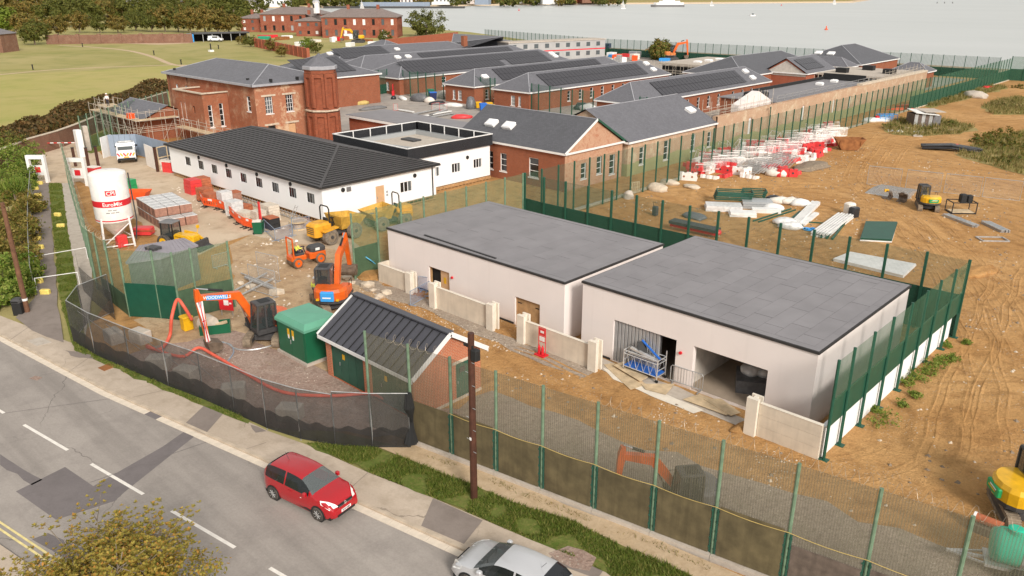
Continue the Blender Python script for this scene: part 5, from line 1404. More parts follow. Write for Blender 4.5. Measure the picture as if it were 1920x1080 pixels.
# white tape rail across the path
for i,(p,q_) in enumerate((((66,505),(165,487)),((70,547),(150,535)))):
 a,b = g(*p),g(*q_); o = MB().tube([a + Vector((0,0,1)),b + Vector((0,0,1))],.03,5).tube([a,a + Vector((0,0,1.02))],.03,5).tube([b,b + Vector((0,0,1.02))],.03,5).build('barrier_rail','white',loc=a)
 tag(o,'thin white rail across the left path and grass, ' + ('farther one' if i == 0 else 'nearer one'),'rail','white rails on the left path')
# ================================================================ machines
def rot_all(parts,rz):
 for p in parts: p.rotation_euler = (0,0,rz)
def limb(pts,ws,y0,y1):
 """tapering box arm through points in x,z with depth ws"""
 P = [Vector((p[0],p[1])) for p in pts]; top,bot = [],[]
 for i,p in enumerate(P):
  d = (P[min(i + 1,len(P) - 1)] - P[max(i - 1,0)]).normalized(); n = Vector((-d.y,d.x)) * ws[i] / 2
  top.append(p + n); bot.append(p - n)
 return MB().sideprism([(p.x,p.y) for p in top + bot[::-1]],y0,y1)
def track_mesh(L,h,wd,y):
 pr = []; r = h / 2
 for k in range(7): a = -PI / 2 + PI * k / 6; pr.append((L / 2 - r + r * math.cos(a),r + r * math.sin(a)))
 for k in range(7): a = PI / 2 + PI * k / 6; pr.append((-L / 2 + r + r * math.cos(a),r + r * math.sin(a)))
 mb = MB().sideprism(pr,y - wd / 2,y + wd / 2)
 # grouser bars all round
 per = []; n = len(pr)
 for i in range(n):
  a,b = Vector(pr[i]),Vector(pr[(i + 1) % n]); k = max(1,int((b - a).length / .17))
  for j in range(k): per.append((a.lerp(b,j / k),(b - a).normalized()))
 for p,d in per: mb.ob((p.x,y,p.y),(.07,wd + .02,.05),0,-math.atan2(d.y,d.x))
 return mb
def excavator(label,loc,rz_t,rz_u,s,body,arm,pose,bw=.45,blade=True,rear_panel=None,decal=None,bucket_m='steel',cabroof='machinegrey',group='excavators on site',track_m='trackmud',muck=True):
 """pose = foot, knee, tip, wrist in x,z; facing +x"""
 t = thing('excavator',label,'excavator',loc,0,group)
 S = s
 tr = []
 for y in (-.85 * S,.85 * S):
  o = track_mesh(2.9 * S,.62 * S,.45 * S,y).build('track',track_m,t); tr.append(o)
  w_ = MB()
  w_.sideprism([(-1.1 * S,.18 * S),(1.1 * S,.18 * S),(1.1 * S,.44 * S),(-1.1 * S,.44 * S)],y - .235 * S,y + .235 * S); k = w_.build('roller_frame','machinegrey',o)
 tr.append(MB().bev(-.75 * S,-.66 * S,.25 * S,.75 * S,.66 * S,.62 * S,.1 * S).lathe([(.55 * S,.6 * S),(.55 * S,.78 * S)],(0,0,0),14).build('undercarriage','machinegrey',t))
 if blade:
  b = MB().bar((.7 * S,.45 * S,.35 * S),(1.75 * S,.5 * S,.3 * S),.1 * S).bar((.7 * S,-.45 * S,.35 * S),(1.75 * S,-.5 * S,.3 * S),.1 * S).sideprism([(1.72 * S,.02),(1.9 * S,.1 * S),(1.82 * S,.3 * S),(1.92 * S,.5 * S),(1.75 * S,.5 * S),(1.7 * S,.25 * S)],-1.1 * S,1.1 * S)
  tr.append(b.build('dozer_blade',bucket_m,t))
 rot_all(tr,rz_t)
 up = []
 # slewing body: rounded counterweight at the rear
 base = [(.95,-1.02),(.95,1.0),(-.6,1.05)] + [(-.6 - .85 * math.sin(a),1.05 * math.cos(a)) for a in (PI * k / 8 for k in range(1,8))] + [(-.6,-1.05)]
 up.append(MB().prism([(x * S,y * S) for x,y in base],.8 * S,.98 * S).build('deck','machinegrey',t))
 cw = [(-.15,1.0),(-.55,1.05)] + [(-.6 - .85 * math.sin(a),1.05 * math.cos(a)) for a in (PI * k / 8 for k in range(1,8))] + [(-.55,-1.05),(-.15,-1.0)]
 mb = MB(); n = len(cw); lv = [(.985,1.0),(1.5,1.0),(1.68,.9)]
 for z,k in lv: mb.v += [(((x + .4) * k - .4) * S,y * k * S,z * S) for x,y in cw]
 for l in range(2):
  for i in range(n): mb.f.append([l * n + i,l * n + (i + 1) % n,(l + 1) * n + (i + 1) % n,(l + 1) * n + i])
 mb.f.append(list(range(2 * n,3 * n))); mb.uv = [None] * len(mb.f)
 cwo = mb.build('counterweight',body,t); up.append(cwo)
 up.append(MB().bev(-.15 * S,-1.0 * S,.985 * S,.85 * S,-.3 * S,1.45 * S,.08 * S).build('engine_cover',body,t))
 if rear_panel:
  rp_ = MB().bev(-1.56 * S,-.42 * S,1.02 * S,-1.2 * S,.42 * S,1.62 * S,.06 * S).build('rear_cover',rear_panel,cwo)
  MB().box(-1.575 * S,-.26 * S,1.22 * S,-1.562 * S,.26 * S,1.3 * S).build('decal','white',cwo)
  for y in (-.62,.62): MB().box(-1.46 * S,(y - .09) * S,1.02 * S,-1.3 * S,(y + .09) * S,1.12 * S).build('tail_lamp','yellow',cwo)
 # cab on the left
 x0,x1,y0,y1,z0,z1 = -.25,1.0,.12,1.02,.985,2.62
 cb = MB()
 for (x,y) in ((x0,y0),(x0,y1),(x1,y0),(x1,y1)):
  top = (x - (.18 if x == x1 else 0),y)
  cb.bar((x * S,y * S,z0 * S),(top[0] * S,top[1] * S,z1 * S),.09 * S)
 cb.bar((.4 * S,y1 * S,z0 * S),(.4 * S,y1 * S,z1 * S),.09 * S)
 cb.box(x0 * S,y0 * S,z0 * S,x1 * S,y1 * S,(z0 + .12) * S)
 cab = cb.build('cab','machinegrey',t); up.append(cab)
 MB().bev((x0 - .06) * S,(y0 - .04) * S,z1 * S,(x1 - .1) * S,(y1 + .04) * S,(z1 + .11) * S,.05 * S).build('cab_roof',cabroof,cab)
 MB().box((x0 + .2) * S,(y0 + .15) * S,(z1 + .112) * S,(x1 - .45) * S,(y1 - .15) * S,(z1 + .13) * S).build('roof_hatch','black',cab)
 gl = MB()
 for side,pts in (('f',[(x1,y0,z0 + .15),(x1,y1,z0 + .15),(x1 - .18,y1,z1),(x1 - .18,y0,z1)]),('b',[(x0,y1,z0 + .7),(x0,y0,z0 + .7),(x0,y0,z1),(x0,y1,z1)]),
                      ('l',[(x1,y1,z0 + .2),(x0,y1,z0 + .2),(x0,y1,z1),(x1 - .18,y1,z1)]),('r',[(x0,y0,z0 + .2),(x1,y0,z0 + .2),(x1 - .18,y0,z1),(x0,y0,z1)])):
  MB().face([(a * S,b * S,c * S) for a,b,c in pts]).build('cab_window','clearglass',cab)
 MB().bev((x0 + .15) * S,(y0 + .2) * S,(z0 + .13) * S,(x0 + .65) * S,(y1 - .2) * S,(z0 + .6) * S,.06).bev((x0 + .12) * S,(y0 + .22) * S,(z0 + .55) * S,(x0 + .28) * S,(y1 - .22) * S,(z0 + 1.15) * S,.05).build('seat','black',cab)
 MB().bar((x0 * S,y1 * S,(z0 + .35) * S),(x0 * S,y0 * S,(z0 + .35) * S),.05 * S,.6 * S).build('rear_panel','machinegrey',cab)
 # arm
 f,k,tp,wr = [Vector(p) * S for p in pose]
 ya,yb_ = -.25 * S,.08 * S
 bm_ = limb([f,(f + k) / 2 + Vector((-.02,.05)) * S,k,(k + tp) / 2,tp],[.3 * S,.42 * S,.5 * S,.38 * S,.26 * S],ya,yb_).build('boom',arm,t); up.append(bm_)
 d = (wr - tp).normalized(); back = tp - d * .5 * S
 up.append(limb([back,tp,wr],[.2 * S,.36 * S,.2 * S],ya + .04 * S,yb_ - .04 * S).build('stick',arm,t))
 nrm = Vector((-d.y,d.x))
 def cyl(a,b,r):
  m_ = a.lerp(b,.55); y = (ya + yb_) / 2
  c_ = MB().tube([(a.x,y,a.y),(m_.x,y,m_.y)],r,8).build('hydraulic_cylinder','black',t); MB().tube([(m_.x,y,m_.y),(b.x,y,b.y)],r * .55,8).build('piston_rod','chrome',c_); up.append(c_)
 cyl((k + tp) * .5 + Vector((-.3,.28)) * S,back + Vector((0,.05)) * S,.075 * S)
 cyl(Vector((f.x + .35 * S,f.y - .35 * S)),f.lerp(k,.7) + Vector((.12,-.2)) * S,.085 * S)
 # bucket curled under the stick
 q = []
 for i in range(8): a = -.3 + i * .42; q.append((wr.x - .3 * S + .42 * S * math.cos(a) * -1,wr.y - .18 * S - .4 * S * math.sin(a)))
 q += [(wr.x + .14 * S,wr.y + .08 * S),(wr.x - .2 * S,wr.y + .1 * S)]
 up.append(MB().sideprism(q,(ya + yb_) / 2 - bw * S,(ya + yb_) / 2 + bw * S).build('bucket',bucket_m,t))
 # handrail and lamp
 up.append(MB().tube([(.9 * S,-.95 * S,1.0 * S),(.9 * S,-.95 * S,1.75 * S),(.3 * S,-.95 * S,1.75 * S),(.3 * S,-.95 * S,1.45 * S)],.02 * S,5).build('handrail','black',t))
 if decal: up += decal(t,bm_,S,ya,yb_,f,k,tp,wr) or []
 up = [u for u in up if u.parent is t]
 rot_all(up,rz_u)
 return t
LEFT,AWAY,TOWARD,RIGHT = R(223.4),R(133.4),R(-46.6),R(43.4)
def flagdecal(t,boom,S,ya,yb_,f,k,tp,wr):
 # blue name board on the boom, red white and blue crossed bands on the stick; camera sees the left side (y = yb_)
 y = yb_ + .012
 d = (tp - k); a,b = k + d * .28,k + d * .82; n = Vector((-d.y,d.x)).normalized() * .13 * S
 MB().face([(p.x,y,p.y) for p in (a - n,b - n,b + n,a + n)]).build('name_board','skyblue',boom)
 m_ = (a + b) / 2; ang = math.atan2(-d.y,-d.x)
 M_ = Matrix.Translation((m_.x,y + .01,m_.y)) @ Matrix.Rotation(-ang,4,'Y') @ Matrix.Rotation(PI / 2,4,'X') @ Matrix.Rotation(PI,4,'Y') @ Matrix.Rotation(PI,4,'Z')
 text_mesh('lettering','WOODWELLS',.25 * S,'white',boom,M_,.003,True)
 st_ = MB(); e = wr - tp; nn_ = Vector((-e.y,e.x)).normalized() * .14 * S; ys = yb_ - .04 * S + .012
 st = [c for c in t.children if c.name.startswith('stick')][-1]
 MB().face([(p.x,ys,p.y) for p in (tp + e * .08 - nn_,tp + e * .08 + nn_,wr - nn_ * .6,wr + nn_ * -.0 + nn_ * .6)]).build('flag_panel','navy',st)
 for (u0,v0,u1,v1,w_,m_) in ((.08,-1,.95,.6,.09,'white'),(.08,1,.95,-.6,.09,'white'),(.08,0,.98,0,.1,'white'),(.5,-.8,.5,.8,.1,'white')):
  p,q = tp + e * u0 + nn_ * v0,tp + e * u1 + nn_ * v1; dd_ = (q - p).normalized(); s_ = Vector((-dd_.y,dd_.x)) * w_ * S / 2
  MB().face([(z.x,ys + .006,z.y) for z in (p - s_,q - s_,q + s_,p + s_)]).build('flag_band',m_,st)
 for (u0,v0,u1,v1,w_) in ((.08,0,.98,0,.055),(.5,-.8,.5,.8,.055)):
  p,q = tp + e * u0 + nn_ * v0,tp + e * u1 + nn_ * v1; dd_ = (q - p).normalized(); s_ = Vector((-dd_.y,dd_.x)) * w_ * S / 2
  MB().face([(z.x,ys + .012,z.y) for z in (p - s_,q - s_,q + s_,p + s_)]).build('flag_band','signred',st)
 return []
E1_ = g(503,635)
excavator('orange excavator with a flag-painted arm digging beside the green kiosk',E1_,TOWARD,LEFT + R(40),1.0,'orange','orange',[(.6,1.2),(1.5,3.2),(3.75,3.6),(3.55,.75)],.42,False,None,flagdecal)
excavator('orange excavator seen from behind with a blue rear cover, arm raised',g(628,577),AWAY + .5,AWAY - .06,1.05,'orange','orange',[(.55,1.2),(1.4,3.0),(3.3,3.5),(3.9,1.5)],.5,True,'skyblue')
def greendecal(t,boom,S,*a):
 cw = [c for c in t.children if c.name.startswith('counterweight')][-1]
 MB().bev(-1.5 * S,-.5 * S,1.08 * S,-1.2 * S,.5 * S,1.45 * S,.04 * S).build('name_board','decalgreen',cw)
 for k in (0,1): MB().box(-1.515 * S,(-.35 + k * .05) * S,(1.32 - k * .1) * S,-1.502 * S,(.2 + k * .1) * S,(1.37 - k * .1) * S).build('decal','white' if k == 0 else 'yellow',cw)
 return []
excavator('small yellow excavator with green rear panel parked on the open earth',g(1738,392),AWAY - .35,AWAY - .1,.86,'yellow','yellow',[(.6,1.15),(1.3,1.9),(2.5,1.4),(2.5,.45)],.4,True,None,greendecal,group='yellow excavators')
excavator('yellow and green excavator cut by the right edge of the view',g(1922,968),RIGHT + R(75),RIGHT - R(8),1.0,'yellow','yellow',[(.6,1.15),(1.5,2.6),(3.4,2.2),(3.4,.5)],.5,False,None,greendecal,group='yellow excavators')
excavator('small orange digger with dusty grey cab behind the road fence',g(1290,958),LEFT,LEFT + .12,.84,'machinelight','orange',[(.6,1.2),(1.9,3.0),(3.45,3.35),(3.6,1.9)],.35,False,None,None,group='orange diggers')
excavator('far yellow excavator with arched boom before the hospital',g(672,80),RIGHT,LEFT,1.7,'yellow','yellow',[(.5,1.2),(1.7,2.8),(3.4,2.9),(4.0,.9)],.5,False,group='far excavators',track_m='machinegrey')
excavator('far orange excavator with raised arm near the scaffolded slab',g(1256,113),RIGHT,RIGHT,1.55,'orangedirty','orange',[(.5,1.2),(1.3,3.0),(3.0,3.3),(3.3,.9)],.5,False,group='far excavators',track_m='machinegrey')
mr = [(1905,1000)]
def wheel(parent,c,r,wd,tm='rubber',hm='machinelight',n=18,spokes=0,axis='Y'):
 pr = [(r * .62,-wd / 2),(r * .9,-wd / 2),(r,-wd * .36),(r,wd * .36),(r * .9,wd / 2),(r * .62,wd / 2)]
 t = MB().lathe(pr,c,n,axis='Y',cap=False).build('wheel',tm,parent,smooth=False)
 MB().lathe([(r * .63,-wd * .38),(r * .6,-wd * .3),(r * .25,-wd * .2),(r * .2,-wd * .42)] if False else [(r * .63,-wd * .42),(r * .63,wd * .42)],c,n,axis='Y').build('rim',hm,t)
 if spokes:
  for sy in (-1,1):
   sp = MB()
   for k in range(spokes):
    a = 2 * PI * k / spokes; sp.bar((c[0] + .1 * r * math.cos(a),c[1] + sy * (wd * .44),c[2] + .1 * r * math.sin(a)),(c[0] + .62 * r * math.cos(a),c[1] + sy * (wd * .44),c[2] + .62 * r * math.sin(a)),.02,r * .13,up=(0,1,0))
   sp.build('spokes','alu',t)
 else: MB().lathe([(r * .22,-wd * .5),(r * .22,wd * .5)],c,10,axis='Y').build('hub','machinegrey',t)
 return t
# ---- roller with driver
def person(label,loc,rz,pose,top='hiviz',legs='jeans',helmet='white',s=1.0,mid=None):
 t = thing('person',label,'person',loc,rz,group='people on site')
 if pose == 'stand':
  J = [((0,0,.95),.14),((0,0,1.2),.15),((0,0,1.42),.16),((0,0,1.52),.06),((.02,0,1.62),.085),((.02,0,1.72),.09),
             ((0,.19,1.42),.065),((.05,.27,1.15),.05),((.2,.26,.98),.04),((0,-.19,1.42),.065),((.05,-.27,1.15),.05),((.2,-.26,.98),.04),
             ((0,.1,.9),.09),((.03,.12,.5),.065),((-.02,.13,.08),.05),((.12,.13,.04),.045),((0,-.1,.9),.09),((-.02,-.12,.5),.065),((-.08,-.13,.08),.05),((.05,-.13,.04),.045),((.28,.24,.95),.045),((.28,-.24,.95),.045)]
 else:
  J = [((0,0,.08),.15),((0,0,.32),.15),((.02,0,.55),.16),((.04,0,.65),.06),((.06,0,.75),.085),((.06,0,.85),.09),
             ((.02,.19,.55),.065),((.12,.25,.32),.05),((.34,.2,.34),.04),((.02,-.19,.55),.065),((.12,-.25,.32),.05),((.34,-.2,.34),.04),
             ((.05,.1,.06),.09),((.42,.13,.1),.07),((.46,.13,-.3),.05),((.58,.13,-.34),.045),((.05,-.1,.06),.09),((.42,-.13,.1),.07),((.46,-.13,-.3),.05),((.58,-.13,-.34),.045),((.42,.17,.36),.045),((.42,-.17,.36),.045)]
 E = [(0,1),(1,2),(2,3),(3,4),(4,5),(2,6),(6,7),(7,8),(8,20),(2,9),(9,10),(10,11),(11,21),(0,12),(12,13),(13,14),(14,15),(0,16),(16,17),(17,18),(18,19)]
 def skin(name,idx,m,k=1.0,parent=t):
  mp = {j: i for i,j in enumerate(idx)}; me = bpy.data.meshes.new(name)
  me.from_pydata([Vector(J[j][0]) * s for j in idx],[(mp[a],mp[b]) for a,b in E if a in mp and b in mp],[])
  o = bpy.data.objects.new(name,me); COL.objects.link(o); o.parent = parent
  md = o.modifiers.new('skin','SKIN'); ss = o.modifiers.new('sub','SUBSURF'); ss.levels = ss.render_levels = 1
  for i,j in enumerate(idx): me.skin_vertices[0].data[i].radius = (J[j][1] * k * s,) * 2
  me.skin_vertices[0].data[0].use_root = True
  me.materials.append(MATS[m]); return o
 body = skin('body',list(range(22)),'skin')
 skin('trousers',[0,12,13,14,15,16,17,18,19],legs,1.12)
 skin('jacket',[0,1,2,6,7,8,9,10,11],top,1.15)
 if mid: skin('waist_cloth',[0,1],mid,1.3)
 hc = Vector(J[5][0]) * s
 h = MB().lathe([(.13 * s,-.01),(.16 * s,0),(.13 * s,.02),(.12 * s,.06),(.08 * s,.11),(.02 * s,.13)],(hc.x,hc.y,hc.z + .01),12).build('helmet',helmet,t,smooth=True)
 MB().box(hc.x + .1 * s,-.03 * s,hc.z - .06,hc.x + .15 * s,.03 * s,hc.z - .02).build('nose','skin',body)
 return t
ra,rb_ = g(556,500),g(594,491); rdir = math.atan2((rb_ - ra).y,(rb_ - ra).x); rc = (ra + rb_) / 2
ro_ = thing('road_roller','orange tandem road roller with grey engine cover and roll bar','roller',rc,rdir)
for x in (-.95,.95):
 dr = MB().lathe([(.38,-.6),(.42,-.56),(.42,.56),(.38,.6)],(x,0,.42),20,axis='Y').build('drum','steel',ro_); MB().lathe([(.3,-.62),(.3,.62)],(x,0,.42),16,axis='Y').build('drum_end','orange',dr); MB().lathe([(.1,-.64),(.1,.64)],(x,0,.42),10,axis='Y').build('hub','machinelight',dr)
MB().bev(.1,-.5,.5,1.5,.5,1.0,.1).build('front_frame','orange',ro_); MB().bev(.25,-.48,1.002,1.5,.48,1.42,.14).build('engine_cover','machinegrey',ro_)
MB().box(.6,-.488,1.1,.95,-.482,1.3).build('decal','white',ro_)
MB().bev(-1.4,-.5,.6,-.15,.5,.95,.08).build('rear_frame','orange',ro_); MB().bev(-1.0,-.42,.952,-.3,.42,1.12,.06).build('seat_deck','machinegrey',ro_); MB().bev(-1.05,-.2,1.13,-.88,.2,1.5,.05).build('seat_back','black',ro_)
mb = MB()
for y in (-.5,.5): mb.bar((-1.25,y,.9),(-1.25,y,2.35),.09)
mb.bar((-1.25,-.5,2.35),(-1.25,.5,2.35),.09); mb.build('roll_bar','orange',ro_)
MB().tube([(-.05,0,1.0),(-.2,0,1.45)],.04,6).lathe([(.16,1.45),(.16,1.48)],(-.22,0,0),12).build('steering_wheel','black',ro_)
pv = rc + Vector((math.cos(rdir),math.sin(rdir),0)) * -.72; pv.z = 1.12
person('roller driver in a pale yellow top and white helmet, seated',pv,rdir,'sit')
person('worker in yellow vest and white helmet standing by the rear-facing excavator',g(594,566),AWAY,'stand',mid='bluecloth')
person('far worker in white standing by the grey yard fence',g(652,183),TOWARD,'stand',top='white')
person('worker in white on the scaffold landing left of the brick hall',Vector((-125.5,45.9,3.66)),TOWARD,'stand',top='white')
# ---- dumpers
def dumper(label,loc,rz,s):
 t = thing('site_dumper',label,'dumper',loc,rz,group='yellow site dumpers'); S = s
 for x in (-1.25,1.25):
  for y in (-1.0,1.0): wheel(t,(x * S,y * S,.68 * S),.68 * S,.55 * S,'mudrubber','trackmud')
 MB().box(-1.6 * S,-.5 * S,.55 * S,1.6 * S,.5 * S,.85 * S).build('chassis','machinegrey',t)
 MB().bev(-2.5 * S,-.72 * S,.75 * S,-.75 * S,.72 * S,1.85 * S,.2 * S).build('engine_cover','dumperyellow',t)
 for k in range(4): MB().box(-2.515 * S,-.5 * S,(1.0 + k * .16) * S,-2.502 * S,.5 * S,(1.06 + k * .16) * S).build('grille_slot','machinegrey',t)
 MB().sideprism([(-2.0 * S,1.2 * S),(-.6 * S,1.35 * S),(-.55 * S,1.45 * S),(-2.0 * S,1.32 * S)],-1.3 * S,-.73 * S).build('mudguard','dumperyellow',t); MB().sideprism([(-2.0 * S,1.2 * S),(-.6 * S,1.35 * S),(-.55 * S,1.45 * S),(-2.0 * S,1.32 * S)],.73 * S,1.3 * S).build('mudguard','dumperyellow',t)
 MB().bev(-.9 * S,-.3 * S,1.3 * S,-.35 * S,.3 * S,1.65 * S,.06).bev(-1.0 * S,-.3 * S,1.6 * S,-.85 * S,.3 * S,2.1 * S,.05).build('seat','black',t)
 MB().tube([(-.95 * S,-.6 * S,1.7 * S),(-.95 * S,-.6 * S,2.9 * S),(-.95 * S,-.42 * S,3.1 * S),(-.95 * S,.42 * S,3.1 * S),(-.95 * S,.6 * S,2.9 * S),(-.95 * S,.6 * S,1.7 * S)],.06 * S,8).build('roll_bar','black',t)
 MB().lathe([(.2 * S,0),(.2 * S,.04)],(-.25 * S,0,1.95 * S),12).tube([(-.05 * S,0,1.3 * S),(-.25 * S,0,1.95 * S)],.04 * S,6).build('steering_wheel','black',t)
 # skip: open tub
 a = [(-.15,.95),(.4,.75),(1.9,1.0),(2.5,1.75),(-.3,2.1)]
 def ring(k,dz,pts): return None
 ou = [(-.2,-1.15,2.15),(2.45,-1.25,1.8),(2.45,1.25,1.8),(-.2,1.15,2.15),(.1,-.8,.95),(1.8,-.85,.95),(1.8,.85,.95),(.1,.8,.95)]
 inn = [(-.13,-1.08,2.15),(2.37,-1.18,1.8),(2.37,1.18,1.8),(-.13,1.08,2.15),(.15,-.73,1.02),(1.75,-.78,1.02),(1.75,.78,1.02),(.15,.73,1.02)]
 mb = MB(); mb.add([Vector(p) * S for p in ou + inn],[(4,7,6,5),(0,4,5,1),(1,5,6,2),(2,6,7,3),(3,7,4,0),(12,13,14,15),(8,9,13,12),(9,10,14,13),(10,11,15,14),(11,8,12,15),(0,1,9,8),(1,2,10,9),(2,3,11,10),(3,0,8,11)])
 mb.build('skip','dumperskip',t)
 return t
da,db = g(603,462),g(660,446); dr_ = math.atan2((db - da).y,(db - da).x)
dumper('yellow site dumper with its skip behind the fence post, before the white prefab',g(630,448),dr_,1.0)
dumper('yellow site dumper behind the mesh fence beside the prefab corner',g(728,424),dr_ + PI - .15,.95)
# ---- yellow loader with black cab
ld = thing('backhoe_loader','yellow and black wheeled loader beside the grey store roof','loader',g(337,463),RIGHT - .3)
ld.scale = (.82,.82,.82)
for x,r_ in ((-1.0,.72),(1.25,.62)):
 for y in (-.9,.9): wheel(ld,(x,y,r_),r_,.45,'rubber','yellow')
MB().bev(-.2,-.55,.75,2.2,.55,1.45,.12).build('engine_cover','yellow',ld); MB().bev(-1.6,-.6,.6,-.1,.6,1.1,.1).build('chassis','machinegrey',ld)
cb = MB()
for x in (-1.5,-.1):
 for y in (-.62,.62): cb.bar((x,y,1.0),(x * .93,y * .93,2.55),.1)
cb.box(-1.55,-.65,.95,-.05,.65,1.25); cab = cb.build('cab','black',ld); MB().bev(-1.6,-.7,2.552,0,.7,2.68,.08).build('cab_roof','machinelight',cab)
for pts in ([(-.1,-.6,1.25),(-.1,.6,1.25),(-.1,.57,2.55),(-.1,-.57,2.55)],[(-1.5,.6,1.25),(-1.5,-.6,1.25),(-1.45,-.57,2.55),(-1.45,.57,2.55)],[(-1.5,-.62,1.25),(-.1,-.62,1.25),(-.1,-.58,2.55),(-1.45,-.58,2.55)]): MB().face(pts).build('cab_window','clearglass',cab)
for y in (-.7,.7): limb([(.3,1.5),(1.6,1.35),(2.6,.7)],[.22,.26,.18],y - .08,y + .08).build('loader_arm','yellow',ld)
MB().sideprism([(2.5,.1),(3.3,.1),(3.2,.2),(2.75,.35),(2.7,.9),(2.5,.95)],-1.1,1.1).build('bucket','machinegrey',ld)
MB().tube([(1.9,.5,1.45),(2.0,.62,2.0)],.03,6).box(1.9,.5,2.0,2.1,.75,2.3).build('work_lamp','yellow',ld)
# ---- white pickup by the gates
def van_like():
 t = thing('service_vehicle','white pickup with red and yellow rear chevrons parked by grey hoarding','pickup',g(240,299),R(157)); t.scale = (1.1,1.15,1.2)
 for x in (-1.55,1.6):
  for y in (-.82,.82): wheel(t,(x,y,.38),.38,.26)
 MB().sideprism([(-2.6,.45),(2.5,.45),(2.55,.85),(2.3,1.05),(1.3,1.15),(.6,1.8),(-.9,1.85),(-1.1,1.25),(-2.6,1.2)],-.9,.9).build('body','carwhite',t)
 MB().bev(-2.5,-.85,1.2,-1.0,.85,1.85,.15).build('load_cover','carwhite',t)
 MB().box(-.95,-.8,1.3,-.2,.8,1.3).build('trim','glass',t)
 for y in (-.905,.905): MB().box(-.9,min(y,y * .99),1.22,.9,max(y,y * .99),1.68).build('side_window','glass',t)
 MB().box(-2.53,-.7,1.4,-2.502,.7,1.75).build('rear_window','glassmid',t)
 for k in range(6): MB().ob((-2.615,-.72 + k * .29,.95),(.02,.14,.36),0,0,.6 if k < 3 else -.6).build('chevron','signred' if k % 2 else 'yellow',t)
 MB().box(-2.62,-.25,.62,-2.602,.25,.74).build('number_plate','yellow',t); MB().bev(-2.7,-.85,.4,-2.55,.85,.6,.03).build('bumper','black',t)
 for y in (-1.02,1.02): MB().bev(.7,y - .1,1.2,.85,y + .1,1.4,.03).build('door_mirror','black',t)
 MB().box(-.9,-.75,1.86,.4,.75,1.9).box(-.3,-.6,1.902,-.1,.6,1.98).build('roof_bar','galv',t)
van_like()
fv = dup(bpy.data.objects['service_vehicle'],g(405,78),RIGHT,'far white van parked in the open shed beyond the field'); fv['category'] = 'van'
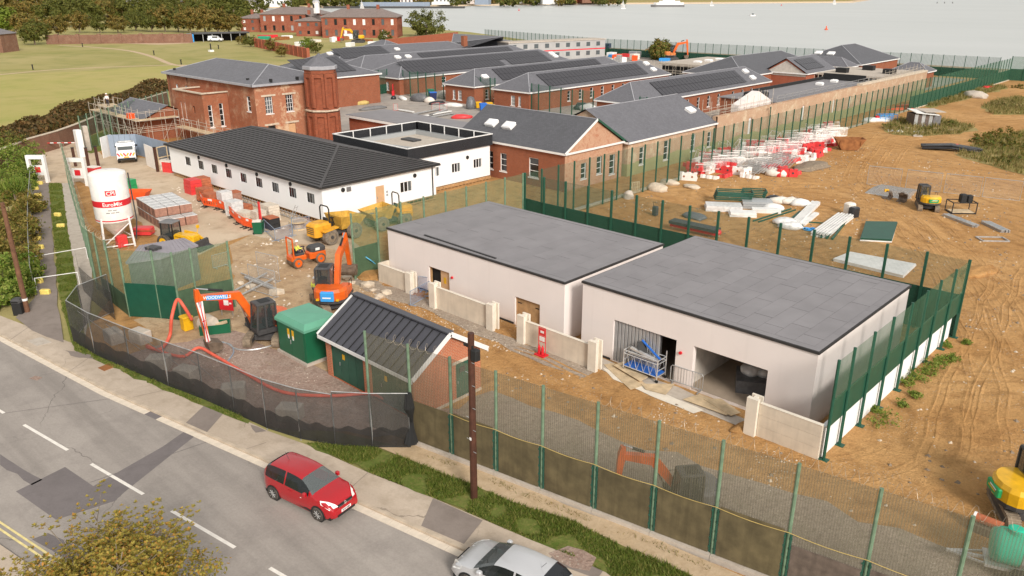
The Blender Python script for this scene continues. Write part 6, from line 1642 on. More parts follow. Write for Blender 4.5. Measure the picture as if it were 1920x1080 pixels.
# ================================================================ cars on the road
def car(label,cat,loc,rz,prof,Lh,W,paint,wheels,glass_x,belt,wr=.62,rw=.31,details=None):
 """prof: (x, top height); lofted shell with flush glass"""
 t = thing('car',label,cat,loc,rz)
 xs = [p[0] for p in prof]
 def wid(x):
  e = abs(x) / Lh; return W / 2 * (1 - .22 * max(0,(e - .72) / .28) ** 2)
 rings = []
 x_roof0,x_roof1 = glass_x['roof']
 for x,zt in prof:
  w_ = wid(x); be = belt(x)
  if zt > be + .08:
   k = min(1,(zt - be) / .5); wt = w_ * (1 - (1 - wr / (W / 2) * 1.0) * k)
   ring = [(w_ * .94,.2),(w_ * 1.0,.36),(w_ * 1.0,.62),(w_ * .975,be),(w_ * .975 * .5 + wt * .5,be + (zt - .05 - be) * .55),(wt,zt - .055),(wt * .82,zt - .012),(wt * .4,zt),(0,zt + .004)]
  else:
   ring = [(w_ * .94,.2),(w_ * 1.0,.36),(w_ * 1.0,min(.6,zt * .75)),(w_ * .985,min(be,zt) - .07),(w_ * .95,zt - .035),(w_ * .85,zt - .012),(w_ * .68,zt - .002),(w_ * .35,zt + .004),(0,zt + .006)]
  if abs(x) > Lh * .93: ring[0] = (ring[0][0],.26); 
  rings.append([(x,y,z) for y,z in ring])
 n = len(rings[0]); sh_ = MB(); parts = {'windscreen': MB(),'rear_window': MB(),'side_window': MB(),'side_window_off': MB()}
 for i in range(len(rings) - 1):
  xm = (xs[i] + xs[i + 1]) / 2
  for j in range(n - 1):
   a,b,c_,d = rings[i][j],rings[i + 1][j],rings[i + 1][j + 1],rings[i][j + 1]
   tgt = sh_
   if 5 <= j and glass_x['ws'][0] < xm < glass_x['ws'][1]: tgt = parts['windscreen']
   elif 5 <= j and glass_x['rw'][0] < xm < glass_x['rw'][1]: tgt = parts['rear_window']
   elif 3 <= j <= 4 and glass_x['side'][0] < xm < glass_x['side'][1] and not any(p0 < xm < p1 for p0,p1 in glass_x['pillars']): tgt = parts['side_window']
   tgt.face([a,b,c_,d]); (parts['side_window_off'] if tgt is parts['side_window'] else tgt).face([(p[0],-p[1],p[2]) for p in (d,c_,b,a)])
 for e,f in ((0,1),(-1,-1)):
  r_ = rings[e]; pts = r_ + [(p[0],-p[1],p[2]) for p in r_[::-1][1:]]
  sh_.face(pts if f > 0 else pts[::-1])
 sb = sh_.build('body',paint,t,smooth=False)
 bmh = bmesh.new(); bmh.from_mesh(sb.data); bmesh.ops.remove_doubles(bmh,verts=bmh.verts,dist=.001); bmesh.ops.recalc_face_normals(bmh,faces=bmh.faces); bmh.to_mesh(sb.data); bmh.free()
 sb.data.polygons.foreach_set('use_smooth',[True] * len(sb.data.polygons)); sb.data.set_sharp_from_angle(angle=R(38))
 for k,m_ in parts.items():
  if m_.f: m_.build(k.replace('_off',''),'glass' if k == 'rear_window' else ('carglass' if k != 'windscreen' else 'screenglass'),t)
 MB().box(-Lh + .15,-W / 2 + .1,.16,Lh - .15,W / 2 - .1,.3).build('floor','black',t)
 for x in wheels:
  for y in (-1,1):
   yy = y * (W / 2 - .09)
   MB().lathe([(rw + .06,-.1),(rw + .06,.1)],(x,y * (W / 2 - .085),rw + .01),20,axis='Y').build('wheel_arch','black',t)
   wheel(t,(x,y * (W / 2 - .055),rw),rw,.2,'rubber','black',20,8)
 ins = MB()
 for y in (-.36,.36): MB().bev(-.35,y - .24,.3,.2,y + .24,.62,.06).bev(-.5,y - .24,.55,-.32,y + .24,1.12,.06).build('seat','machinegrey',t)
 MB().bev(-1.3,-.6,.3,-.9,.6,1.0,.06).build('rear_seat','machinegrey',t); MB().bev(.6,-.65,.5,1.0,.65,.95,.06).build('dashboard','machinelight',t)
 if details: details(t)
 return t
def red_details(t):
 for y in (-1,1):
  MB().add([(2.03,y * .40,.70),(1.90,y * .76,.66),(1.52,y * .845,.84),(1.45,y * .80,.985),(1.72,y * .62,.925),(1.92,y * .46,.80)],[(0,1,5),(1,4,5),(1,2,4),(2,3,4)] if y > 0 else [(5,1,0),(5,4,1),(4,2,1),(4,3,2)]).build('headlight','lamp',t)
  m_ = MB().bev(.62,min(y * .84,y * 1.0),.98,.8,max(y * .84,y * 1.0),1.14,.04).build('door_mirror','carred',t)
  MB().lathe([(.06,0),(.06,.02)],(2.0,y * .55,.38),10,axis='X').build('fog_lamp','lamp',t)
  MB().box(-.35,min(y * .835,y * .853),.82,-.15,max(y * .835,y * .853),.86).build('door_handle','carred',t); MB().box(.35,min(y * .848,y * .856),.74,.42,max(y * .848,y * .856),.77).build('indicator','lamp',t)
  MB().bar((-1.62,y * .78,.45),(1.35,y * .855,.30),.02,.1).build('sill','black',t)
 gr = MB().ob((1.99,0,.66),(.06,.78,.13),0,.35).build('grille','black',t)
 for k in range(3): MB().ob((2.012,0,.62 + k * .035),(.03,.74,.012),0,.35).build('grille_bar','chrome',gr)
 MB().lathe([(.07,0),(.07,.03)],(2.0,0,.68),14,axis='X').build('badge','chrome',gr)
 MB().ob((2.045,0,.42),(.02,.52,.115)).build('number_plate','white',t)
 text_mesh('lettering','K10 OBY',.105,'black',t,Matrix.Translation((2.06,0,.42)) @ Matrix.Rotation(PI / 2,4,'Z') @ Matrix.Rotation(PI / 2,4,'X'),.002,True)
 MB().ob((2.02,0,.28),(.08,.95,.09)).build('lower_grille','black',t)
 MB().tube([(-1.1,0,1.55),(-1.3,0,1.85)],.008,5).build('aerial','black',t)
 MB().ob((.92,0,1.075),(.14,1.25,.02),0,.35).build('wiper_tray','black',t)
 MB().tube([(.93,.1,1.10),(.62,.55,1.27)],.012,4).tube([(.95,-.45,1.09),(.68,.0,1.25)],.012,4).build('wiper','black',t)
wf,wr_ = g(600,975),g(517,935); ax = (wf - wr_); rz = math.atan2(ax.y,ax.x); nrm = Vector((-math.sin(rz),math.cos(rz),0))
cpos = (wf + wr_) / 2 + nrm * .76
red = [(-2.03,.62),(-2.0,.98),(-1.93,1.2),(-1.78,1.42),(-1.6,1.5),(-1.35,1.53),(-1.0,1.545),(-.62,1.55),(-.55,1.55),(-.2,1.54),(.1,1.51),(.28,1.47),(.55,1.35),(.8,1.21),(1.0,1.09),(1.12,1.04),(1.4,.99),(1.65,.91),(1.85,.80),(1.97,.68),(2.04,.52)]
car('small red hatchback driving along the road beside the kerb','car',(cpos.x,cpos.y,.012),rz,red,2.04,1.69,'carred',(-1.3,1.3),
 dict(roof=(-1.6,.28),ws=(.28,1.0),rw=(-1.93,-1.6),side=(-1.72,.85),pillars=((-.62,-.55),(-1.45,-1.34))),lambda x: .96 - .03 * x if x < 1 else .93,.60,.31,red_details)
def silver_details(t):
 for y in (-1,1):
  MB().add([(2.14,y * .48,.66),(1.98,y * .84,.62),(1.6,y * .905,.76),(1.55,y * .86,.89),(1.82,y * .70,.85),(2.03,y * .54,.75)],[(0,1,5),(1,4,5),(1,2,4),(2,3,4)] if y > 0 else [(5,1,0),(5,4,1),(4,2,1),(4,3,2)]).build('headlight','lamp',t)
  MB().bev(.62,min(y * .88,y * 1.06),.98,.82,max(y * .88,y * 1.06),1.13,.04).build('door_mirror','carsilver',t)
  MB().box(-.5,min(y * .885,y * .9),.82,-.3,max(y * .885,y * .9),.86).build('door_handle','chrome',t)
 MB().ob((2.1,0,.58),(.06,.7,.14)).build('grille','black',t)
 for y in (-.35,.35): MB().bar((1.0,y * 1.1,1.03),(1.95,y,.79),.03,.02).build('bonnet_crease','carsilver',t)
 MB().tube([(-1.2,0,1.48),(-1.4,0,1.75)],.008,5).build('aerial','black',t)
 MB().tube([(.98,.1,1.06),(.62,.6,1.25)],.012,4).tube([(.98,-.5,1.06),(.68,.0,1.23)],.012,4).build('wiper','black',t)
sil = [(-2.15,.62),(-2.12,.95),(-2.0,1.1),(-1.75,1.28),(-1.45,1.42),(-1.0,1.475),(-.6,1.49),(-.52,1.49),(-.15,1.48),(.1,1.45),(.3,1.41),(.6,1.27),(.85,1.14),(1.08,1.03),(1.2,.99),(1.5,.93),(1.8,.85),(2.0,.74),(2.1,.62),(2.15,.5)]
sp = g(960,1104); srz = math.atan2(kerb_y(-18) - kerb_y(-12),-6)
car('silver hatchback at the bottom edge of the view, bonnet and roof showing','car',(sp.x,sp.y,.012),srz,sil,2.15,1.80,'carsilver',(-1.3,1.32),
 dict(roof=(-1.45,.3),ws=(.3,1.08),rw=(-2.0,-1.45),side=(-1.75,.9),pillars=((-.6,-.52),)),lambda x: .95 - .02 * x if x < 1 else .9,.66,.32,silver_details)
# ================================================================ silo
sl_ = thing('mortar_silo','white mortar silo with red bands and lettering on a steel frame','silo',g(224,458))
SR = 1.42
MB().lathe([(SR,2.2),(SR,5.95),(SR * .97,6.08),(SR * .7,6.22),(.05,6.28)],(0,0,0),32,cap=False).build('tank','whiteplastic',sl_,smooth=True)
MB().lathe([(.22,.75),(SR,2.2)],(0,0,0),32,cap=False).build('cone','bag',sl_,smooth=True)
def band(z0,z1,nm): MB().lathe([(SR + .006,z0),(SR + .006,z1)],(0,0,0),32,cap=False).build(nm,'signred',sl_,smooth=True)
band(3.48,3.98,'red_band'); band(2.3,2.4,'red_band')
A0 = math.atan2(-sl_.location.y,-sl_.location.x)
def wrapz(z,r=SR + .012): return lambda v: Vector(((r + v.z) * math.cos(A0 + v.x / r),(r + v.z) * math.sin(A0 + v.x / r),z + v.y))
text_mesh('lettering','EuroMix',.44,'white',sl_,None,.004,True,wrapz(3.71))
mb = MB(); n = 8
for i in range(n):
 a,b = A0 - .27 + .54 * i / n,A0 - .27 + .54 * (i + 1) / n; r = SR + .008
 mb.face([(r * math.cos(a),r * math.sin(a),4.42),(r * math.cos(b),r * math.sin(b),4.42),(r * math.cos(b),r * math.sin(b),4.86),(r * math.cos(a),r * math.sin(a),4.86)])
mb.build('logo_panel','signred',sl_); text_mesh('lettering','CPI',.44,'white',sl_,None,.004,True,wrapz(4.62,SR + .014))
for k,wd in enumerate((.75,1.1)):
 mb = MB()
 for i in range(int(wd / .07)):
  if i % 5 == 4: continue
  a,b = A0 - wd / 2 / SR + i * .07 / SR,A0 - wd / 2 / SR + (i + .75) * .07 / SR; r = SR + .008; z = 3.2 - k * .2
  mb.face([(r * math.cos(a),r * math.sin(a),z),(r * math.cos(b),r * math.sin(b),z),(r * math.cos(b),r * math.sin(b),z + .08),(r * math.cos(a),r * math.sin(a),z + .08)])
 stuff(mb.build('small_print','machinelight',sl_))
for k in range(4):
 a = PI / 4 + k * PI / 2 + A0; c_ = (SR * 1.0 * math.cos(a),SR * 1.0 * math.sin(a)); MB().bar((c_[0] * 1.12,c_[1] * 1.12,0),(c_[0],c_[1],2.5),.14).build('leg','white',sl_)
 b = a + PI / 2; MB().bar((c_[0] * 1.1,c_[1] * 1.1,.3),(SR * math.cos(b),SR * math.sin(b),2.0),.07).build('brace','white',sl_)
 MB().bar((c_[0] * 1.12,c_[1] * 1.12,.2),(SR * 1.12 * math.cos(b),SR * 1.12 * math.sin(b),.2),.08).build('base_rail','white',sl_)
MB().tube([(.5,1.25,.3),(.6,1.5,2.0),(.5,1.45,5.9)],.06,6).build('fill_pipe','machinegrey',sl_)
MB().bev(.6,-.5,.05,1.2,.3,1.0,.05).build('mixer_unit','redplastic',sl_)
# ================================================================ poles, bin
tp1 = thing('wooden_pole','dark brown wooden pole standing in the verge beside the road fence','pole',g(889,937)); MB().tube([(0,0,0),(0,0,7.6)],[.155,.13],12).build('shaft','wetwood',tp1)
MB().bev(.1,-.16,6.55,.42,.12,7.0,.04).build('junction_box','black',tp1); MB().bar((-.35,-.05,7.05),(.15,-.05,7.05),.06,.12).build('bracket','black',tp1)
mb = MB()
for i in range(9): z = 2.2 + i * .5; mb.tube([(-.22 if i % 2 else -.08,-.1,z),(.08 if i % 2 else .24,-.1,z)],.014,5)
mb = MB()
for i in range(9): MB().tube([(-.26 if i % 2 else 0,-.08,2.4 + i * .5),(0 if i % 2 else .26,-.08,2.4 + i * .5)],.014,5).build('step_iron','galv',tp1)
MB().ob((.02,-.16,3.0),(.1,.02,.12)).build('tag','white',tp1)
tp2 = thing('telegraph_pole','brown telegraph pole by the hedge and litter bin at the left','pole',g(52,587)); MB().tube([(0,0,0),(0,0,7.45)],[.17,.13],12).build('shaft','brownpole',tp2)
MB().lathe([(.18,.9),(.18,1.05)],(0,0,0),12).build('white_band','white',tp2); MB().bar((-.3,0,7.3),(.3,0,7.3),.1).build('crossarm','brownpole',tp2)
bn = thing('litter_bin','black litter bin on the pavement below the telegraph pole','bin',g(38,589),RIGHT)
MB().bev(-.3,-.3,0,.3,.3,.85,.05).build('body','black',bn); MB().bev(-.32,-.32,.86,.32,.32,1.12,.1).build('hood','machinegrey',bn); MB().box(-.22,-.335,.9,.22,-.322,1.0).build('slot','opening',bn)
# ================================================================ brick packs beside the silo
pa,pb_ = g(256,404),g(304,436); pd = (pb_ - pa).normalized(); pn = Vector((-pd.y,pd.x,0))
if pn.y < 0: pn = -pn
pk = None; pr_ = math.atan2(pd.y,pd.x)
for i in range(6):
 for j in range(3):
  for k in range(2 if i < 5 else 1):
   q_ = pa + pd * (i * 1.08) + pn * (j * 1.12 + .2); q_.z = k * .86
   if pk is None:
    pk = thing('brick_pack','wrapped pack of grey-red bricks in the block beside the silo','brick pack',q_,pr_,'brick packs beside the silo')
    MB().box(0,0,.02,1.0,1.04,.78).build('bricks','brickpack',pk); MB().box(-.01,-.01,.782,1.01,1.05,.82).build('top_sheet','shrink',pk)
    for a in (.3,.66): MB().box(a,-.012,.02,a + .04,1.052,.826).build('strap','black',pk)
   else: dup(pk,q_,pr_ + rnd(-.03,.03))
# ================================================================ stacks along the prefab
def stack(label,u,v,sx,sy,sz,m,cat,rz=0,layers=3,lid=None,group=None,name=None):
 t = thing(name or 'material_stack',label,cat,g(u,v),rz,group)
 for k in range(layers):
  MB().box(-sx / 2 + rnd(-.04,.04),-sy / 2 + rnd(-.04,.04),sz * k / layers + .005,sx / 2 + rnd(-.04,.04),sy / 2 + rnd(-.04,.04),sz * (k + 1) / layers - .015).build('layer',m,t)
 if lid: MB().box(-sx / 2,-sy / 2,sz,sx / 2,sy / 2,sz + .06).build('cover',lid,t)
 return t
stack('red crate stack nearest the gate end of the prefab',364,362,1.6,1.2,1.5,'redplastic','crates',0,4)
stack('tall slatted terracotta block stack beside the prefab wall',383,358,1.5,1.1,1.5,'terracotta','blocks',0,6)
stack('terracotta block stack behind the red barriers',386,376,1.4,1.1,1.3,'terracotta','blocks',.1,4)
stack('square terracotta block pack at the bend of the red barriers',397,382,1.3,1.2,1.1,'terracotta','blocks',.1,2)
stack('shrink-wrapped pale pack beside the terracotta blocks',424,388,1.1,1.1,1.6,'shrink','pack',0,2)
stack('shrink-wrapped brick pack with red bricks on top',441,384,1.1,1.1,1.3,'brickpack','pack',0,2,'terracotta')
stack('wrapped silver pack nearest the barrier line',441,403,1.2,1.2,1.4,'shrink','pack',.1,3)
stack('low pile of loose red bricks behind the barriers',457,396,1.4,1.0,.7,'terracotta','bricks',.3,4)
stack('tumbled pile of pale blocks behind the barriers',462,414,1.5,1.2,.9,'blocks','blocks',.2,4)
stack('pale block stack right of the red trestle',487,418,1.1,1.0,1.2,'blocks','blocks',0,5)
stack('stepped pale block stack near the blue barriers',508,412,1.6,1.1,1.5,'blocks','blocks',0,6)
stack('black bag and red brick pack before the block stack',510,428,1.2,1.0,1.0,'blackpoly','pack',0,2,'terracotta')
tg = thing('wheelie_bin','green wheelie bin at the end of the red barriers','bin',g(486,438),RIGHT)
MB().add([(-.34,-.34,.08),(.34,-.34,.08),(.34,.34,.08),(-.34,.34,.08),(-.42,-.42,1.1),(.42,-.42,1.1),(.42,.42,1.1),(-.42,.42,1.1)],[(0,3,2,1),(4,5,6,7),(0,1,5,4),(1,2,6,5),(2,3,7,6),(3,0,4,7)]).build('body','kioskgreen',tg); MB().ob((-.1,0,1.14),(.7,.7,.06),.2).build('rubbish','bag',tg)
for y in (-.3,.3): MB().lathe([(.1,-.03),(.1,.03)],(-.36,y,.1),10,axis='Y').build('wheel','black',tg)
# lattice beam and cable drum at the foot of the prefab
tb = thing('lattice_beam','long grey lattice beam lying along the foot of the prefab','beam',(-74,37.4,0))
mb = MB()
for z in (.15,.6): mb.bar((-77,37.6,z),(-62,37.6,z),.07)
for i in range(22): x = -77 + i * .68; mb.bar((x,37.6,.15),(x + .34,37.6,.6),.04); mb.bar((x + .34,37.6,.6),(x + .68,37.6,.15),.04)
mb.build('lattice','galv',tb,world=True)
cd = thing('cable_drum','pale wooden cable drum top near the dumper','drum',g(560,428)); MB().lathe([(.8,.62),(.8,.72)],(0,0,0),20).lathe([(.45,.06),(.45,.62)],(0,0,0),14).lathe([(.8,0),(.8,.08)],(0,0,0),20).build('drum','plank',cd)
lad = thing('ladder','short grey ladder leaning on the prefab base frame','ladder',g(543,420)); mb = MB()
for s_ in (-.2,.2): mb.bar((s_,0,0),(s_ + .5,.6,1.7),.05)
for i in range(5): mb.bar((-.2 + .1 * i,.12 * i + .06,.17 + .34 * i),(.2 + .1 * i,.12 * i + .06,.17 + .34 * i),.04)
mb.build('rails','galv',lad)
# ---- red plastic road barriers
def plastic_barrier(label,a,b,group='red plastic barriers in the yard',m='orangeplastic'):
 a,b = Vector(a),Vector(b); L = (b - a).length; t = thing('plastic_barrier',label,'barrier',a,math.atan2((b - a).y,(b - a).x),group)
 MB().box(0,-.03,.72,L,.03,1.0).box(0,-.03,.25,L,.03,.42).build('rails',m,t)
 n = 7
 for i in range(n): x = L * i / (n - 1); MB().box(max(0,x - .06),-.028,.42,min(L,x + .06),.028,.72).build('bar',m,t)
 for x in (.25,L - .25): MB().box(x - .06,-.3,.02,x + .06,.3,.08).box(x - .04,-.03,.08,x + .04,.03,.25).build('foot','black',t)
 MB().box(L * .35,-.036,.76,L * .65,-.031,.95).build('reflector','white',t)
bl = [(367,363),(376,377),(383,389),(409,393),(422,398),(434,408),(445,420),(458,428),(474,432)]
bw_ = ['nearest the gate','second from the gate','facing the road at the first bend','just right of the first bend','in the middle of the line','leaning in the line','second from the green bin','ending at the green bin']
for i in range(8): plastic_barrier('red plastic barrier %s' % bw_[i],g(*bl[i]),g(*bl[i + 1]))
tr_ = thing('warning_trestle','tall red folded trestle leaning between block stacks','trestle',g(489,424)); MB().bar((0,0,0),(-.15,.1,2.2),.12).bar((.25,0,0),(-.05,.1,2.2),.1).build('legs','redplastic',tr_)
def mesh_barrier(label,a,b,h=1.1,m='wireblue',fm='bluegrey',group='blue mesh barriers',feet=True):
 a,b = Vector(a),Vector(b); L = (b - a).length; t = thing('mesh_barrier',label,'barrier',a,math.atan2((b - a).y,(b - a).x),group)
 MB().tube([(0,0,.1),(0,0,h),(L,0,h),(L,0,.1),(0,0,.1)],.025,6,False).build('frame',fm,t); MB().panel((0,0),(L,0),.12,h).build('mesh',m,t)
 if feet:
  for x in (.2,L - .2): MB().bar((x,-.3,.03),(x,.3,.03),.06).build('foot',fm,t)
 return t
for i,(p,q) in enumerate((((497,434),(517,453)),((517,453),(549,443)),((549,443),(549,430)),((552,432),(582,428)))): mesh_barrier('blue mesh barrier ' + ['left side of the rubble pen','front of the rubble pen','right side of the rubble pen','running on towards the dumper'][i],g(*p),g(*q))
for i,(p,q) in enumerate((((770,575),(806,555)),((786,545),(806,548)))): mesh_barrier('blue and white mesh barrier ' + ['at the gap in the cream walls','behind the gap in the cream walls'][i],g(*p),g(*q))
mesh_barrier('pale wire barrier behind the digger and steel tubes',g(400,505),g(430,497),1.1,'wiremesh','galv'); mesh_barrier('wire panel standing by the steel tubes left of the worker',g(470,545),g(520,560),2.0,'wiremesh','galv','wire panels near the tubes'); mesh_barrier('wire panel behind the first one left of the worker',g(485,520),g(525,530),2.0,'wiremesh','galv','wire panels near the tubes')
# ================================================================ gates, hoarding, left entrance
def board(name,label,a,b,z,m,cat,th=.08,n=1,ribs=None):
 t = thing(name,label,cat,a)
 for i in range(n):
  p,q = a.lerp(b,i / n),a.lerp(b,(i + 1) / n); d = (b - a).normalized() * .015; MB().bar(p + d + Vector((0,0,z / 2)),q - d + Vector((0,0,z / 2)),th,z).build('panel',m,t,world=True)
 return t
board('hoarding','blue-grey hoarding behind the white pickup',g(208,293),g(260,291),2.7,'bluegrey','hoarding',n=5); board('hoarding','blue-grey hoarding running from the pickup towards the prefab',g(260,291),g(330,312),2.7,'bluegrey','hoarding',n=7)
board('gate_leaf','white gate leaf standing open left of the pickup',g(194,297),g(214,290),2.6,'white','gate'); board('gate_leaf','white gate leaf standing open right of the pickup',g(276,310),g(297,320),2.6,'whiteplastic','gate')
for i,(u,v,m_,h_) in enumerate(((296,322,'wetwood',2.8),(169,325,'wetwood',2.9),(186,318,'wetwood',2.7),(142,312,'wetwood',2.2))):
 t = thing('gate_post',['dark gate post beside the right white leaf','dark gate post left of the silo top','dark gate post nearer the pickup','short dark post inside the left fence'][i],'post',g(u,v)); MB().box(-.13,-.13,0,.13,.13,h_).build('post',m_,t); MB().box(-.15,-.15,h_,.15,.15,h_ + .08).build('cap','black',t)
tf = thing('timber_frame','timber framed screen between the white gate leaf and the prefab','screen',g(300,322)); a,b = g(300,320),g(335,312); mb = MB()
for z in (.1,1.5,2.7): mb.bar(a + Vector((0,0,z)),b + Vector((0,0,z)),.1)
for k in (0,.5,1): p = a.lerp(b,k); mb.bar(p,p + Vector((0,0,2.75)),.1)
mb.build('frame','plank',tf,world=True); MB().panel((a.x,a.y),(b.x,b.y),.1,2.7).build('mesh','netting',tf,world=True)
for i,(u,v,s_) in enumerate(((76,342,1),(150,348,1))):
 t = thing('gate_pillar',['white entrance arch with a red notice at the left hedge','white entrance arch just inside the left fence'][i],'gateway',g(u,v),RIGHT)
 MB().box(-1.0,-.2,0,-.7,.2,2.6).build('pillar','white',t); MB().box(.7,-.2,0,1.0,.2,2.6).build('pillar','white',t); MB().box(-1.0,-.2,2.601,1.0,.2,3.0).build('lintel','white',t); MB().box(-.68,0,.8,.68,.05,1.9).build('notice','plastersheet',t); MB().box(-.3,-.02,1.1,.3,-.002,1.7).build('red_notice','signred',t)
t = thing('gate_pillar','white gate pier left of the hoarding','gate pier',g(154,294)); MB().bev(-.5,-.35,0,.5,.35,3.4,.05).build('pier','white',t)
t = thing('gate_pillar','weathered concrete gate pier beside the white one','gate pier',g(166,282)); MB().bev(-.4,-.3,0,.4,.3,3.2,.05).build('pier','concrete',t)
bt_ = thing('boom_barrier','red and white boom barrier across the entrance road','barrier',g(84,284)); a,b = Vector((0,0,1.1)),g(150,283) - g(84,284) + Vector((0,0,1.1))
MB().box(-.15,-.15,0,.15,.15,1.2).build('stand','redplastic',bt_)
for i in range(10): p,q = a.lerp(b,i / 10),a.lerp(b,(i + 1) / 10); MB().bar(p,q,.1).build('boom_section','redplastic' if i % 2 else 'white',bt_)
for i,(u,v,m_,lb) in enumerate(((178,333,'redplastic','red and cream bag pile beside the dark gate post'),(306,318,'bag','cream bulk bag behind the right gate leaf'),(320,322,'redplastic','red triangular signs and crates beside the prefab end'),(242,357,'decalgreen','green drum behind the silo'))):
 stack(lb,u,v,1.3,1.0,1.2,m_,'pile',.4,2,'bag' if i < 3 else None,name='stored_goods')
orb = thing('skip','low orange open skip behind the silo','skip',g(252,372),RIGHT)
MB().add([(-1.2,-.6,.05),(1.2,-.6,.05),(1.2,.6,.05),(-1.2,.6,.05),(-1.6,-.8,.8),(1.6,-.8,.8),(1.6,.8,.8),(-1.6,.8,.8)],[(0,3,2,1),(0,1,5,4),(1,2,6,5),(2,3,7,6),(3,0,4,7)]).build('tub','orangeplastic',orb)
rbx = thing('red_barrow','red plastic trough with rails between the silo and the brick packs','trough',g(270,440),RIGHT); MB().bev(-.8,-.5,.1,.8,.5,.7,.08).build('tub','redplastic',rbx); MB().bar((-1.2,-.55,.5),(1.4,-.55,.5),.06).build('rail','rust',rbx)
# ================================================================ digging corner
hose = [g(275,650,.15),g(300,655,.1),g(318,630,.4),g(322,595,1.6),g(332,562,2.35),g(345,575,2.0),g(360,600,1.0)]
tag(MB().tube(smooth_pts(hose,6),.1,10).build('duct_pipe','pipeorange',smooth=True),'orange duct pipe arching up beside the green fence','pipe')
tag(MB().tube(smooth_pts([g(275,648,.2),g(310,662,.15),g(345,668,.2),g(372,652,.5),g(400,665,.4),g(460,700,.3),g(530,735,.25),g(620,742,.3),g(690,738,.3),g(720,748,.2)],5),.09,10).build('duct_pipe','pipeorange',smooth=True),'long orange duct pipe lying behind the black netting','pipe')
tag(MB().tube(smooth_pts([g(385,640,.05),g(420,642,.05),g(445,655,.05),g(480,655,.05),g(520,645,.05)],5),.05,6).build('hose','galv'),'grey hose looping on the gravel under the excavator','hose'); tag(MB().tube(smooth_pts([g(400,640,.05),g(430,645,.05),g(438,660,.05),g(425,680,.05)],5),.04,6).build('hose','bluegrey'),'blue-grey hose curling down to the netting','hose')
tag(MB().tube(smooth_pts([g(664,508,.1),g(668,490,.9),g(680,480,1.5),g(695,488,1.2),g(712,500,.3),g(735,502,.05)],5),.045,8).build('hose','cyan'),'pale blue hose arching against the green fence boards','hose')
sg = thing('sign_board','red sign board on a frame behind the excavator arm','sign',g(427,592),R(30)); mb = MB()
for x in (-.4,.4): mb.bar((x,0,0),(x,0,.5),.04)
mb.build('stand','galv',sg); MB().box(-.5,-.03,.4,.5,.0,1.2).build('board','signred',sg); MB().box(-.15,-.035,.75,.2,-.031,1.1).box(.25,-.035,.85,.4,-.031,.95).build('print','white',sg)
gb_ = thing('steel_box','open green steel box with timber beside the digger bucket','box',g(405,622),R(60))
mb = MB()
for (x0,y0,x1,y1) in ((-.9,-.45,.9,-.4),(-.9,.4,.9,.45),(-.9,-.4,-.85,.4),(.85,-.4,.9,.4)): mb.box(x0,y0,0,x1,y1,.6)
mb.build('sides','kioskgreen',gb_); MB().box(-.85,-.4,.02,.85,.4,.2).build('floor','timber',gb_); MB().bar((-.8,-.2,.4),(.7,.25,.5),.15).build('offcut','plank',gb_)
yb2 = thing('wheelie_bin','small yellow bin behind the digger bucket','bin',g(352,618)); MB().bev(-.3,-.3,.05,.3,.3,.85,.06).build('body','yellow',yb2); MB().bev(-.34,-.34,.852,.34,.34,.95,.05).build('lid','yellow',yb2)
cdm = thing('concrete_manhole','round concrete ring standing by the digger arm','concrete ring',g(392,622)); MB().lathe([(.55,-.35),(.55,.35)],(0,0,.55),20,axis='X').build('ring','blocks',cdm)
for i,(p,q,r_) in enumerate((((440,545),(500,512),.07),((446,556),(510,524),.07),((460,520),(522,545),.12),((452,512),(512,536),.05))):
 o = MB().tube([g(*p,.25),g(*q,.25)],r_,8).build('steel_tube','galv'); tag(o,['long grey steel tube lying by the excavator, upper','long grey steel tube lying by the excavator, lower','thick grey pipe crossing the steel tubes','thin grey pipe behind the thick one'][i],'tube','tubes by the excavator')
rl = [(451,530),(470,538),(520,548),(700,545),(712,555),(690,535),(706,560),(724,548),(650,520),(660,530)]
random.seed(21)
for i,(u,v) in enumerate(rl):
 b_ = bmesh.new(); bmesh.ops.create_icosphere(b_,subdivisions=1,radius=.3 + .15 * (i % 3))
 for w_ in b_.verts: w_.co *= rnd(.6,1.15); w_.co.z *= .6
 me = bpy.data.meshes.new('boulder'); b_.to_mesh(me); b_.free(); me.materials.append(MATS['stone']); o = bpy.data.objects.new('boulder',me); COL.objects.link(o); o.location = g(u,v,.1)
 tag(o,'pale lump of broken concrete on the churned ground','rubble','broken concrete lumps')
# ================================================================ in front of the garages
tw_ = thing('scaffold_tower','low aluminium scaffold tower on castors with blue board at the shutter','scaffold tower',g(1207,702),0)
mb = MB(); xs,ys = (-1.1,1.1),(-.42,.42)
for x in xs:
 for y in ys: mb.tube([(x,y,.12),(x,y,1.35 + (.3 if y > 0 else 0))],.03,6)
for y in ys:
 for z in (.35,1.1,1.3): mb.tube([(-1.1,y,z),(1.1,y,z)],.025,6)
 for i in range(5): x = -1.1 + i * .44; mb.tube([(x,y,.35),(x + .22,y,1.1),(x + .44,y,.35)],.016,5)
for x in xs:
 for z in (.35,.7,1.1,1.3): mb.tube([(x,-.42,z),(x,.42,z)],.025,6)
mb.build('frame','alu',tw_)
for x in xs:
 for y in ys: MB().lathe([(.1,-.03),(.1,.03)],(x,y,.1),10,axis='Y').build('castor','black',tw_)
MB().box(-1.05,-.4,.36,1.05,.4,.42).build('deck','blueplastic',tw_); MB().box(-.9,-.3,1.12,.8,.3,1.18).build('platform','alu',tw_); MB().bar((-.3,.1,1.95),(.95,.1,1.15),.12,.06).build('blue_board','blueplastic',tw_); MB().bar((-.3,.05,1.9),(-.1,-.1,1.2),.5,.04).build('black_board','black',tw_); MB().bar((-.8,-.2,1.45),(.7,-.3,1.3),.18,.1).build('offcut','alu',tw_)
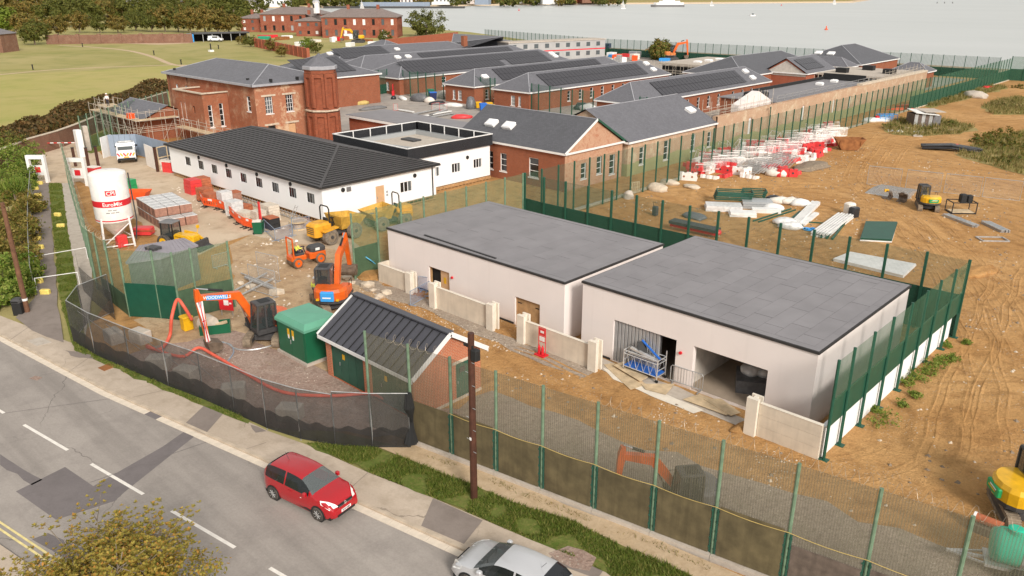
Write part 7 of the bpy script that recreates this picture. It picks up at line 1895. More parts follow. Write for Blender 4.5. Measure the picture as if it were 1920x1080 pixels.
cbr = thing('crowd_barrier','galvanised crowd control barrier between the two garage openings','barrier',g(1256,718)); a,b = Vector((0,0,0)),g(1316,738) - g(1256,718); L = b.length; cbr.rotation_euler = (0,0,math.atan2(b.y,b.x))
MB().tube([(0,0,.2),(0,0,1.0),(.08,0,1.1),(L - .08,0,1.1),(L,0,1.0),(L,0,.2),(0,0,.2)],.025,6,False).build('frame','galv',cbr)
for i in range(1,12): MB().tube([(L * i / 12,0,.2),(L * i / 12,0,1.1)],.012,5).build('bar','galv',cbr)
for x in (.15,L - .15): MB().bar((x,-.3,.04),(x,.3,.04),.05).bar((x,0,.04),(x,0,.2),.04).build('foot','galv',cbr)
fp = thing('fire_point','red fire point trolley with extinguishers against the cream wall','fire point',g(1016,666)); mb = MB()
for x in (-.26,.26): mb.tube([(x,0,.05),(x,0,1.75)],.022,6)
for z in (.1,.85,1.2,1.75): mb.tube([(-.26,0,z),(.26,0,z)],.02,6)
mb.build('frame','signred',fp); MB().box(-.24,-.02,1.25,.24,.0,1.7).build('board','redplastic',fp); MB().box(-.17,-.03,.92,.17,-.0,1.18).build('notice','white',fp); MB().box(-.1,-.04,1.42,.15,-.021,1.55).build('bell','white',fp)
for x in (-.13,.13): MB().lathe([(.085,.12),(.085,.55),(.03,.62),(.03,.68)],(x,-.1,0),10).build('extinguisher','signred',fp)
MB().box(-.35,-.3,.02,.35,.2,.09).build('base','signred',fp)
for i,c_ in enumerate((((1132,685),(1152,682),(1212,722),(1182,732)),((1202,722),(1265,722),(1248,742),(1210,732)),((1280,752),(1312,742),(1378,768),(1362,782)),((1318,752),(1352,752),(1388,778),(1370,784)),((1150,690),(1170,682),(1215,712),(1200,720)))):
 o = MB().prism([(g(u,v).x,g(u,v).y) for u,v in c_],.03 + i * .03,.055 + i * .03).build('plywood_sheet','plank'); tag(o,['muddy plywood sheet left of the scaffold tower','plywood sheet under the crowd barrier','plywood sheet before the open garage','second plywood sheet before the open garage, overlapping the first','plywood sheet under the scaffold tower'][i],'sheet','plywood sheets on the ground')
sheet('concrete_strip',px((965,612),(985,606),(1130,672),(1300,740),(1400,788),(1385,800),(1290,762),(1120,690)),.022,'concrete',rough=(1.0,.12))
sheet('concrete_strip',px((1130,690),(1160,700),(1320,770),(1300,776),(1150,712)),.026,'creamlight',rough=(.8,.08))
bgp = thing('wrapped_goods','wrapped sheets and plastic bags inside the open garage','goods',(-16.9,36.4,.03)); MB().ob((0,0,.35),(1.5,1.9,.7),.5).build('pack','greypoly',bgp); 
def lumpy(parent,c,r,m,name='bag',n=2,flat=.6,seed=0):
 b_ = bmesh.new(); bmesh.ops.create_icosphere(b_,subdivisions=n,radius=1)
 for w_ in b_.verts:
  k = 1 + .28 * mnoise.noise(w_.co * 1.7 + Vector((seed * 3.1,0,0))); w_.co = Vector((w_.co.x * r[0] * k,w_.co.y * r[1] * k,max(-.5,w_.co.z) * r[2] * k))
 me = bpy.data.meshes.new(name); b_.to_mesh(me); b_.free(); me.materials.append(MATS[m]); o = bpy.data.objects.new(name,me); COL.objects.link(o); o.parent = parent; o.location = c
 me.polygons.foreach_set('use_smooth',[True] * len(me.polygons)); return o
lumpy(bgp,(-.1,.3,.85),(.6,.7,.35),'shrink'); lumpy(bgp,(.5,.5,.8),(.5,.5,.3),'shrink',seed=3)
tag(MB().ob((-15.2,35.8,.06),(.35,2.2,.05),-.5).build('rubber_mat','black',loc=(-15.2,35.8,.03)),'black rubber strip on the garage floor','mat')
# ================================================================ bowser and pipe at the lower right
bo = thing('water_bowser','bright green water bowser trailer behind the fence at the lower right','bowser',g(1902,1082),R(20))
MB().lathe([(.2,-1.0),(.55,-.95),(.65,-.7),(.68,0),(.65,.7),(.55,.95),(.2,1.0)],(0,0,1.25),18,axis='X').build('tank','bowser',bo,smooth=True); MB().lathe([(.695,-.06),(.695,.06)],(0,0,1.25),18,axis='X',cap=False).build('strap','galv',bo); MB().lathe([(.28,1.85),(.28,2.02),(.2,2.06)],(-.3,0,0),14).build('lid','bowser',bo)
MB().box(-1.1,-.5,.5,1.1,.5,.62).bar((-1.0,0,.55),(-2.3,0,.5),.1).bar((-1.0,.4,.55),(-2.2,.03,.5),.07).bar((-1.0,-.4,.55),(-2.2,-.03,.5),.07).build('chassis','galv',bo)
for y in (-.72,.72): wheel(bo,(.1,y,.33),.33,.2); MB().sideprism([(-.35,.55),(-.2,.75),(.4,.75),(.55,.55),(.5,.55),(.38,.7),(-.18,.7),(-.3,.55)],y - .14,y + .14).build('mudguard','black',bo)
t = thing('concrete_pipe','brown clay pipe with white collar lying by the yellow excavator','pipe',g(1822,990)); t.scale = (.62,.62,.62); MB().lathe([(.3,0),(.3,1.6),(.24,1.6),(.24,0),(.3,0)],(0,0,.9),18,axis='X',cap=False).build('barrel','terracotta',t); MB().lathe([(.33,-.05),(.33,.1),(.24,.1),(.24,-.05),(.33,-.05)],(0,0,.9),18,axis='X',cap=False).build('collar','white',t); MB().bev(-.1,-.4,0,1.5,.4,.6,.05).build('cradle','steel',t)
# ================================================================ barrier heap on the right
random.seed(33)
def water_barrier(m,loc,rz,tilt,label,group):
 t = thing('water_barrier',label,'barrier',loc,rz,group)
 o = MB().sideprism([(-.95,0),(.95,0),(1.0,.25),(.9,.55),(.95,.9),(.6,.9),(.5,.8),(.3,.8),(.2,.9),(-.2,.9),(-.3,.8),(-.5,.8),(-.6,.9),(-.95,.9),(-.9,.55),(-1.0,.25)],-.22,.22).build('shell',m,t); o.rotation_euler = (tilt,0,0)
 for x in (-.45,.45):
  k = MB().lathe([(.12,-.235),(.12,.235)],(x,0,.45),8,axis='Y').build('hole','machinegrey' if m == 'redplastic' else 'rust',t); k.rotation_euler = (tilt,0,0)
 return t
def heap(t_,s_):
 lo = [(1285,338),(1350,333),(1420,343),(1480,330),(1510,305),(1535,293),(1562,280)]; hi = [(1312,312),(1352,294),(1410,276),(1450,266),(1490,256),(1525,249),(1560,244)]
 k = t_ * 6; i = min(5,int(k)); f = k - i
 a = (lo[i][0] + (lo[i + 1][0] - lo[i][0]) * f,lo[i][1] + (lo[i + 1][1] - lo[i][1]) * f); b = (hi[i][0] + (hi[i + 1][0] - hi[i][0]) * f,hi[i][1] + (hi[i + 1][1] - hi[i][1]) * f)
 return g(a[0] + (b[0] - a[0]) * s_,a[1] + (b[1] - a[1]) * s_)
wb0 = {}
def wbar(m,p,rz,tilt):
 lab = 'white water-filled barrier in the heap beside the perimeter fence' if m == 'whiteplastic' else 'red water-filled barrier in the heap beside the perimeter fence'
 key = (m,tilt > .5)
 if key not in wb0: wb0[key] = water_barrier(m,p,rz,0 if tilt < .5 else 1.35,lab,('white' if m == 'whiteplastic' else 'red') + ' barriers in the heap')
 else: dup(wb0[key],p,rz)
for i in range(125):
 t_ = (i * .6180339) % 1; s_ = rnd(.02,.98); p = heap(t_,s_); lay = rnd(0,1)
 p.z = 0 if lay < .5 or s_ < .2 else rnd(.3,.8)
 wbar('redplastic' if mnoise.noise(Vector((t_ * 14,s_ * 3,0))) > .02 else 'whiteplastic',p,rnd(-.5,.5) + (PI / 2 if i % 3 else 0),rnd(0,1))
pm0 = None
def wire_panel(p,rz,lean,m,fm,label,group,w_=2.2,h=1.15):
 t = thing('wire_panel',label,'wire panel',p,rz,group)
 f = MB().tube([(0,0,0),(0,0,h),(w_,0,h),(w_,0,0),(0,0,0)],.04,5,False).build('frame',fm,t); f.rotation_euler = (lean,0,0)
 q = MB().panel((0,0),(w_,0),.02,h).build('mesh',m,t); q.rotation_euler = (lean,0,0)
 return t
wp = [wire_panel(heap(.1,.9),.5,l,'wiremeshwhite','whiteplastic','white wire panel standing in the barrier heap','white wire panels in the heap') for l in (-.15,.25,.6)]
for i in range(115):
 t_ = (i * .6180339 + .3) % 1; p = heap(t_,rnd(.35,1.0)); p.z = rnd(.1,.75); dup(wp[i % 3],p,rnd(.5,1.1) + (PI / 2 if i % 4 == 0 else 0))
for i in range(9):
 p = g(1372 + i * 8.0,322 - i * .8); p.z = .25 + .05 * i; o = wire_panel(p,R(-12),-1.15 + .02 * i,'wiremesh','galv','grey wire panel in the fallen stack at the front of the barrier heap','fallen grey wire panels',3.2,2.0)
for i,(u,v) in enumerate(((1418,318),(1440,325),(1455,330),(1535,272),(1548,268))):
 t = thing('bulk_bag',['white bulk bag sagging at the front of the heap','long white bulk bag behind the red barrier','flat white bulk bag beside the red barrier','white plastic roll near the rusty skip','white plastic roll touching the rusty skip'][i],'bag',g(u,v),.4); lumpy(t,(0,0,.3),(1.3,.6,.5),'bag',seed=i)
wbar('redplastic',g(1478,331),.5,0); wbar('redplastic',g(1530,292),1.2,0); wbar('whiteplastic',g(1290,338),.4,0)
sk = thing('rusty_skip','rusty brown builders skip at the end of the barrier heap','skip',g(1590,280),R(35))
mb = MB(); ou = [(-1.0,-.85,.05),(1.0,-.85,.05),(1.0,.85,.05),(-1.0,.85,.05),(-1.9,-.95,1.5),(1.9,-.95,1.5),(1.9,.95,1.5),(-1.9,.95,1.5)]; inn = [(x * .95,y * .92,z + (.06 if z < 1 else 0)) for x,y,z in ou]
mb.add(ou + inn,[(0,3,2,1),(0,1,5,4),(1,2,6,5),(2,3,7,6),(3,0,4,7),(8,9,10,11),(12,13,9,8),(13,14,10,9),(14,15,11,10),(15,12,8,11),(4,5,13,12),(5,6,14,13),(6,7,15,14),(7,4,12,15)]); mb.build('tub','rust',sk)
for x in (-1.3,1.3):
 for y in (-.98,.98): MB().box(x - .06,y - .04,.7,x + .06,y + .04,1.3).build('lifting_lug','rust',sk)
# ---- steelwork and packs laid out on the earth
def frames(label,u,v,rz,L,W_,n,m='greenpost',z0=0):
 t = thing('steel_frame_stack',label,'steel frames',g(u,v),rz)
 for k in range(n):
  z = z0 + .17 * k; mb = MB()
  for (p,q) in (((0,0),(L,0)),((L,0),(L,W_)),((L,W_),(0,W_)),((0,W_),(0,0))): mb.bar((p[0] + .05 * k,p[1],z + .06),(q[0] + .05 * k,q[1],z + .06),.1)
  mb.build('frame',m,t)
 return t
frames('stack of dark green steel frames on white packs, nearest the fence',1340,385,R(35),3.4,1.6,5,z0=.55); frames('smaller dark green frame stack behind the first',1390,378,R(35),2.2,1.4,5,z0=.3)
stack('grey-wrapped base pack under the green frames',1356,393,3.4,1.8,.55,'shrink','pack',R(35),2); stack('white wrapped pack with flat top right of the frames',1392,404,2.4,1.3,.4,'plastersheet','pack',R(35),2); stack('pale green glazed panels on a white pack',1418,388,2.8,1.7,.7,'glasspale','pack',R(35),3); stack('thin white pack right of the glazed panels',1436,398,2.6,.8,.4,'plastersheet','pack',R(35),3)
for i,(u,v,m_) in enumerate(((1462,380,'bag'),(1482,382,'bag'),(1500,385,'plastersheet'),(1453,378,'blackpoly'),(1450,393,'plastersheet'),(1470,420,'shrink'),(1482,428,'shrink'))):
 t = thing('plastic_wrap',['white plastic wrap heap behind the posts, left','white plastic wrap heap behind the posts, middle','white plastic wrap heap behind the posts, right','black plastic bundle behind the white wrap','flat white wrap left of the posts','loose clear wrap below the posts','crumpled clear wrap nearest the fence'][i],'plastic wrap',g(u,v),.6); lumpy(t,(0,0,.2),(1.1,.7,.45),m_,seed=i + 9)
def bundle(label,p,q,n,m,r=.07,rows=2,sp=.17,cat='posts'):
 a,b = g(*p),g(*q); t = thing('post_bundle',label,cat,a); d = (b - a).normalized(); n_ = Vector((-d.y,d.x,0))
 for j in range(rows):
  for i in range(n):
   o = n_ * (i * sp) + Vector((0,0,r + j * sp)); MB().bar(a + o + d * rnd(0,.2),b + o + d * rnd(0,.2),r * 2).build('post',m,t,world=True)
bundle('bundle of white-wrapped posts lying towards the upper right',(1490,432),(1536,384),5,'plastersheet'); bundle('bundle of green posts on the white-wrapped ones',(1486,425),(1514,400),6,'greenpost',.06,1,.15); bundle('thin white posts right of the bundle',(1507,424),(1534,402),3,'plastersheet',.08,1)
bundle('loose green posts left of the bundle',(1420,418),(1490,395),2,'greenpost',.06,1,.5); bundle('green posts lying on white wrap near the corner',(1560,450),(1590,412),3,'greenpost',.08,1,.45); bundle('white battens under the green posts',(1548,448),(1598,410),6,'plastersheet',.07,2,.25)
frames('open green steel frame lying flat behind the blue coil',1506,429,R(28),2.6,2.2,1)
co_ = thing('pipe_coil','bright blue coil of pipe lying on the earth','coil',g(1519,432)); pts = [(.75 * (1 - .02 * k) * math.cos(k * .4),.75 * (1 - .02 * k) * math.sin(k * .4) * .8,.05 + .02 * (k % 5)) for k in range(48)]; MB().tube(pts,.045,6).build('coil','skyblue',co_)
t = thing('plastic_wrap','cream and black sacks at the far end of the green posts','sacks',g(1592,402),1.2); MB().bev(-.5,-.4,0,.4,.4,1.15,.12).build('cream_sack','bag',t); MB().bev(-.75,-1.15,0,.1,-.45,.95,.1).build('black_sack','blackpoly',t)
gm = thing('green_sheets','flat stack of dark green sheets on white battens','sheets',g(1612,453)); a,b,c_ = g(1612,452),g(1672,455),g(1682,421); d_ = g(1622,420)
for k in range(3): MB().prism([(p.x + rnd(-.05,.05),p.y + rnd(-.05,.05)) for p in (a,b,c_,d_)],.12 + k * .06,.165 + k * .06).build('sheet','greensheet',gm,world=True)
MB().prism([(p.x,p.y) for p in (a,b,c_,d_)],.01,.115).build('batten','plastersheet',gm,world=True)
ws = thing('white_sheets','broad white board stack behind the fence at the roof corner','boards',g(1600,490)); q4 = [g(1562,490),g(1592,477),g(1716,500),g(1694,522)]
for k in range(3): MB().prism([(p.x + rnd(-.06,.06),p.y + rnd(-.06,.06)) for p in q4],.02 + k * .08,.09 + k * .08).build('board','plastersheet',ws,world=True)
for i in range(6): wire_panel(g(1622 + i * 3,362),R(-2),-1.42 + .03 * i,'wiremesh','galv','grey wire panel in the flat stack beside the small yellow excavator','flat grey wire panels',3.6,2.0)
for i,(u,v) in enumerate(((1662,372),(1690,378))):
 t = thing('digger_bucket',['rusty digger bucket with yellow hitch lying on the earth','dark digger bucket beside the small yellow excavator'][i],'bucket',g(u,v),.6 + i); MB().sideprism([(-.4,0),(.3,0),(.5,.3),(.35,.75),(-.1,.85),(-.15,.75),(.2,.65),(.3,.35),(.2,.12),(-.4,.08)],-.4,.4).build('shell','steel',t); MB().box(-.3,-.15,.7,.1,.15,.95).build('hitch','yellow' if i == 0 else 'steel',t)
fr = thing('tank_frame','black steel cage frame with two black tanks on the open earth','cage',g(1800,398),R(40)); mb = MB()
for x in (-1.1,1.1):
 for y in (-.7,.7): mb.bar((x,y,0),(x,y,1.1),.07)
for z in (.06,1.08):
 for y in (-.7,.7): mb.bar((-1.1,y,z),(1.1,y,z),.07)
 for x in (-1.1,1.1): mb.bar((x,-.7,z),(x,.7,z),.07)
mb.build('cage','black',fr); MB().bev(-.1,.1,.9,.5,.65,1.7,.08).build('tank','black',fr); MB().bev(.55,.1,.9,1.05,.65,1.6,.08).build('tank','black',fr); MB().box(-1.0,-.6,.1,1.0,.6,.16).build('deck','plank',fr)
bundle('bundle of grey pipes lying below the tank cage',(1765,404),(1822,426),6,'galv',.05,2,.12,'pipes'); bundle('second bundle of grey pipes to the right',(1838,418),(1876,436),6,'galv',.05,2,.14,'pipes')
frames('thin metal frame lying on the earth at the right',1842,453,R(40),2.2,1.2,1,'galv')
t = thing('pallet','wooden pallet leaning at the foot of the long fence','pallet',g(1190,362),R(70)); mb = MB()
for i in range(6): mb.box(-.6 + i * .21,-.02,0,-.48 + i * .21,.02,1.2)
for z in (.05,.55,1.1): mb.box(-.6,.02,z,.57,.08,z + .1)
mb.build('slats','plank',t)
for i,(u,v,m_,r_) in enumerate(((1232,357,'stone',(1.3,.7,.6)),(1255,345,'stone',(1.2,.6,.4)),(1297,352,'stone',(1.0,.6,.3)),(1178,372,'concrete',(.6,.5,.6)),(1302,408,'greypoly',(1.2,.8,.35)),(1828,183,'concrete',(2.2,1.5,1.1)))):
 t = thing('rubble_heap',['pale rubble heap beside the long fence','low pale rubble strip by the fence foot','small rubble patch before the barrier heap','grey lump below the leaning pallet','grey net heap behind the green boards','tall pale rubble heap in the far right corner'][i],'rubble',g(u,v)); lumpy(t,(0,0,r_[2] * .3),r_,m_,'heap',3,seed=i + 40)
t = thing('gas_bottle','small grey machine standing alone behind the green boards','machine',g(1228,405)); MB().bev(-.25,-.2,.1,.25,.2,.95,.06).build('body','machinegrey',t); MB().tube([(-.2,0,.9),(-.3,0,1.3),(.2,0,1.3)],.025,5).build('handle','black',t)
st_ = thing('steel_cradle','dark steel trailer bed with a red buffer behind the green boards','trailer',g(1258,440)); a,b = g(1258,430) - g(1258,440),g(1345,447) - g(1258,440); MB().bar(a + Vector((0,0,.8)),b + Vector((0,0,.7)),1.1,.25).build('bed','machinegrey',st_); MB().bar(a + Vector((0,0,.5)),b + Vector((0,0,.4)),.6,.25).build('rail','signred',st_); lumpy(st_,b + Vector((0,0,.5)),(.35,.35,.3),'redplastic','buffer')
# ruined shed, sheeting, boat-like litter
rs2 = thing('ruined_shed','collapsing grey timber shed with an open dark doorway on the waste ground','shed',g(1728,235),R(42))
for i in range(5): MB().box(-1.9 + i * .55,-1.4,0,-1.38 + i * .55,-1.32,1.9).build('plank','greydoorboard' if i % 2 else 'galv',rs2)
MB().box(.9,-1.4,0,1.0,1.4,1.9).box(-1.9,1.3,0,1.0,1.4,1.9).box(-1.95,-1.3,0,-1.85,1.3,1.9).build('walls','greydoorboard',rs2)
o = MB().box(-2.2,-1.7,2.0,1.4,1.7,2.1).build('roof','plastersheet',rs2); o.rotation_euler = (.06,.1,0); MB().box(-.5,-1.6,2.2,2.6,2.4,2.28).build('loose_roof_sheet','concrete',rs2); MB().box(1.2,-.8,0,2.4,1.6,1.6).build('lean_to','machinelight',rs2)
for i,(u,v,w_,m_) in enumerate(((1678,246,2.0,'plastersheet'),(1700,240,2.2,'plank'),(1722,248,1.8,'plastersheet'),(1755,243,3.0,'plank'),(1785,246,3.2,'sandpath'),(1720,255,1.6,'concrete'))):
 o = MB().box(-w_ / 2,-.6,0,w_ / 2,.6,.12).build('scrap_sheet',m_); o.location = g(u,v); o.rotation_euler = (0,0,.5 + i * .3); tag(o,['pale scrap sheet left of the ruined shed','tan scrap board before the ruined shed','pale scrap sheet at the shed corner','broad tan board right of the shed','sandy board farther right of the shed','small grey slab nearest the camera by the shed'][i],'scrap sheet','scrap sheets around the shed')
bs = thing('black_sheeting','heap of black pipes and sheeting behind a wire panel at the right','sheeting',g(1782,282),R(20))
for i in range(16): MB().tube([(-3.6 + rnd(0,.8),-.9 + (i % 8) * .22,.2 + .26 * (i // 8)),(0,-.9 + (i % 8) * .2 + rnd(-.2,.2),.45 + .3 * (i // 8)),(3.6 - rnd(0,1),-.8 + (i % 8) * .18,.15 + .22 * (i // 8))],.15,6).build('pipe','blackpoly',bs)
MB().ob((0,.3,.75),(1.6,.5,.12),.2).build('red_board','redplastic',bs)
for i in range(0): wire_panel(g(1752 + i * 42,284 + i),R(10),-.05,'wiremesh','galv','standing wire panel around the black pipe heap','wire panels at the black heap',3.0,2.0)
for i in range(4): wire_panel(g(1625 + i * 72,345 + i * 8),R(12),0,'wirethin','galv','thin standing wire panel behind the small yellow excavator','wire panels behind the small excavator',3.3,2.0)
bl_ = thing('metal_litter','pile of pale metal and blue racks at the foot of the long fence','scrap',g(1640,228),R(50)); lumpy(bl_,(0,0,.2),(2.6,.9,.5),'plastersheet','sheets',seed=61); frames_mb = MB()
for z in (.5,.8,1.1): frames_mb.bar((.5,-.6,z),(3.4,-.6,z),.06); frames_mb.bar((.5,.6,z),(3.4,.6,z),.06)
for x in (.5,1.4,2.4,3.4): frames_mb.bar((x,-.6,0),(x,-.6,1.1),.06); frames_mb.bar((x,.6,0),(x,.6,1.1),.06); frames_mb.bar((x,-.6,1.1),(x,.6,1.1),.06)
frames_mb.build('rack','wireblue' if False else 'skyblue',bl_); MB().bev(0,-.3,.3,.6,.3,.9,.05).build('red_case','signred',bl_)
for i,(u,v,c_) in enumerate(((1690,206,'orangeplastic'),(1705,200,'orangeplastic'),(1845,165,'signred'))):
 t = thing('safety_netting',['crumpled orange netting at the fence foot','orange netting trailing up the verge','red folded netting near the far rubble'][i],'netting',g(u,v),.8); lumpy(t,(0,0,.1),(2.4,.6,.35),c_,seed=70 + i)
for i,(u,v,m_) in enumerate(((1885,140,'signred'),(1905,142,'blueplastic'))):
 t = thing('covered_dinghy',['red covered boat below the sea wall at the right edge','blue covered boat below the sea wall at the right edge'][i],'boat',g(u,v),.3); lumpy(t,(0,0,.5),(2.4,.9,.8),m_,'cover',seed=80 + i)
# ================================================================ prison yard clutter
def wheelie(label,u,v,m,s=1.0,lid=None,group='bins in the brick yard'):
 t = thing('wheelie_bin',label,'bin',g(u,v),TOWARD + .3,group); MB().add([(-.4 * s,-.5 * s,.12),(.4 * s,-.5 * s,.12),(.4 * s,.5 * s,.12),(-.4 * s,.5 * s,.12),(-.5 * s,-.6 * s,1.2 * s),(.5 * s,-.6 * s,1.2 * s),(.5 * s,.6 * s,1.2 * s),(-.5 * s,.6 * s,1.2 * s)],[(0,3,2,1),(4,5,6,7),(0,1,5,4),(1,2,6,5),(2,3,7,6),(3,0,4,7)]).build('body',m,t); MB().bev(-.53 * s,-.63 * s,1.2 * s,.53 * s,.63 * s,1.35 * s,.06).build('lid',lid or m,t)
 for y in (-.4,.4): MB().lathe([(.1,-.04),(.1,.04)],(.3 * s,y * s,.1),8,axis='Y').build('wheel','black',t)
wheelie('blue four-wheeled bin in the brick yard',906,208,'blueplastic'); wheelie('left yellow bin behind the blue bin',897,203,'yellow',.85); wheelie('middle yellow bin right of the blue bin',917,205,'yellow',.9); wheelie('nearest yellow bin right of the blue bin',922,209,'yellow',.9); wheelie('dark blue bin left of the wrapped black pallet',812,187,'navy',1.1,'blueplastic'); wheelie('teal bin behind the black pallet in the yard',808,180,'tealbin',1.0); wheelie('blue bin by the grey mesh fence',640,186,'bluegrey',1.3)
for i,(u,v,r_,m_,lb) in enumerate(((883,204,(1.0,.9,1.5),'greypoly','tall black-wrapped heap beside the yard bins'),(786,190,(1.9,.9,1.1),'greypoly','black sheeted stack before the yard fence'),(806,192,(1.2,.8,.7),'bag','pale sack heap right of the black stack'),(755,186,(2.4,.7,.4),'plastersheet','long white roll on the yard floor'),(738,186,(.6,.5,.5),'blackpoly','small black sack on the yard floor'),(820,196,(1.7,.7,.5),'blackpoly','dark tarpaulin roll on the yard floor'),(832,184,(1.2,1.0,1.1),'bag','pinkish bulk bag by the wing corner'),(851,200,(2.0,.9,.5),'plastersheet','white sheeting heap before the wheelie bins'),(928,215,(1.6,.8,.4),'plank','tan sack heap on the yard floor right of the bins'),(938,214,(1.2,.7,.5),'plastersheet','white sack heap on the yard floor right of the bins'),(1105,209,(2.6,1.0,.9),'plastersheet','white bulk bags between two brick wings'),(1090,205,(1.5,1.0,.9),'blackpoly','dark heap beside the white bulk bags'),(676,196,(1.8,.8,.6),'rope','yellow timber pile by the tower yard'),(700,205,(3.0,.8,.4),'machinelight','dark debris line along the flat roof'),(866,222,(1.8,.7,.5),'redplastic','red and white rubbish pile on the flat roof edge'),(830,165,(1.6,1.0,1.6),'plastersheet','white wrapped stack behind the yard fence'))):
 t = thing('yard_heap',lb,'heap',g(u,v),rnd(0,3)); lumpy(t,(0,0,r_[2] * .4),r_,m_,'heap',seed=90 + i)
for i,(u,v) in enumerate(((673,189),(738,179))):
 t = thing('fire_point',['red and white fire point left of the tall green gates','red and white fire point right of the tall green gates'][i],'fire point',g(u,v),TOWARD); MB().box(-.5,-.1,1.0,.5,0,2.2).build('board','white' if i == 0 else 'signred',t); MB().bev(-.45,-.3,0,.45,.2,.95,.08).build('base','signred',t)
random.seed(5)
for i,(p,q) in enumerate((((770,215),(830,203)),((780,220),(845,208)),((792,222),(850,212)),((745,205),(775,210)),((805,216),(838,205)))):
 o = MB().bar(g(*p,.2),g(*q,.2),.5,.15).build('steel_length','plastersheet' if i % 2 else 'galv',loc=None); tag(o,['long pale board on the yard floor, farthest of five','long pale board on the yard floor, second of five','long pale board on the yard floor, nearest of five','short pale board left of the others','middle pale board crossing the others'][i],'board','pale boards in the brick yard')
for i,(p,q) in enumerate((((738,208),(746,208)),((810,207),(824,205)),((824,208),(838,206)))): mesh_barrier('pale red mesh barrier ' + ['alone near the flat roof','left of the pair by the bins','right of the pair by the bins'][i],g(*p),g(*q),1.2,'wiremeshwhite','redplastic','red mesh barriers in the yard',False)
# ================================================================ scaffolding
def scaffold(label,o,ex,ey,nx,ny,lv,lift,bay,m='scaff',boards=(1,),r=.03,top=1.1):
 t = thing('scaffold',label,'scaffold',o); ex,ey = Vector((*ex,0)).normalized(),Vector((*ey,0)).normalized()
 for i in range(nx + 1):
  for j in range(ny + 1):
   p = ex * bay * i + ey * 1.3 * j; MB().tube([p,p + Vector((0,0,lift * lv + top + rnd(-.2,.4)))],r,5).build('standard',m,t)
 for k in range(1,lv + 1):
  for j in range(ny + 1):
   for dz in (0,1.0 if k in boards else .5):
    p = ey * 1.3 * j + Vector((0,0,lift * k + dz)); MB().tube([p,p + ex * bay * nx],r * .9,5).build('ledger',m,t)
  for i in range(nx + 1): p = ex * bay * i + Vector((0,0,lift * k)); MB().tube([p,p + ey * 1.3 * ny],r * .9,5).build('transom',m,t)
  if k in boards:
   for i in range(nx): p = ex * bay * i + Vector((0,0,lift * k + .06)); MB().bar(p + ey * .65 * ny,p + ex * bay * .98 + ey * .65 * ny,1.2 * ny,.04).build('board','plank',t)
 for i in range(0,nx,2): p = ex * bay * i; MB().tube([p,p + ex * bay + Vector((0,0,lift * lv))],r * .8,5).build('brace',m,t)
 return t
pA_ = g(243,285); pB_ = g(345,318)
scaffold('timber-decked scaffold in front of the low slate gable building',Vector((-113.5,43.9,0)),(-1,0),(0,1),7,1,2,1.55,2.0,boards=(2,))
scaffold('scaffold return along the annex beside the hoarding',Vector((-112.6,43.9,0)),(0,1),(1,0),3,1,2,1.55,2.0,boards=(2,))
scaffold('scaffold stair bay left of the low slate gable building',Vector((-128.0,45.0,0)),(1,0),(0,1),2,2,2,1.8,1.9,boards=(2,))
scaffold('scaffold in front of the annex wall with board lift',Vector((-110,48.6,0)),(1,0),(0,1),6,1,1,2.0,2.2,boards=(1,))
o = stack('red and orange materials on the scaffold deck',345,262,1.0,.8,.7,'orangeplastic','materials',0,2); o.location = (-114.2,44.5,3.2)
scaffold('thin pole scaffold behind the perimeter wall by the pale store',Vector((-53.0,93.5,0)),(0,1),(-1,0),9,1,2,2.3,1.9,boards=(),top=1.6,r=.03)
scaffold('far scaffold round the pale slab before the sea fence',Vector((-109,164,0)),(1,0),(0,-1),6,1,2,1.6,2.0,boards=(),top=.8); scaffold('far scaffold along the right side of the pale slab',Vector((-96,164,0)),(0,1),(1,0),10,1,2,1.6,2.2,boards=(),top=.8)
sbk = thing('unfinished_block','low unfinished block with a pale flat slab inside far scaffolding','building',(-108,165,0)); MB().box(-108.4,164.4,3.2,-96.4,187,3.6).build('roof_slab','concrete',sbk,world=True); MB().box(-107.5,165.2,0,-97.2,186,3.19).build('core','opening',sbk,world=True)
for y in (170,175,180): rooflight(sbk,(-101,y,3.6),(0,0,1),(0,1,0),1.0)
scaffold('scaffold on the slab block near the sea corner',Vector((-57.0,166,0)),(0,1),(1,0),8,1,2,2.0,2.3,boards=(),top=.9)
# containers and modular block by the sea
def container(label,u,v,rz,L,m,doorm=None,h=2.6,windows=1):
 t = thing('site_cabin',label,'cabin',g(u,v),rz,'site cabins by the sea fence'); MB().bev(0,0,.1,L,2.5,h,.05).build('shell',m,t)
 for i in range(int(L / .5)): MB().box(.1 + i * .5,-.03,.2,.35 + i * .5,-.002,h - .12).build('rib',m,t)
 for i in range(windows): MB().box(L + .002,.5 + i * 1.0,.9,L + .03,1.3 + i,2.0).build('window','glasspale',t)
 return t
container('dark grey site cabin with an end window by the sea fence',1071,107,R(20),6.5,'machinelight'); container('navy site cabin at the right end of the pair',1108,106,R(20),3.0,'navy'); container('taller navy site cabin behind the pair',1116,102,R(20),4.5,'navy',h=3.4)
ml = thing('modular_block','long pale grey two-storey modular block with red stripe near the shore','building',(-172,170,0)); a,b = Vector((-163,171)),Vector((-154.5,205)); d = (b - a).normalized(); L = (b - a).length; ml.location = (a.x,a.y,0); ml.rotation_euler = (0,0,math.atan2(d.y,d.x))
MB().box(0,0,0,L,6,5.2).build('wall',mat('modgrey',(.40,.39,.375),.7,.08,.5),ml); MB().box(-.2,-.2,5.202,L + .2,6.2,5.45).build('roof','concrete',ml); MB().box(0,-.03,2.5,L,-.002,2.8).build('red_stripe','signred',ml)
for i in range(9):
 for z in (.9,3.5): MB().box(1.2 + i * 3.8,-.04,z,2.6 + i * 3.8,-.002,z + 1.2).build('window','glassmid',ml)
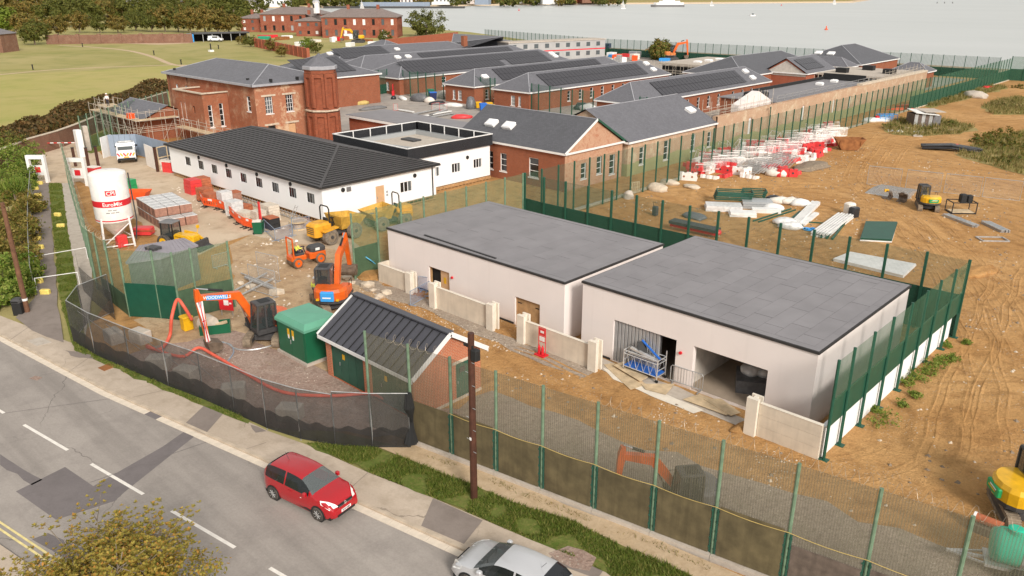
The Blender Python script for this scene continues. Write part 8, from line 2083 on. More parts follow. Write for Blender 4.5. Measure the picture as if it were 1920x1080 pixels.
random.seed(11)
for i in range(16):
 u,v = rnd(1140,1250),rnd(103,118); m_ = random.choice(['skyblue','plastersheet','redplastic','white','galv','orangeplastic','bag'])
 nm = {'skyblue': 'bright blue','plastersheet': 'pale grey','redplastic': 'red','white': 'white','galv': 'steel grey','orangeplastic': 'orange','bag': 'cream'}[m_]
 t = thing('stored_goods',nm + ' stack of site goods near the far orange excavator','goods',g(u,v),rnd(0,3),nm + ' goods near the sea'); s_ = rnd(.8,1.8); MB().bev(-s_,-s_ * .7,0,s_,s_ * .7,rnd(.8,2.2),.1).build('load',m_,t)
for i in range(20):
 u,v = rnd(478,720),rnd(70,88); m_ = random.choice(['signred','white','plastersheet','signred','bag','tealbin','rust'])
 nm = {'signred': 'red','plastersheet': 'pale grey','white': 'white','tealbin': 'green','bag': 'cream','rust': 'brown'}[m_]
 t = thing('stored_goods',nm + ' barrier or rubble stack before the old hospital','goods',g(u,v),rnd(0,3),nm + ' goods at the hospital'); s_ = rnd(1.2,3.2); MB().bev(-s_,-s_ * .5,0,s_,s_ * .5,rnd(.8,2.0),.1).build('load',m_,t)
# ================================================================ vegetation
def leaf_mesh(name,n,rad,size,seed,m,clumps=40,shell=.55,flat=0.0,up=.3,c=(0,0,0),clump_r=.34,low=-1.0):
 """leaf-sized quads gathered in clumps through an ellipsoid crown"""
 rg = random.Random(seed); vs = []; fs = []
 cl = []
 while len(cl) < clumps:
  d = Vector((rg.gauss(0,1),rg.gauss(0,1),rg.gauss(0,1))).normalized(); k = shell + (1 - shell) * rg.random() ** .7
  k *= .8 + .45 * (mnoise.noise(d * 1.9 + Vector((seed,0,0))) + .3)
  p = d * k
  if p.z < low: continue
  cl.append((Vector((p.x * rad[0],p.y * rad[1],p.z * rad[2])),d))
 for i in range(n):
  p,d = cl[i % clumps]; r = clump_r * min(rad) * (.35 + .65 * rg.random())
  q = p + Vector((rg.gauss(0,1),rg.gauss(0,1),rg.gauss(0,.8))) * r * .6
  nr = (d * .8 + Vector((rg.gauss(0,.6),rg.gauss(0,.6),rg.gauss(0,.6) + up))).normalized()
  a = nr.cross(Vector((rg.gauss(0,1),rg.gauss(0,1),rg.gauss(0,1)))).normalized() * size * (.6 + .8 * rg.random()); b = nr.cross(a).normalized() * size * (.35 + .35 * rg.random())
  q += Vector(c); k = len(vs); vs += [q - a - b * .3,q - b,q + a,q + b]; fs.append((k,k + 1,k + 2,k + 3))
 me = bpy.data.meshes.new(name); me.from_pydata([tuple(v) for v in vs],[],fs); me.materials.append(MATS[m]); me.update(); return me
def trunk_mb(h,r,seed,crown_r,n=5,z0=.5,spread=.8):
 rg = random.Random(seed); mb = MB(); mb.tube([(0,0,-.1),(.05 * h * rg.uniform(-.5,.5),0,h * .35),(0,.04 * h,h * .75)],[r,r * .8,r * .4],7)
 for i in range(n):
  a = i * 2.4 + rg.random(); e = Vector((math.cos(a) * crown_r * spread,math.sin(a) * crown_r * spread,h * (z0 + .45 * rg.random()))); mb.tube([(0,0,h * (.25 + .3 * rg.random())),e * .5 + Vector((0,0,h * .2)),e],[r * .5,r * .3,r * .1],5)
 return mb
# ---- street tree at the lower left, leaves in rosettes on visible twigs
tb_ = gd(170,1060,21.0); ft = thing('street_tree','autumn-tinged street tree rising at the lower left beside the road','tree',(tb_.x,tb_.y,0)); ft.scale = (1.17,1.17,1.18)
rg = random.Random(4); br = MB(); vs,fs = [],[]; tips = []
br.tube([(0,0,0),(.05,.02,1.0),(0,0,1.9)],[.17,.14,.12],8)
for i in range(44):
 a = i * 2.39996; el = .15 + 1.25 * ((i * .618) % 1); L = 2.7 + 1.1 * rg.random(); d = Vector((math.cos(a) * math.cos(el),math.sin(a) * math.cos(el),math.sin(el) * .86)); st0 = Vector((0,0,1.2 + .7 * rg.random()))
 mid = st0 + d * L * .5 + Vector((rg.uniform(-.2,.2),rg.uniform(-.2,.2),.25)); e = st0 + d * L + Vector((0,0,.15)); br.tube([st0,mid,e],[.045,.026,.01],5)
 for k in range(32):
  t_ = .15 + .85 * rg.random(); p = st0.lerp(mid,t_ * 2) if t_ < .5 else mid.lerp(e,t_ * 2 - 1); q = p + Vector((rg.gauss(0,1),rg.gauss(0,1),rg.gauss(.45,.7))).normalized() * rg.uniform(.3,.95); br.tube([p,q],[.012,.006],3,False); tips.append((q,(q - Vector((0,0,2))).normalized()))
for _ in range(5): pass
for q,d in tips:
 for m_ in range(8):
  c_ = q + Vector((rg.gauss(0,.17),rg.gauss(0,.17),rg.gauss(0,.14)))
  for k in range(8):
   a = k * 2.4 + rg.random(); u_ = Vector((math.cos(a),math.sin(a),.15 + .5 * rg.random())).normalized(); L = rg.uniform(.05,.095); s_ = u_.cross(Vector((0,0,1)) + d * .4).normalized() * L * .33; e = c_ + u_ * L; mm = c_ + u_ * L * .55; j = len(vs); vs += [c_,mm + s_,e,mm - s_]; fs.append((j,j + 1,j + 2,j + 3))
me = bpy.data.meshes.new('crown'); me.from_pydata([tuple(v) for v in vs],[],fs); me.materials.append(MATS['leaf_tree'])
o = bpy.data.objects.new('crown',me); COL.objects.link(o); o.parent = ft; br.build('trunk','greybark',ft); o = bpy.data.objects.new('crown',leaf_mesh('crown',34000,(2.65,2.65,1.75),.052,77,'leaf_tree',420,.45,c=(0,0,2.75),clump_r=.2,low=-.7)); COL.objects.link(o); o.parent = ft
# ---- hedge bushes by the left path
hb = [((18,330),3.3,3.4,'leaf_lush'),((45,318),2.3,2.6,'leaf_lush'),((30,300),2.2,3.2,'leaf_hedge'),((25,372),2.2,2.6,'leaf_lush'),((20,420),2.6,2.6,'leaf_gold'),((42,455),1.9,2.3,'leaf_gold'),((15,480),2.4,2.5,'leaf_gold'),((35,505),1.9,2.0,'leaf_gold'),((8,535),2.3,2.2,'leaf_lush'),((34,556),1.7,1.6,'leaf_lush'),((5,575),1.7,1.5,'leaf_lush'),((-25,450),2.6,3.2,'leaf_gold'),((-25,380),2.6,3.4,'leaf_lush'),((-20,310),2.8,3.6,'leaf_lush'),((55,400),1.4,1.7,'leaf_gold'),((52,530),1.3,1.5,'leaf_lush'),((50,350),1.5,2.0,'leaf_lush')]
hw_ = ['tall leafy bush beside the white arch','leafy bush right against the white arch','dark bush behind the white arch','bush behind the spiky plant','ochre bush halfway along the path','rounded bush behind the wire panels','broad bush behind the telegraph pole','low ochre bush by the wire panels','bush at the left edge behind the bin','low bush just behind the litter bin','low bush at the left edge by the pavement','bush cut by the left edge, middle','bush cut by the left edge, upper','bush cut by the left edge, at the top','narrow bush at the wire panels, middle','narrow bush at the wire panels, near end','narrow bush at the wire panels, far end']
for i,((u,v),r,h,m_) in enumerate(hb):
 p = g(u,v); t = thing('bush',hw_[i],'bush',p,group='bushes beside the left path'); me = leaf_mesh('foliage',2600,(r,r,h * .62),.13,100 + i,m_,60,.5,c=(0,0,h * .5),clump_r=.3); o = bpy.data.objects.new('foliage',me); COL.objects.link(o); o.parent = t
 MB().tube([(0,0,0),(.1,.1,h * .6)],[.08,.04],5).build('stem','bark',t)
sp_ = thing('spiky_plant','pale green spiky yucca-like plant among the left bushes','plant',g(32,385)); vs,fs = [],[]; rg = random.Random(3)
for k in range(260):
 a = rg.random() * 6.28; el = rg.uniform(-.1,1.4); d = Vector((math.cos(a) * math.cos(el),math.sin(a) * math.cos(el),math.sin(el))); c_ = Vector((rg.gauss(0,.5),rg.gauss(0,.5),1.6 + rg.gauss(0,.3))); e = c_ + d * rg.uniform(.8,1.3); s_ = d.cross(Vector((0,0,1))).normalized() * .05; j = len(vs); vs += [c_ - s_,c_ + s_,e]; fs.append((j,j + 1,j + 2))
me = bpy.data.meshes.new('leaves'); me.from_pydata([tuple(v) for v in vs],[],fs); me.materials.append(MATS['leaf_lush']); o = bpy.data.objects.new('leaves',me); COL.objects.link(o); o.parent = sp_; MB().tube([(0,0,0),(0,0,1.6)],[.14,.1],7).build('trunk','bark',sp_)
# ---- bramble hedge along the field
hp_ = smooth_pts([g(u,v) for u,v in ((-120,320),(-20,285),(60,255),(120,232),(180,208),(240,190),(310,166))],6)
hdg = thing('hedge','long overgrown bramble hedge between the field and the brick wall','hedge',hp_[8]); L0 = hdg.location
rg = random.Random(8); vs,fs = [],[]
seg = [(hp_[i],hp_[i + 1]) for i in range(len(hp_) - 1)]; tot = sum((b - a).length for a,b in seg)
for a,b in seg:
 n_ = int(14000 * (b - a).length / tot); d = (b - a).normalized(); nr = Vector((-d.y,d.x,0))
 for _ in range(n_):
  t_ = rg.random(); p = a.lerp(b,t_); hh = 1.7 + .9 * mnoise.noise(Vector((p.x * .12,p.y * .12,1))) + .7 * mnoise.noise(Vector((p.x * .5,p.y * .5,4))); ww = 3.2 + 1.4 * mnoise.noise(Vector((p.x * .1,p.y * .1,9)))
  an = rg.uniform(-.15,PI + .15); k = .55 + .5 * rg.random() ** .5; q = p + nr * (math.cos(an) * ww * k + 1.2) + Vector((0,0,max(.05,math.sin(an) * hh * k))) - L0
  nn_ = (nr * math.cos(an) + Vector((rg.gauss(0,.6),rg.gauss(0,.6),math.sin(an) + rg.gauss(0,.5)))).normalized(); x_ = nn_.cross(Vector((rg.gauss(0,1),rg.gauss(0,1),rg.gauss(0,1)))).normalized() * rg.uniform(.14,.36); y_ = nn_.cross(x_).normalized() * rg.uniform(.15,.3); j = len(vs); vs += [q - x_,q - y_,q + x_,q + y_]; fs.append((j,j + 1,j + 2,j + 3))
me = bpy.data.meshes.new('foliage'); me.from_pydata([tuple(v) for v in vs],[],fs); me.materials.append(MATS['leaf_bramble']); o = bpy.data.objects.new('foliage',me); COL.objects.link(o); o.parent = hdg
mb = MB()
for i in range(0,len(hp_),2): p = hp_[i] - L0; mb.tube([p,p + Vector((.3,.3,1.6))],[.06,.03],4)
mb.build('stems','bark',hdg)
# ---- far trees behind the field
FT = []
for k,(m_,sd) in enumerate((('leaf_far',1),('leaf_far',2),('leaf_far2',3),('leaf_far2',4),('leaf_far3',5),('leaf_far',6))):
 FT.append((leaf_mesh('crown',2200,(1,1,.8),.085,200 + sd,m_,80,.55,c=(0,0,.98),clump_r=.26,low=-.85),trunk_mb(1.1,.06,sd,.6).build('trunk','bark')))
for _,o in FT: bpy.data.objects.remove(o,do_unlink=False) if False else COL.objects.unlink(o)
kinds = ['russet','bronze','olive','dark green','bright green','brown']
fl_ = [(8,66,7.5,4),(55,76,6.5,0),(30,60,8,1),(66,84,5,3),(110,68,5,5),(100,52,8,3),(150,62,5.2,0),(128,50,8,2),(188,62,4.6,2),(222,62,4.6,1),(170,48,8,2),(205,46,8,5),(255,58,5.8,2),(240,46,8,2),(285,60,6.2,2),(310,60,6.5,0),(275,46,8,3),(335,60,6.0,2),(358,62,6.5,5),(385,62,7.0,0),(410,63,6.5,5),(365,48,9,3),(400,46,9,3),(430,62,6.0,5),(440,46,10,3),(465,48,8,3),(425,36,9,2),(70,42,9,1),(20,44,10,5),(-30,60,9,3),(-15,44,10,2),(150,36,9,3),(230,34,9,2),(310,36,9,2),(340,33,10,3),(190,32,9,5),(270,30,9,3),(110,36,9,2),(395,30,10,2),(45,30,10,3),(0,28,10,3),(80,27,10,2),(130,25,10,1),(170,24,10,3),(215,23,10,2),(260,22,10,5),(330,22,11,2),(300,25,10,3),(370,22,11,5),(410,23,11,3),(450,28,10,3),(492,24,8,2),(540,27,7,2),(578,97,2.5,4),(592,100,2.2,2),(510,96,2.2,1),(722,83,3.0,2),(528,107,2.0,1),(470,88,2.5,3),(455,84,2.2,5)]
random.seed(17)
for i,(u,v,r,k) in enumerate(fl_):
 p = g(u,v); wh = 'beyond the field wall' if v < 85 else 'by the brick boundary wall'; 
 rowtxt = 'front row' if v >= 55 else ('second row' if v >= 40 else 'back row')
 t = thing('tree','%s rounded tree in the %s %s' % (kinds[k],rowtxt,wh) if v < 85 else '%s low shrub tree %s' % (kinds[k],wh),'tree',p,rnd(0,6),'%s trees %s, %s' % (kinds[k],wh,rowtxt)); t.scale = (r * rnd(.9,1.1),r * rnd(.9,1.1),r * rnd(.85,1.05))
 for me_,nm in ((FT[k][0],'crown'),(FT[k][1].data,'trunk')):
  o = bpy.data.objects.new(nm,me_); COL.objects.link(o); o.parent = t
for nm,lb,u,v,rr,sd in (('round_bush','big rounded evergreen bush beside the hospital and the sea',800,68,(10,8,6.2),31),('round_bush','dark bushy tree before the far green sheeting',1236,112,(3.6,3.2,3.2),32)):
 t = thing('tree',lb,'tree',g(u,v)); me = leaf_mesh('crown',5200,rr,.42,sd,'leaf_far2' if sd == 31 else 'leaf_hedge',70,.5,c=(0,0,rr[2] * .75),clump_r=.3); o = bpy.data.objects.new('crown',me); COL.objects.link(o); o.parent = t; trunk_mb(rr[2] * 1.2,.3,sd,rr[0] * .6).build('trunk','bark',t)
# ---- scrub at the right and weeds at the fence
def tuft_field(name,label,polys,n,h,m,seed,wd=.012,kind='stuff',lean=.5):
 rg = random.Random(seed); vs,fs = [],[]; tot = 0
 for poly in polys:
  P = [Vector((p[0],p[1],0)) for p in poly]; tris = tessellate_polygon([P]); ar = [abs((P[b] - P[a]).cross(P[c] - P[a]).z) / 2 for a,b,c in tris]
  for (a,b,c),A in zip(tris,ar):
   for _ in range(int(n * A)):
    u_,v_ = rg.random(),rg.random()
    if u_ + v_ > 1: u_,v_ = 1 - u_,1 - v_
    q = P[a] + (P[b] - P[a]) * u_ + (P[c] - P[a]) * v_
    if mnoise.noise(Vector((q.x * .8,q.y * .8,seed))) < -.18: continue
    hh = h * rg.uniform(.4,1.2) * (1 + .6 * mnoise.noise(Vector((q.x * .5,q.y * .5,7)))); an = rg.random() * 6.28; s_ = Vector((math.cos(an),math.sin(an),0)) * wd * rg.uniform(.7,1.6); tip = q + Vector((rg.gauss(0,lean) * hh,rg.gauss(0,lean) * hh,hh)); j = len(vs); vs += [q - s_ + Vector((0,0,.1)),q + s_ + Vector((0,0,.1)),tip + Vector((0,0,.1))]; fs.append((j,j + 1,j + 2))
 me = bpy.data.meshes.new(name); me.from_pydata([tuple(v) for v in vs],[],fs); me.materials.append(MATS[m]); o = bpy.data.objects.new(name,me); COL.objects.link(o); o['kind'] = kind; o['label'] = label; o['category'] = 'grass'; return o
verge = px((575,834),(615,835),(670,840),(705,844),(745,857),(805,882),(880,910),(960,945),(1077,982),(1167,1027),(1285,1077),(1330,1110),(1180,1110),(1135,1077),(1100,1060),(1035,1032),(960,1001),(812,937),(692,890))
tuft_field('grass','rough green grass on the roadside verge',[verge],750,.15,'blade',1,.018)
tuft_field('grass','green grass strips beside the left path and the netting',[px((92,345),(116,345),(128,440),(150,560),(160,640),(138,652),(112,560)),px((138,640),(250,690),(385,748),(470,790),(466,798),(380,764),(240,705),(140,660))],420,.13,'blade',2,.018)
tuft_field('weeds','dry weeds along the edges of the sandy path by the road fence',[px((800,850),(960,915),(1110,975),(1220,1015),(1340,1068),(1330,1076),(1210,1022),(1100,982),(950,922),(790,856))],120,.12,'drygrass',3)
sc_ = [px((1790,290),(1850,262),(1960,240),(1990,330),(1940,335),(1880,318)),px((1650,240),(1690,222),(1760,222),(1830,240),(1800,252),(1720,256),(1670,252)),px((1735,193),(1800,172),(1860,160),(1890,165),(1800,190),(1745,203)),px((1840,200),(1880,185),(1960,180),(1960,215),(1860,215))]
tuft_field('scrub_grass','tall dry scrub grass on the waste ground at the right',sc_,22,.6,'drygrass',4,.06,lean=.35)
rg = random.Random(12); vs,fs = [],[]
spots = [(1872,200,3.2,1.0),(1890,196,2.8,.9),(1905,202,2.5,.8),(1850,262,2.6,.9),(1880,258,3.4,1.1),(1905,262,3.4,1.1),(1860,275,2.4,.8),(1895,280,3,.9),(1840,268,1.8,.6),(1775,236,2.0,.7),(1740,246,1.6,.6),(1670,240,1.6,.5),(1910,300,2.4,.6),(1880,305,1.6,.5),(1915,165,2,.7),(1800,178,2,.6),(1770,188,2,.6),(1690,232,1.4,.5)]
for i,(u,v,r,h) in enumerate(spots):
 p = g(u,v); t = thing('shrub',['dry brown shrub at the right edge, upper','green-brown shrub on the waste ground'][0 if i < 3 else 1],'shrub',p,group='brown shrubs at the right edge' if i < 3 else 'shrubs on the waste ground'); me = leaf_mesh('foliage',500,(r,r,h),.16,300 + i,'drygrass' if i < 3 else 'leaf_hedge',26,.4,c=(0,0,h * .3),clump_r=.4,low=-.3); o = bpy.data.objects.new('foliage',me); COL.objects.link(o); o.parent = t
tu = [(1658,796,.7),(1700,722,.45),(1722,712,.6),(1742,700,.5),(1752,690,.6),(1765,678,.45),(1785,675,.4),(1715,745,.35),(1690,760,.35),(1775,650,.35),(1810,645,.3),(1640,770,.3)]
tw2 = ['largest green weed clump, nearest the fence end','green weed clump at the fourth fence foot','green weed clump at the fifth fence foot','weed clump between fence feet','long weed clump towards the far fence end','small weed clump up the fence line','weed clump away from the fence','small weed sprig by the plinth','small weed sprig near the first posts','small weed sprig near the far posts','weed sprig on the open dirt','weed sprig near the plinth end']
for i,(u,v,r) in enumerate(tu):
 t = thing('weed_clump',tw2[i],'weeds',g(u,v),group='weeds along the green fence'); me = leaf_mesh('leaves',420,(r,r,r * .7),.06,400 + i,'leaf_lush',24,.3,c=(0,0,r * .3),clump_r=.5,low=-.2); o = bpy.data.objects.new('leaves',me); COL.objects.link(o); o.parent = t
# wheel ruts pressed into the earth, spoil mounds
def rut(pts,track=1.5,hgt=.05,seed=0):
 c = smooth_pts([g(u,v) for u,v in pts],14)
 for off in (-track / 2,track / 2):
  mb = MB(); rows = []
  for i,p in enumerate(c):
   d = (c[min(i + 1,len(c) - 1)] - c[max(0,i - 1)]).normalized(); n = Vector((-d.y,d.x,0)); e = min(1,i / 6,(len(c) - 1 - i) / 6)
   w_ = off + .3 * mnoise.noise(Vector((p.x * .3,p.y * .3,seed)))
   prof = [(-.34,0),(-.2,1),(-.13,.25),(.13,.2),(.2,1),(.34,0)]
   rows.append([(p + n * (w_ + a)) + Vector((0,0,.005 + max(0,hgt * e * h * (.75 + .9 * mnoise.noise(Vector((p.x * 1.7 + a,p.y * 1.7,seed + off))))))) for a,h in prof])
  vs = [v for r in rows for v in r]; mb.add(vs,[(i * 6 + j,(i + 1) * 6 + j,(i + 1) * 6 + j + 1,i * 6 + j + 1) for i in range(len(rows) - 1) for j in range(5)])
  o = mb.build('wheel_rut','dirt'); struct(o)
  if o.data.polygons[0].normal.z < 0: o.data.flip_normals()
for k,pts in enumerate((((1850,860),(1845,700),(1800,560),(1690,420),(1600,335),(1640,270),(1690,215)),((1930,600),(1780,470),(1660,400),(1540,350),(1420,352),(1300,362)),((1760,900),(1790,780),(1850,620),(1900,480)),((1930,700),(1870,560),(1760,430),(1660,330),(1700,260)),((940,655),(1050,700),(1180,760),(1330,822)),((1700,840),(1600,880),(1500,870),(1380,830)),((1480,400),(1420,440),(1330,420),(1240,380)))): rut(pts,1.5 + .2 * (k % 2),.045 if k < 4 else .035,k)
for i,(u,v,r_) in enumerate(((1522,314,(3.4,1.6,.5)),(1460,300,(0,0,0)),(1848,590,(0,0,0)),(1900,700,(0,0,0)),(1830,512,(2.4,.8,.4)),(1700,640,(0,0,0)),(690,512,(1.8,1.2,.35)),(1420,800,(1.5,.5,.25)),(1350,770,(0,0,0)),(520,640,(0,0,0)))):
 if r_[0]: t = thing('earth_mound',['low dark spoil mound before the rusty skip','','low earth mound on the right-hand track','low earth mound at the right edge','long earth ridge beyond the fence corner','','churned earth heap beside the rear-facing excavator','narrow spoil ridge before the grooved cream wall','',''][i],'mound',g(u,v),rnd(0,3)); lumpy(t,(0,0,r_[2] * .1),r_,'dirt' if i else 'trackmud','mound',4,seed=120 + i)
# stones strewn over the earth
def strew(name,label,polys,n,smin,smax,m,seed):
 rg = random.Random(seed); vs,fs = [],[]
 for poly in polys:
  P = [Vector((p[0],p[1],0)) for p in poly]
  for (a,b,c) in tessellate_polygon([P]):
   A = abs((P[b] - P[a]).cross(P[c] - P[a]).z) / 2
   for _ in range(int(n * A + rg.random())):
    u_,v_ = rg.random(),rg.random()
    if u_ + v_ > 1: u_,v_ = 1 - u_,1 - v_
    q = P[a] + (P[b] - P[a]) * u_ + (P[c] - P[a]) * v_
    if mnoise.noise(Vector((q.x * .25,q.y * .25,seed))) < 0: continue
    s_ = smin + (smax - smin) * rg.random() ** 3; j = len(vs); r0 = rg.random() * 6
    vs += [q + Vector((math.cos(r0 + k * 1.57) * s_ * rg.uniform(.7,1.2),math.sin(r0 + k * 1.57) * s_ * rg.uniform(.7,1.2),.0)) for k in range(4)] + [q + Vector((rg.gauss(0,.2) * s_,rg.gauss(0,.2) * s_,s_ * rg.uniform(.5,1)))]; fs += [(j,j + 1,j + 4),(j + 1,j + 2,j + 4),(j + 2,j + 3,j + 4),(j + 3,j,j + 4)]
 me = bpy.data.meshes.new(name); me.from_pydata([tuple(v) for v in vs],[],fs); me.materials.append(MATS[m]); o = bpy.data.objects.new(name,me); COL.objects.link(o); o['kind'] = 'stuff'; o['label'] = label; o['category'] = 'stones'
strew('stones','small pale stones strewn over the site earth',[[(-46,22),(-28,27),(-11,28),(20,30),(40,60),(0,60),(-10,52),(-10,32),(-28,32.5),(-46,33)],[(-45,51),(-8,52),(30,60),(40,110),(-44,110)]],1.6,.02,.13,'stone',5)
strew('stones','brown clods strewn over the site earth',[[(-48,16),(-36,17),(-28,27),(-11,28),(20,30),(40,60),(0,60),(-10,32),(-46,33)],[(-45,51),(-8,52),(30,60),(40,110),(-44,110)]],1.6,.03,.16,'trackmud',6)
strew('stones','broken rubble strewn over the left yard',[px((470,440),(700,480),(735,520),(640,640),(440,620),(430,460)),px((330,330),(600,430),(590,480),(470,440),(300,400))],2.2,.03,.2,'blocks',15)
strew('stones','gravel lying along the cream walls and behind the road fence',[[(-46,30.6),(-28,30.6),(-18,29.4),(-11.5,27.4),(-11.5,31.5),(-27,32.1),(-46,32.6)],[(-25,20.9),(-2,24.9),(8,26.5),(8,30),(-14,26),(-22,24.5)],[(-44,17),(-34,18),(-28,21),(-27,21.5),(-35,21.2),(-40,21)]],22,.02,.07,'blocks',7)

# ================================================================ far shore, ships
fs_ = [g(-100,13,-3.2),g(430,15.5,-3.2),g(600,14.5,-3.2),g(700,15,-3.2),g(830,12,-3.2),g(1000,9,-3.2),g(1300,7,-3.2),g(1600,5,-3.2)]
far = [(p * 1.0) for p in fs_] + [Vector((-900,2600,0)),Vector((-2600,2600,0)),Vector((-2600,300,0))]
mb = MB(); mb.prism([(p.x,p.y) for p in far],-4,-1.6); struct(mb.build('far_land','beach'))
inner_ = [(p.x - 25,p.y + 35) for p in fs_] + [(-900,2600),(-2600,2600),(-2600,300)]
struct(MB().prism(inner_,-4,-1.0).build('far_land','scrub'))
random.seed(3)
cc = ['brickred','rendered','stone','white','brickwall','plastersheet','bluegrey']
cn = ['red brick','pale rendered','stone-coloured','white','dark brick','pale grey','blue-grey']
for i in range(46):
 u = 470 + i * 15 + rnd(-6,6); k = random.randrange(7)
 if u > 1120: break
 base_ = g(u,10.5 - max(0,(u - 700)) * .007 - rnd(0,4),-1.0); w_,d_,h = rnd(14,34),rnd(12,20),rnd(7,16) if u > 900 else rnd(6,11)
 t = thing('far_building',cn[k] + ' building on the far shore','building',base_,R(43) + rnd(-.3,.3),cn[k] + ' buildings on the far shore'); MB().box(-w_ / 2,-d_ / 2,0,w_ / 2,d_ / 2,h).build('wall',cc[k],t); rb,_,_ = hip_roof(-w_ / 2 - .4,w_ / 2 + .4,-d_ / 2 - .4,d_ / 2 + .4,h,h + 3.5,'x',.5,.5); rb.build('roof',random.choice(['slatefar','slatebrown']),t)
 for q in range(int(w_ / 5)): MB().box(-w_ / 2 + 1.5 + q * 5,-d_ / 2 - .05,h * .45,-w_ / 2 + 3.5 + q * 5,-d_ / 2 - .002,h * .75).build('window','glassmid',t)
pier = thing('pier','dark quay with a long pale shed across the water','pier',g(740,15,-3)); MB().ob((0,0,.6),(170,14,2.4),R(43)).build('deck','machinegrey',pier); MB().ob((-10,6,4.2),(90,10,4.6),R(43)).build('shed','bluegrey',pier)
ftm = [leaf_mesh('crown',700,(9,9,5),1.3,500 + k,('leaf_far2','leaf_far')[k % 2],40,.5,c=(0,0,4),clump_r=.35) for k in range(3)]
for i in range(70):
 u = 440 + i * 10.5 + rnd(-4,4)
 if u > 1560: break
 p = g(u,12 - max(0,(u - 600)) * .0075 - rnd(0,5),-1.0); t = thing('tree','small dark tree on the far shore','tree',p,rnd(0,6),'trees on the far shore'); t.scale = (rnd(.8,1.5),) * 3; o = bpy.data.objects.new('crown',ftm[i % 3]); COL.objects.link(o); o.parent = t
# buildings among the far trees
for i,(u,v,L,W_,h,wm,lb) in enumerate(((285,24,50,12,9,'brickwall','long slate-roofed building above the dark trees'),(95,20,16,14,14,'rendered','tall pale house among the left trees'),(15,24,30,12,10,'brickred','red brick building behind the left trees'),(385,14,26,12,9,'white','white houses above the trees'),(450,18,30,14,9,'stone','pale stone building at the tree edge'),(475,22,18,12,8,'rendered','pale house beside the hospital'),(60,14,40,14,10,'brickwall','dark brick range at the top left'),(190,12,50,14,10,'brickred','red brick range behind the trees'),(520,12.5,30,12,8,'white','white house across the inlet'))):
 t = thing('far_building',lb,'building',g(u,v),R(43)); MB().box(-L / 2,-W_ / 2,0,L / 2,W_ / 2,h).build('wall',wm,t); rb,_,_ = hip_roof(-L / 2 - .5,L / 2 + .5,-W_ / 2 - .5,W_ / 2 + .5,h,h + 4.5,'x',.3,.3); rb.build('roof','slatefar',t)
 for q in range(int(L / 5)): MB().box(-L / 2 + 1.5 + q * 5,-W_ / 2 - .05,h * .4,-L / 2 + 3.3 + q * 5,-W_ / 2 - .002,h * .75).build('window','glassmid',t)
fe = thing('ferry','white car ferry crossing the water at the top right','ferry',g(1252,13,-3.2),R(43) + PI); fe.scale = (.58,.58,.6)
MB().prism([(-36,-6),(28,-6),(38,0),(28,6),(-36,6)],0,4.5).build('hull','machinelight',fe); MB().prism([(-34,-6.2),(26,-6.2),(32,0),(26,6.2),(-34,6.2)],4.502,9).build('car_deck','white',fe); MB().bev(-26,-5,9,20,5,12.5,.5).build('saloon','white',fe); MB().bev(-14,-4,12.5,12,4,15.5,.5).build('bridge','white',fe); MB().bev(-8,-1.5,15.5,-3,1.5,20,.3).build('funnel','white',fe); MB().tube([(6,0,15.5),(6,0,22)],.3,5).build('mast','white',fe)
for z in (10.2,6.2): MB().box(-24,-6.25 if z < 9 else -5.05,z,18,-6.2 if z < 9 else -5.0,z + 1.0).build('window_band','glassmid',fe)
for i,(u,v,h) in enumerate(((1168,16.5,13),(1564,8,12),(1334,11,9),(679,19,14))):
 t = thing('sailing_boat',['white sailing boat left of the ferry','distant white sailing boat right of the ferry','small white sailing boat in the ferry wake','white sailing boat just behind the hospital roof'][i],'boat',g(u,v,-3.2),R(43)); t.scale = (.75,) * 3; MB().prism([(-3,-1),(2.5,-1),(4,0),(2.5,1),(-3,1)],0,1.2).build('hull','white',t); MB().tube([(0,0,1),(0,0,h)],.1,5).build('mast','white',t); MB().add([(-.2,.03,2),(-3.2,.4,2.2),(-.2,.03,h)],[(0,1,2),(2,1,0)]).add([(.3,0,h * .9),(3.6,.3,1.6),(.3,0,2)],[(0,1,2),(2,1,0)]).build('sail','white',t)
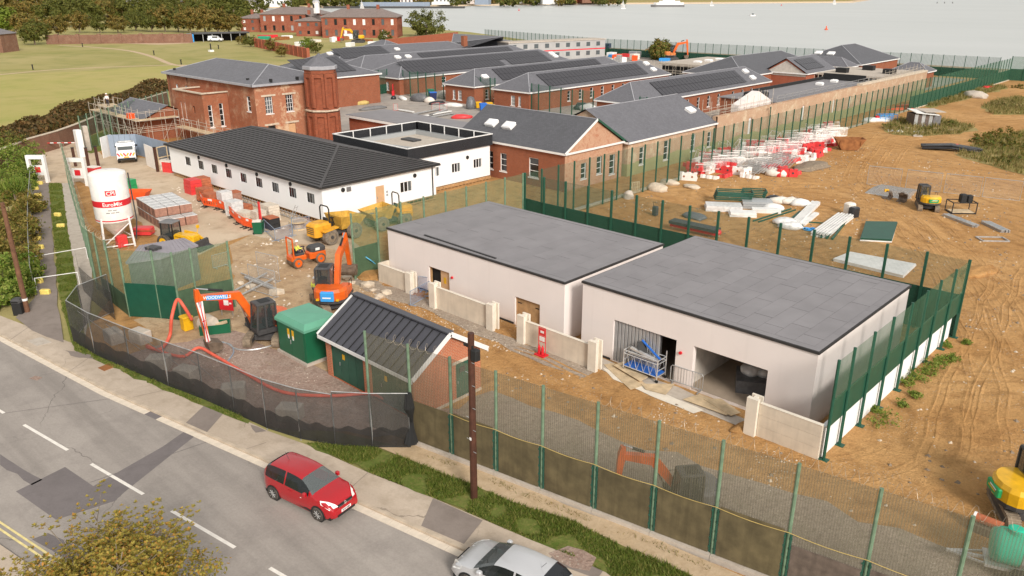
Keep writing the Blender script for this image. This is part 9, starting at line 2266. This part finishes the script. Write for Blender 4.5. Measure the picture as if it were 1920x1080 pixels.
t = thing('motor_boat','small motor boat on the open water at the right','boat',g(1411,30,-3.2),R(60)); MB().prism([(-2.6,-1),(1.8,-1),(3,0),(1.8,1),(-2.6,1)],0,1).build('hull','white',t); MB().bev(-.6,-.7,1.0,1.0,.7,2.2,.15).build('wheelhouse','glassmid',t)
for i,(u,v,m_) in enumerate(((1549,56,'orangeplastic'),(1465,10.5,'redplastic'),(973,20,'redplastic'),(1757,6,'black'),(1771,6,'black'),(1786,6,'black'))):
 t = thing('buoy',['orange buoy on the water right of centre','red buoy near the ferry wake','red buoy left of the sailing boat','left of three dark marks far out','middle of three dark marks far out','right of three dark marks far out'][i],'buoy',g(u,v,-3.2)); MB().lathe([(.6,-.2),(1.0,.2),(.9,.6),(.3,.9),(.25,2.2),(.02,2.3)],(0,0,0),10).build('float',m_,t)
for i,(u,v) in enumerate(((155,88),(62,131),(289,103),(340,121),(410,92))):
 t = thing('marker_post',['small dark post at the top of the field','small dark post beside the lower field path','dark post near the path bend','dark post where the field paths meet','small dark post near the white block in the field'][i],'post',g(u,v)); MB().box(-.12,-.12,0,.12,.12,1.2).build('post','black',t); MB().box(-.2,-.2,1.2,.2,.2,1.35).build('cap','black',t)
t = thing('field_marker','white plinth with a dark post in the far field','marker',g(396,97)); MB().box(-.7,-.7,0,.7,.7,.6).build('plinth','white',t); MB().box(-.15,-.15,.6,.15,.15,2.6).build('post','black',t)
# ================================================================ labels: tell small sets of look-alikes apart by their order in the picture
def pixel_u(o):
 p = o.matrix_world.translation - Vector((0,0,CAM_H)); f = p.x * _h[0] + p.y * _h[1]; return (p.x * _r[0] + p.y * _r[1]) / max(.1,f * _c - p.z * _s)
bpy.context.view_layer.update()
ORD = ['leftmost','second from the left','third from the left','fourth from the left','fifth from the left','sixth from the left','seventh from the left','eighth from the left','ninth from the left','tenth from the left','eleventh from the left','twelfth from the left']
sets = {}
for o in sc.objects:
 if o.parent is None and 'label' in o and 'category' in o and 'kind' not in o: sets.setdefault(o['label'],[]).append(o)
for lab,l in sets.items():
 if 2 <= len(l) <= 12:
  l.sort(key=pixel_u)
  for i,o in enumerate(l): o['label'] = ' '.join(lab.split()[:12]).rstrip(',') + ', ' + (ORD[i] if i < len(l) - 1 else 'rightmost')
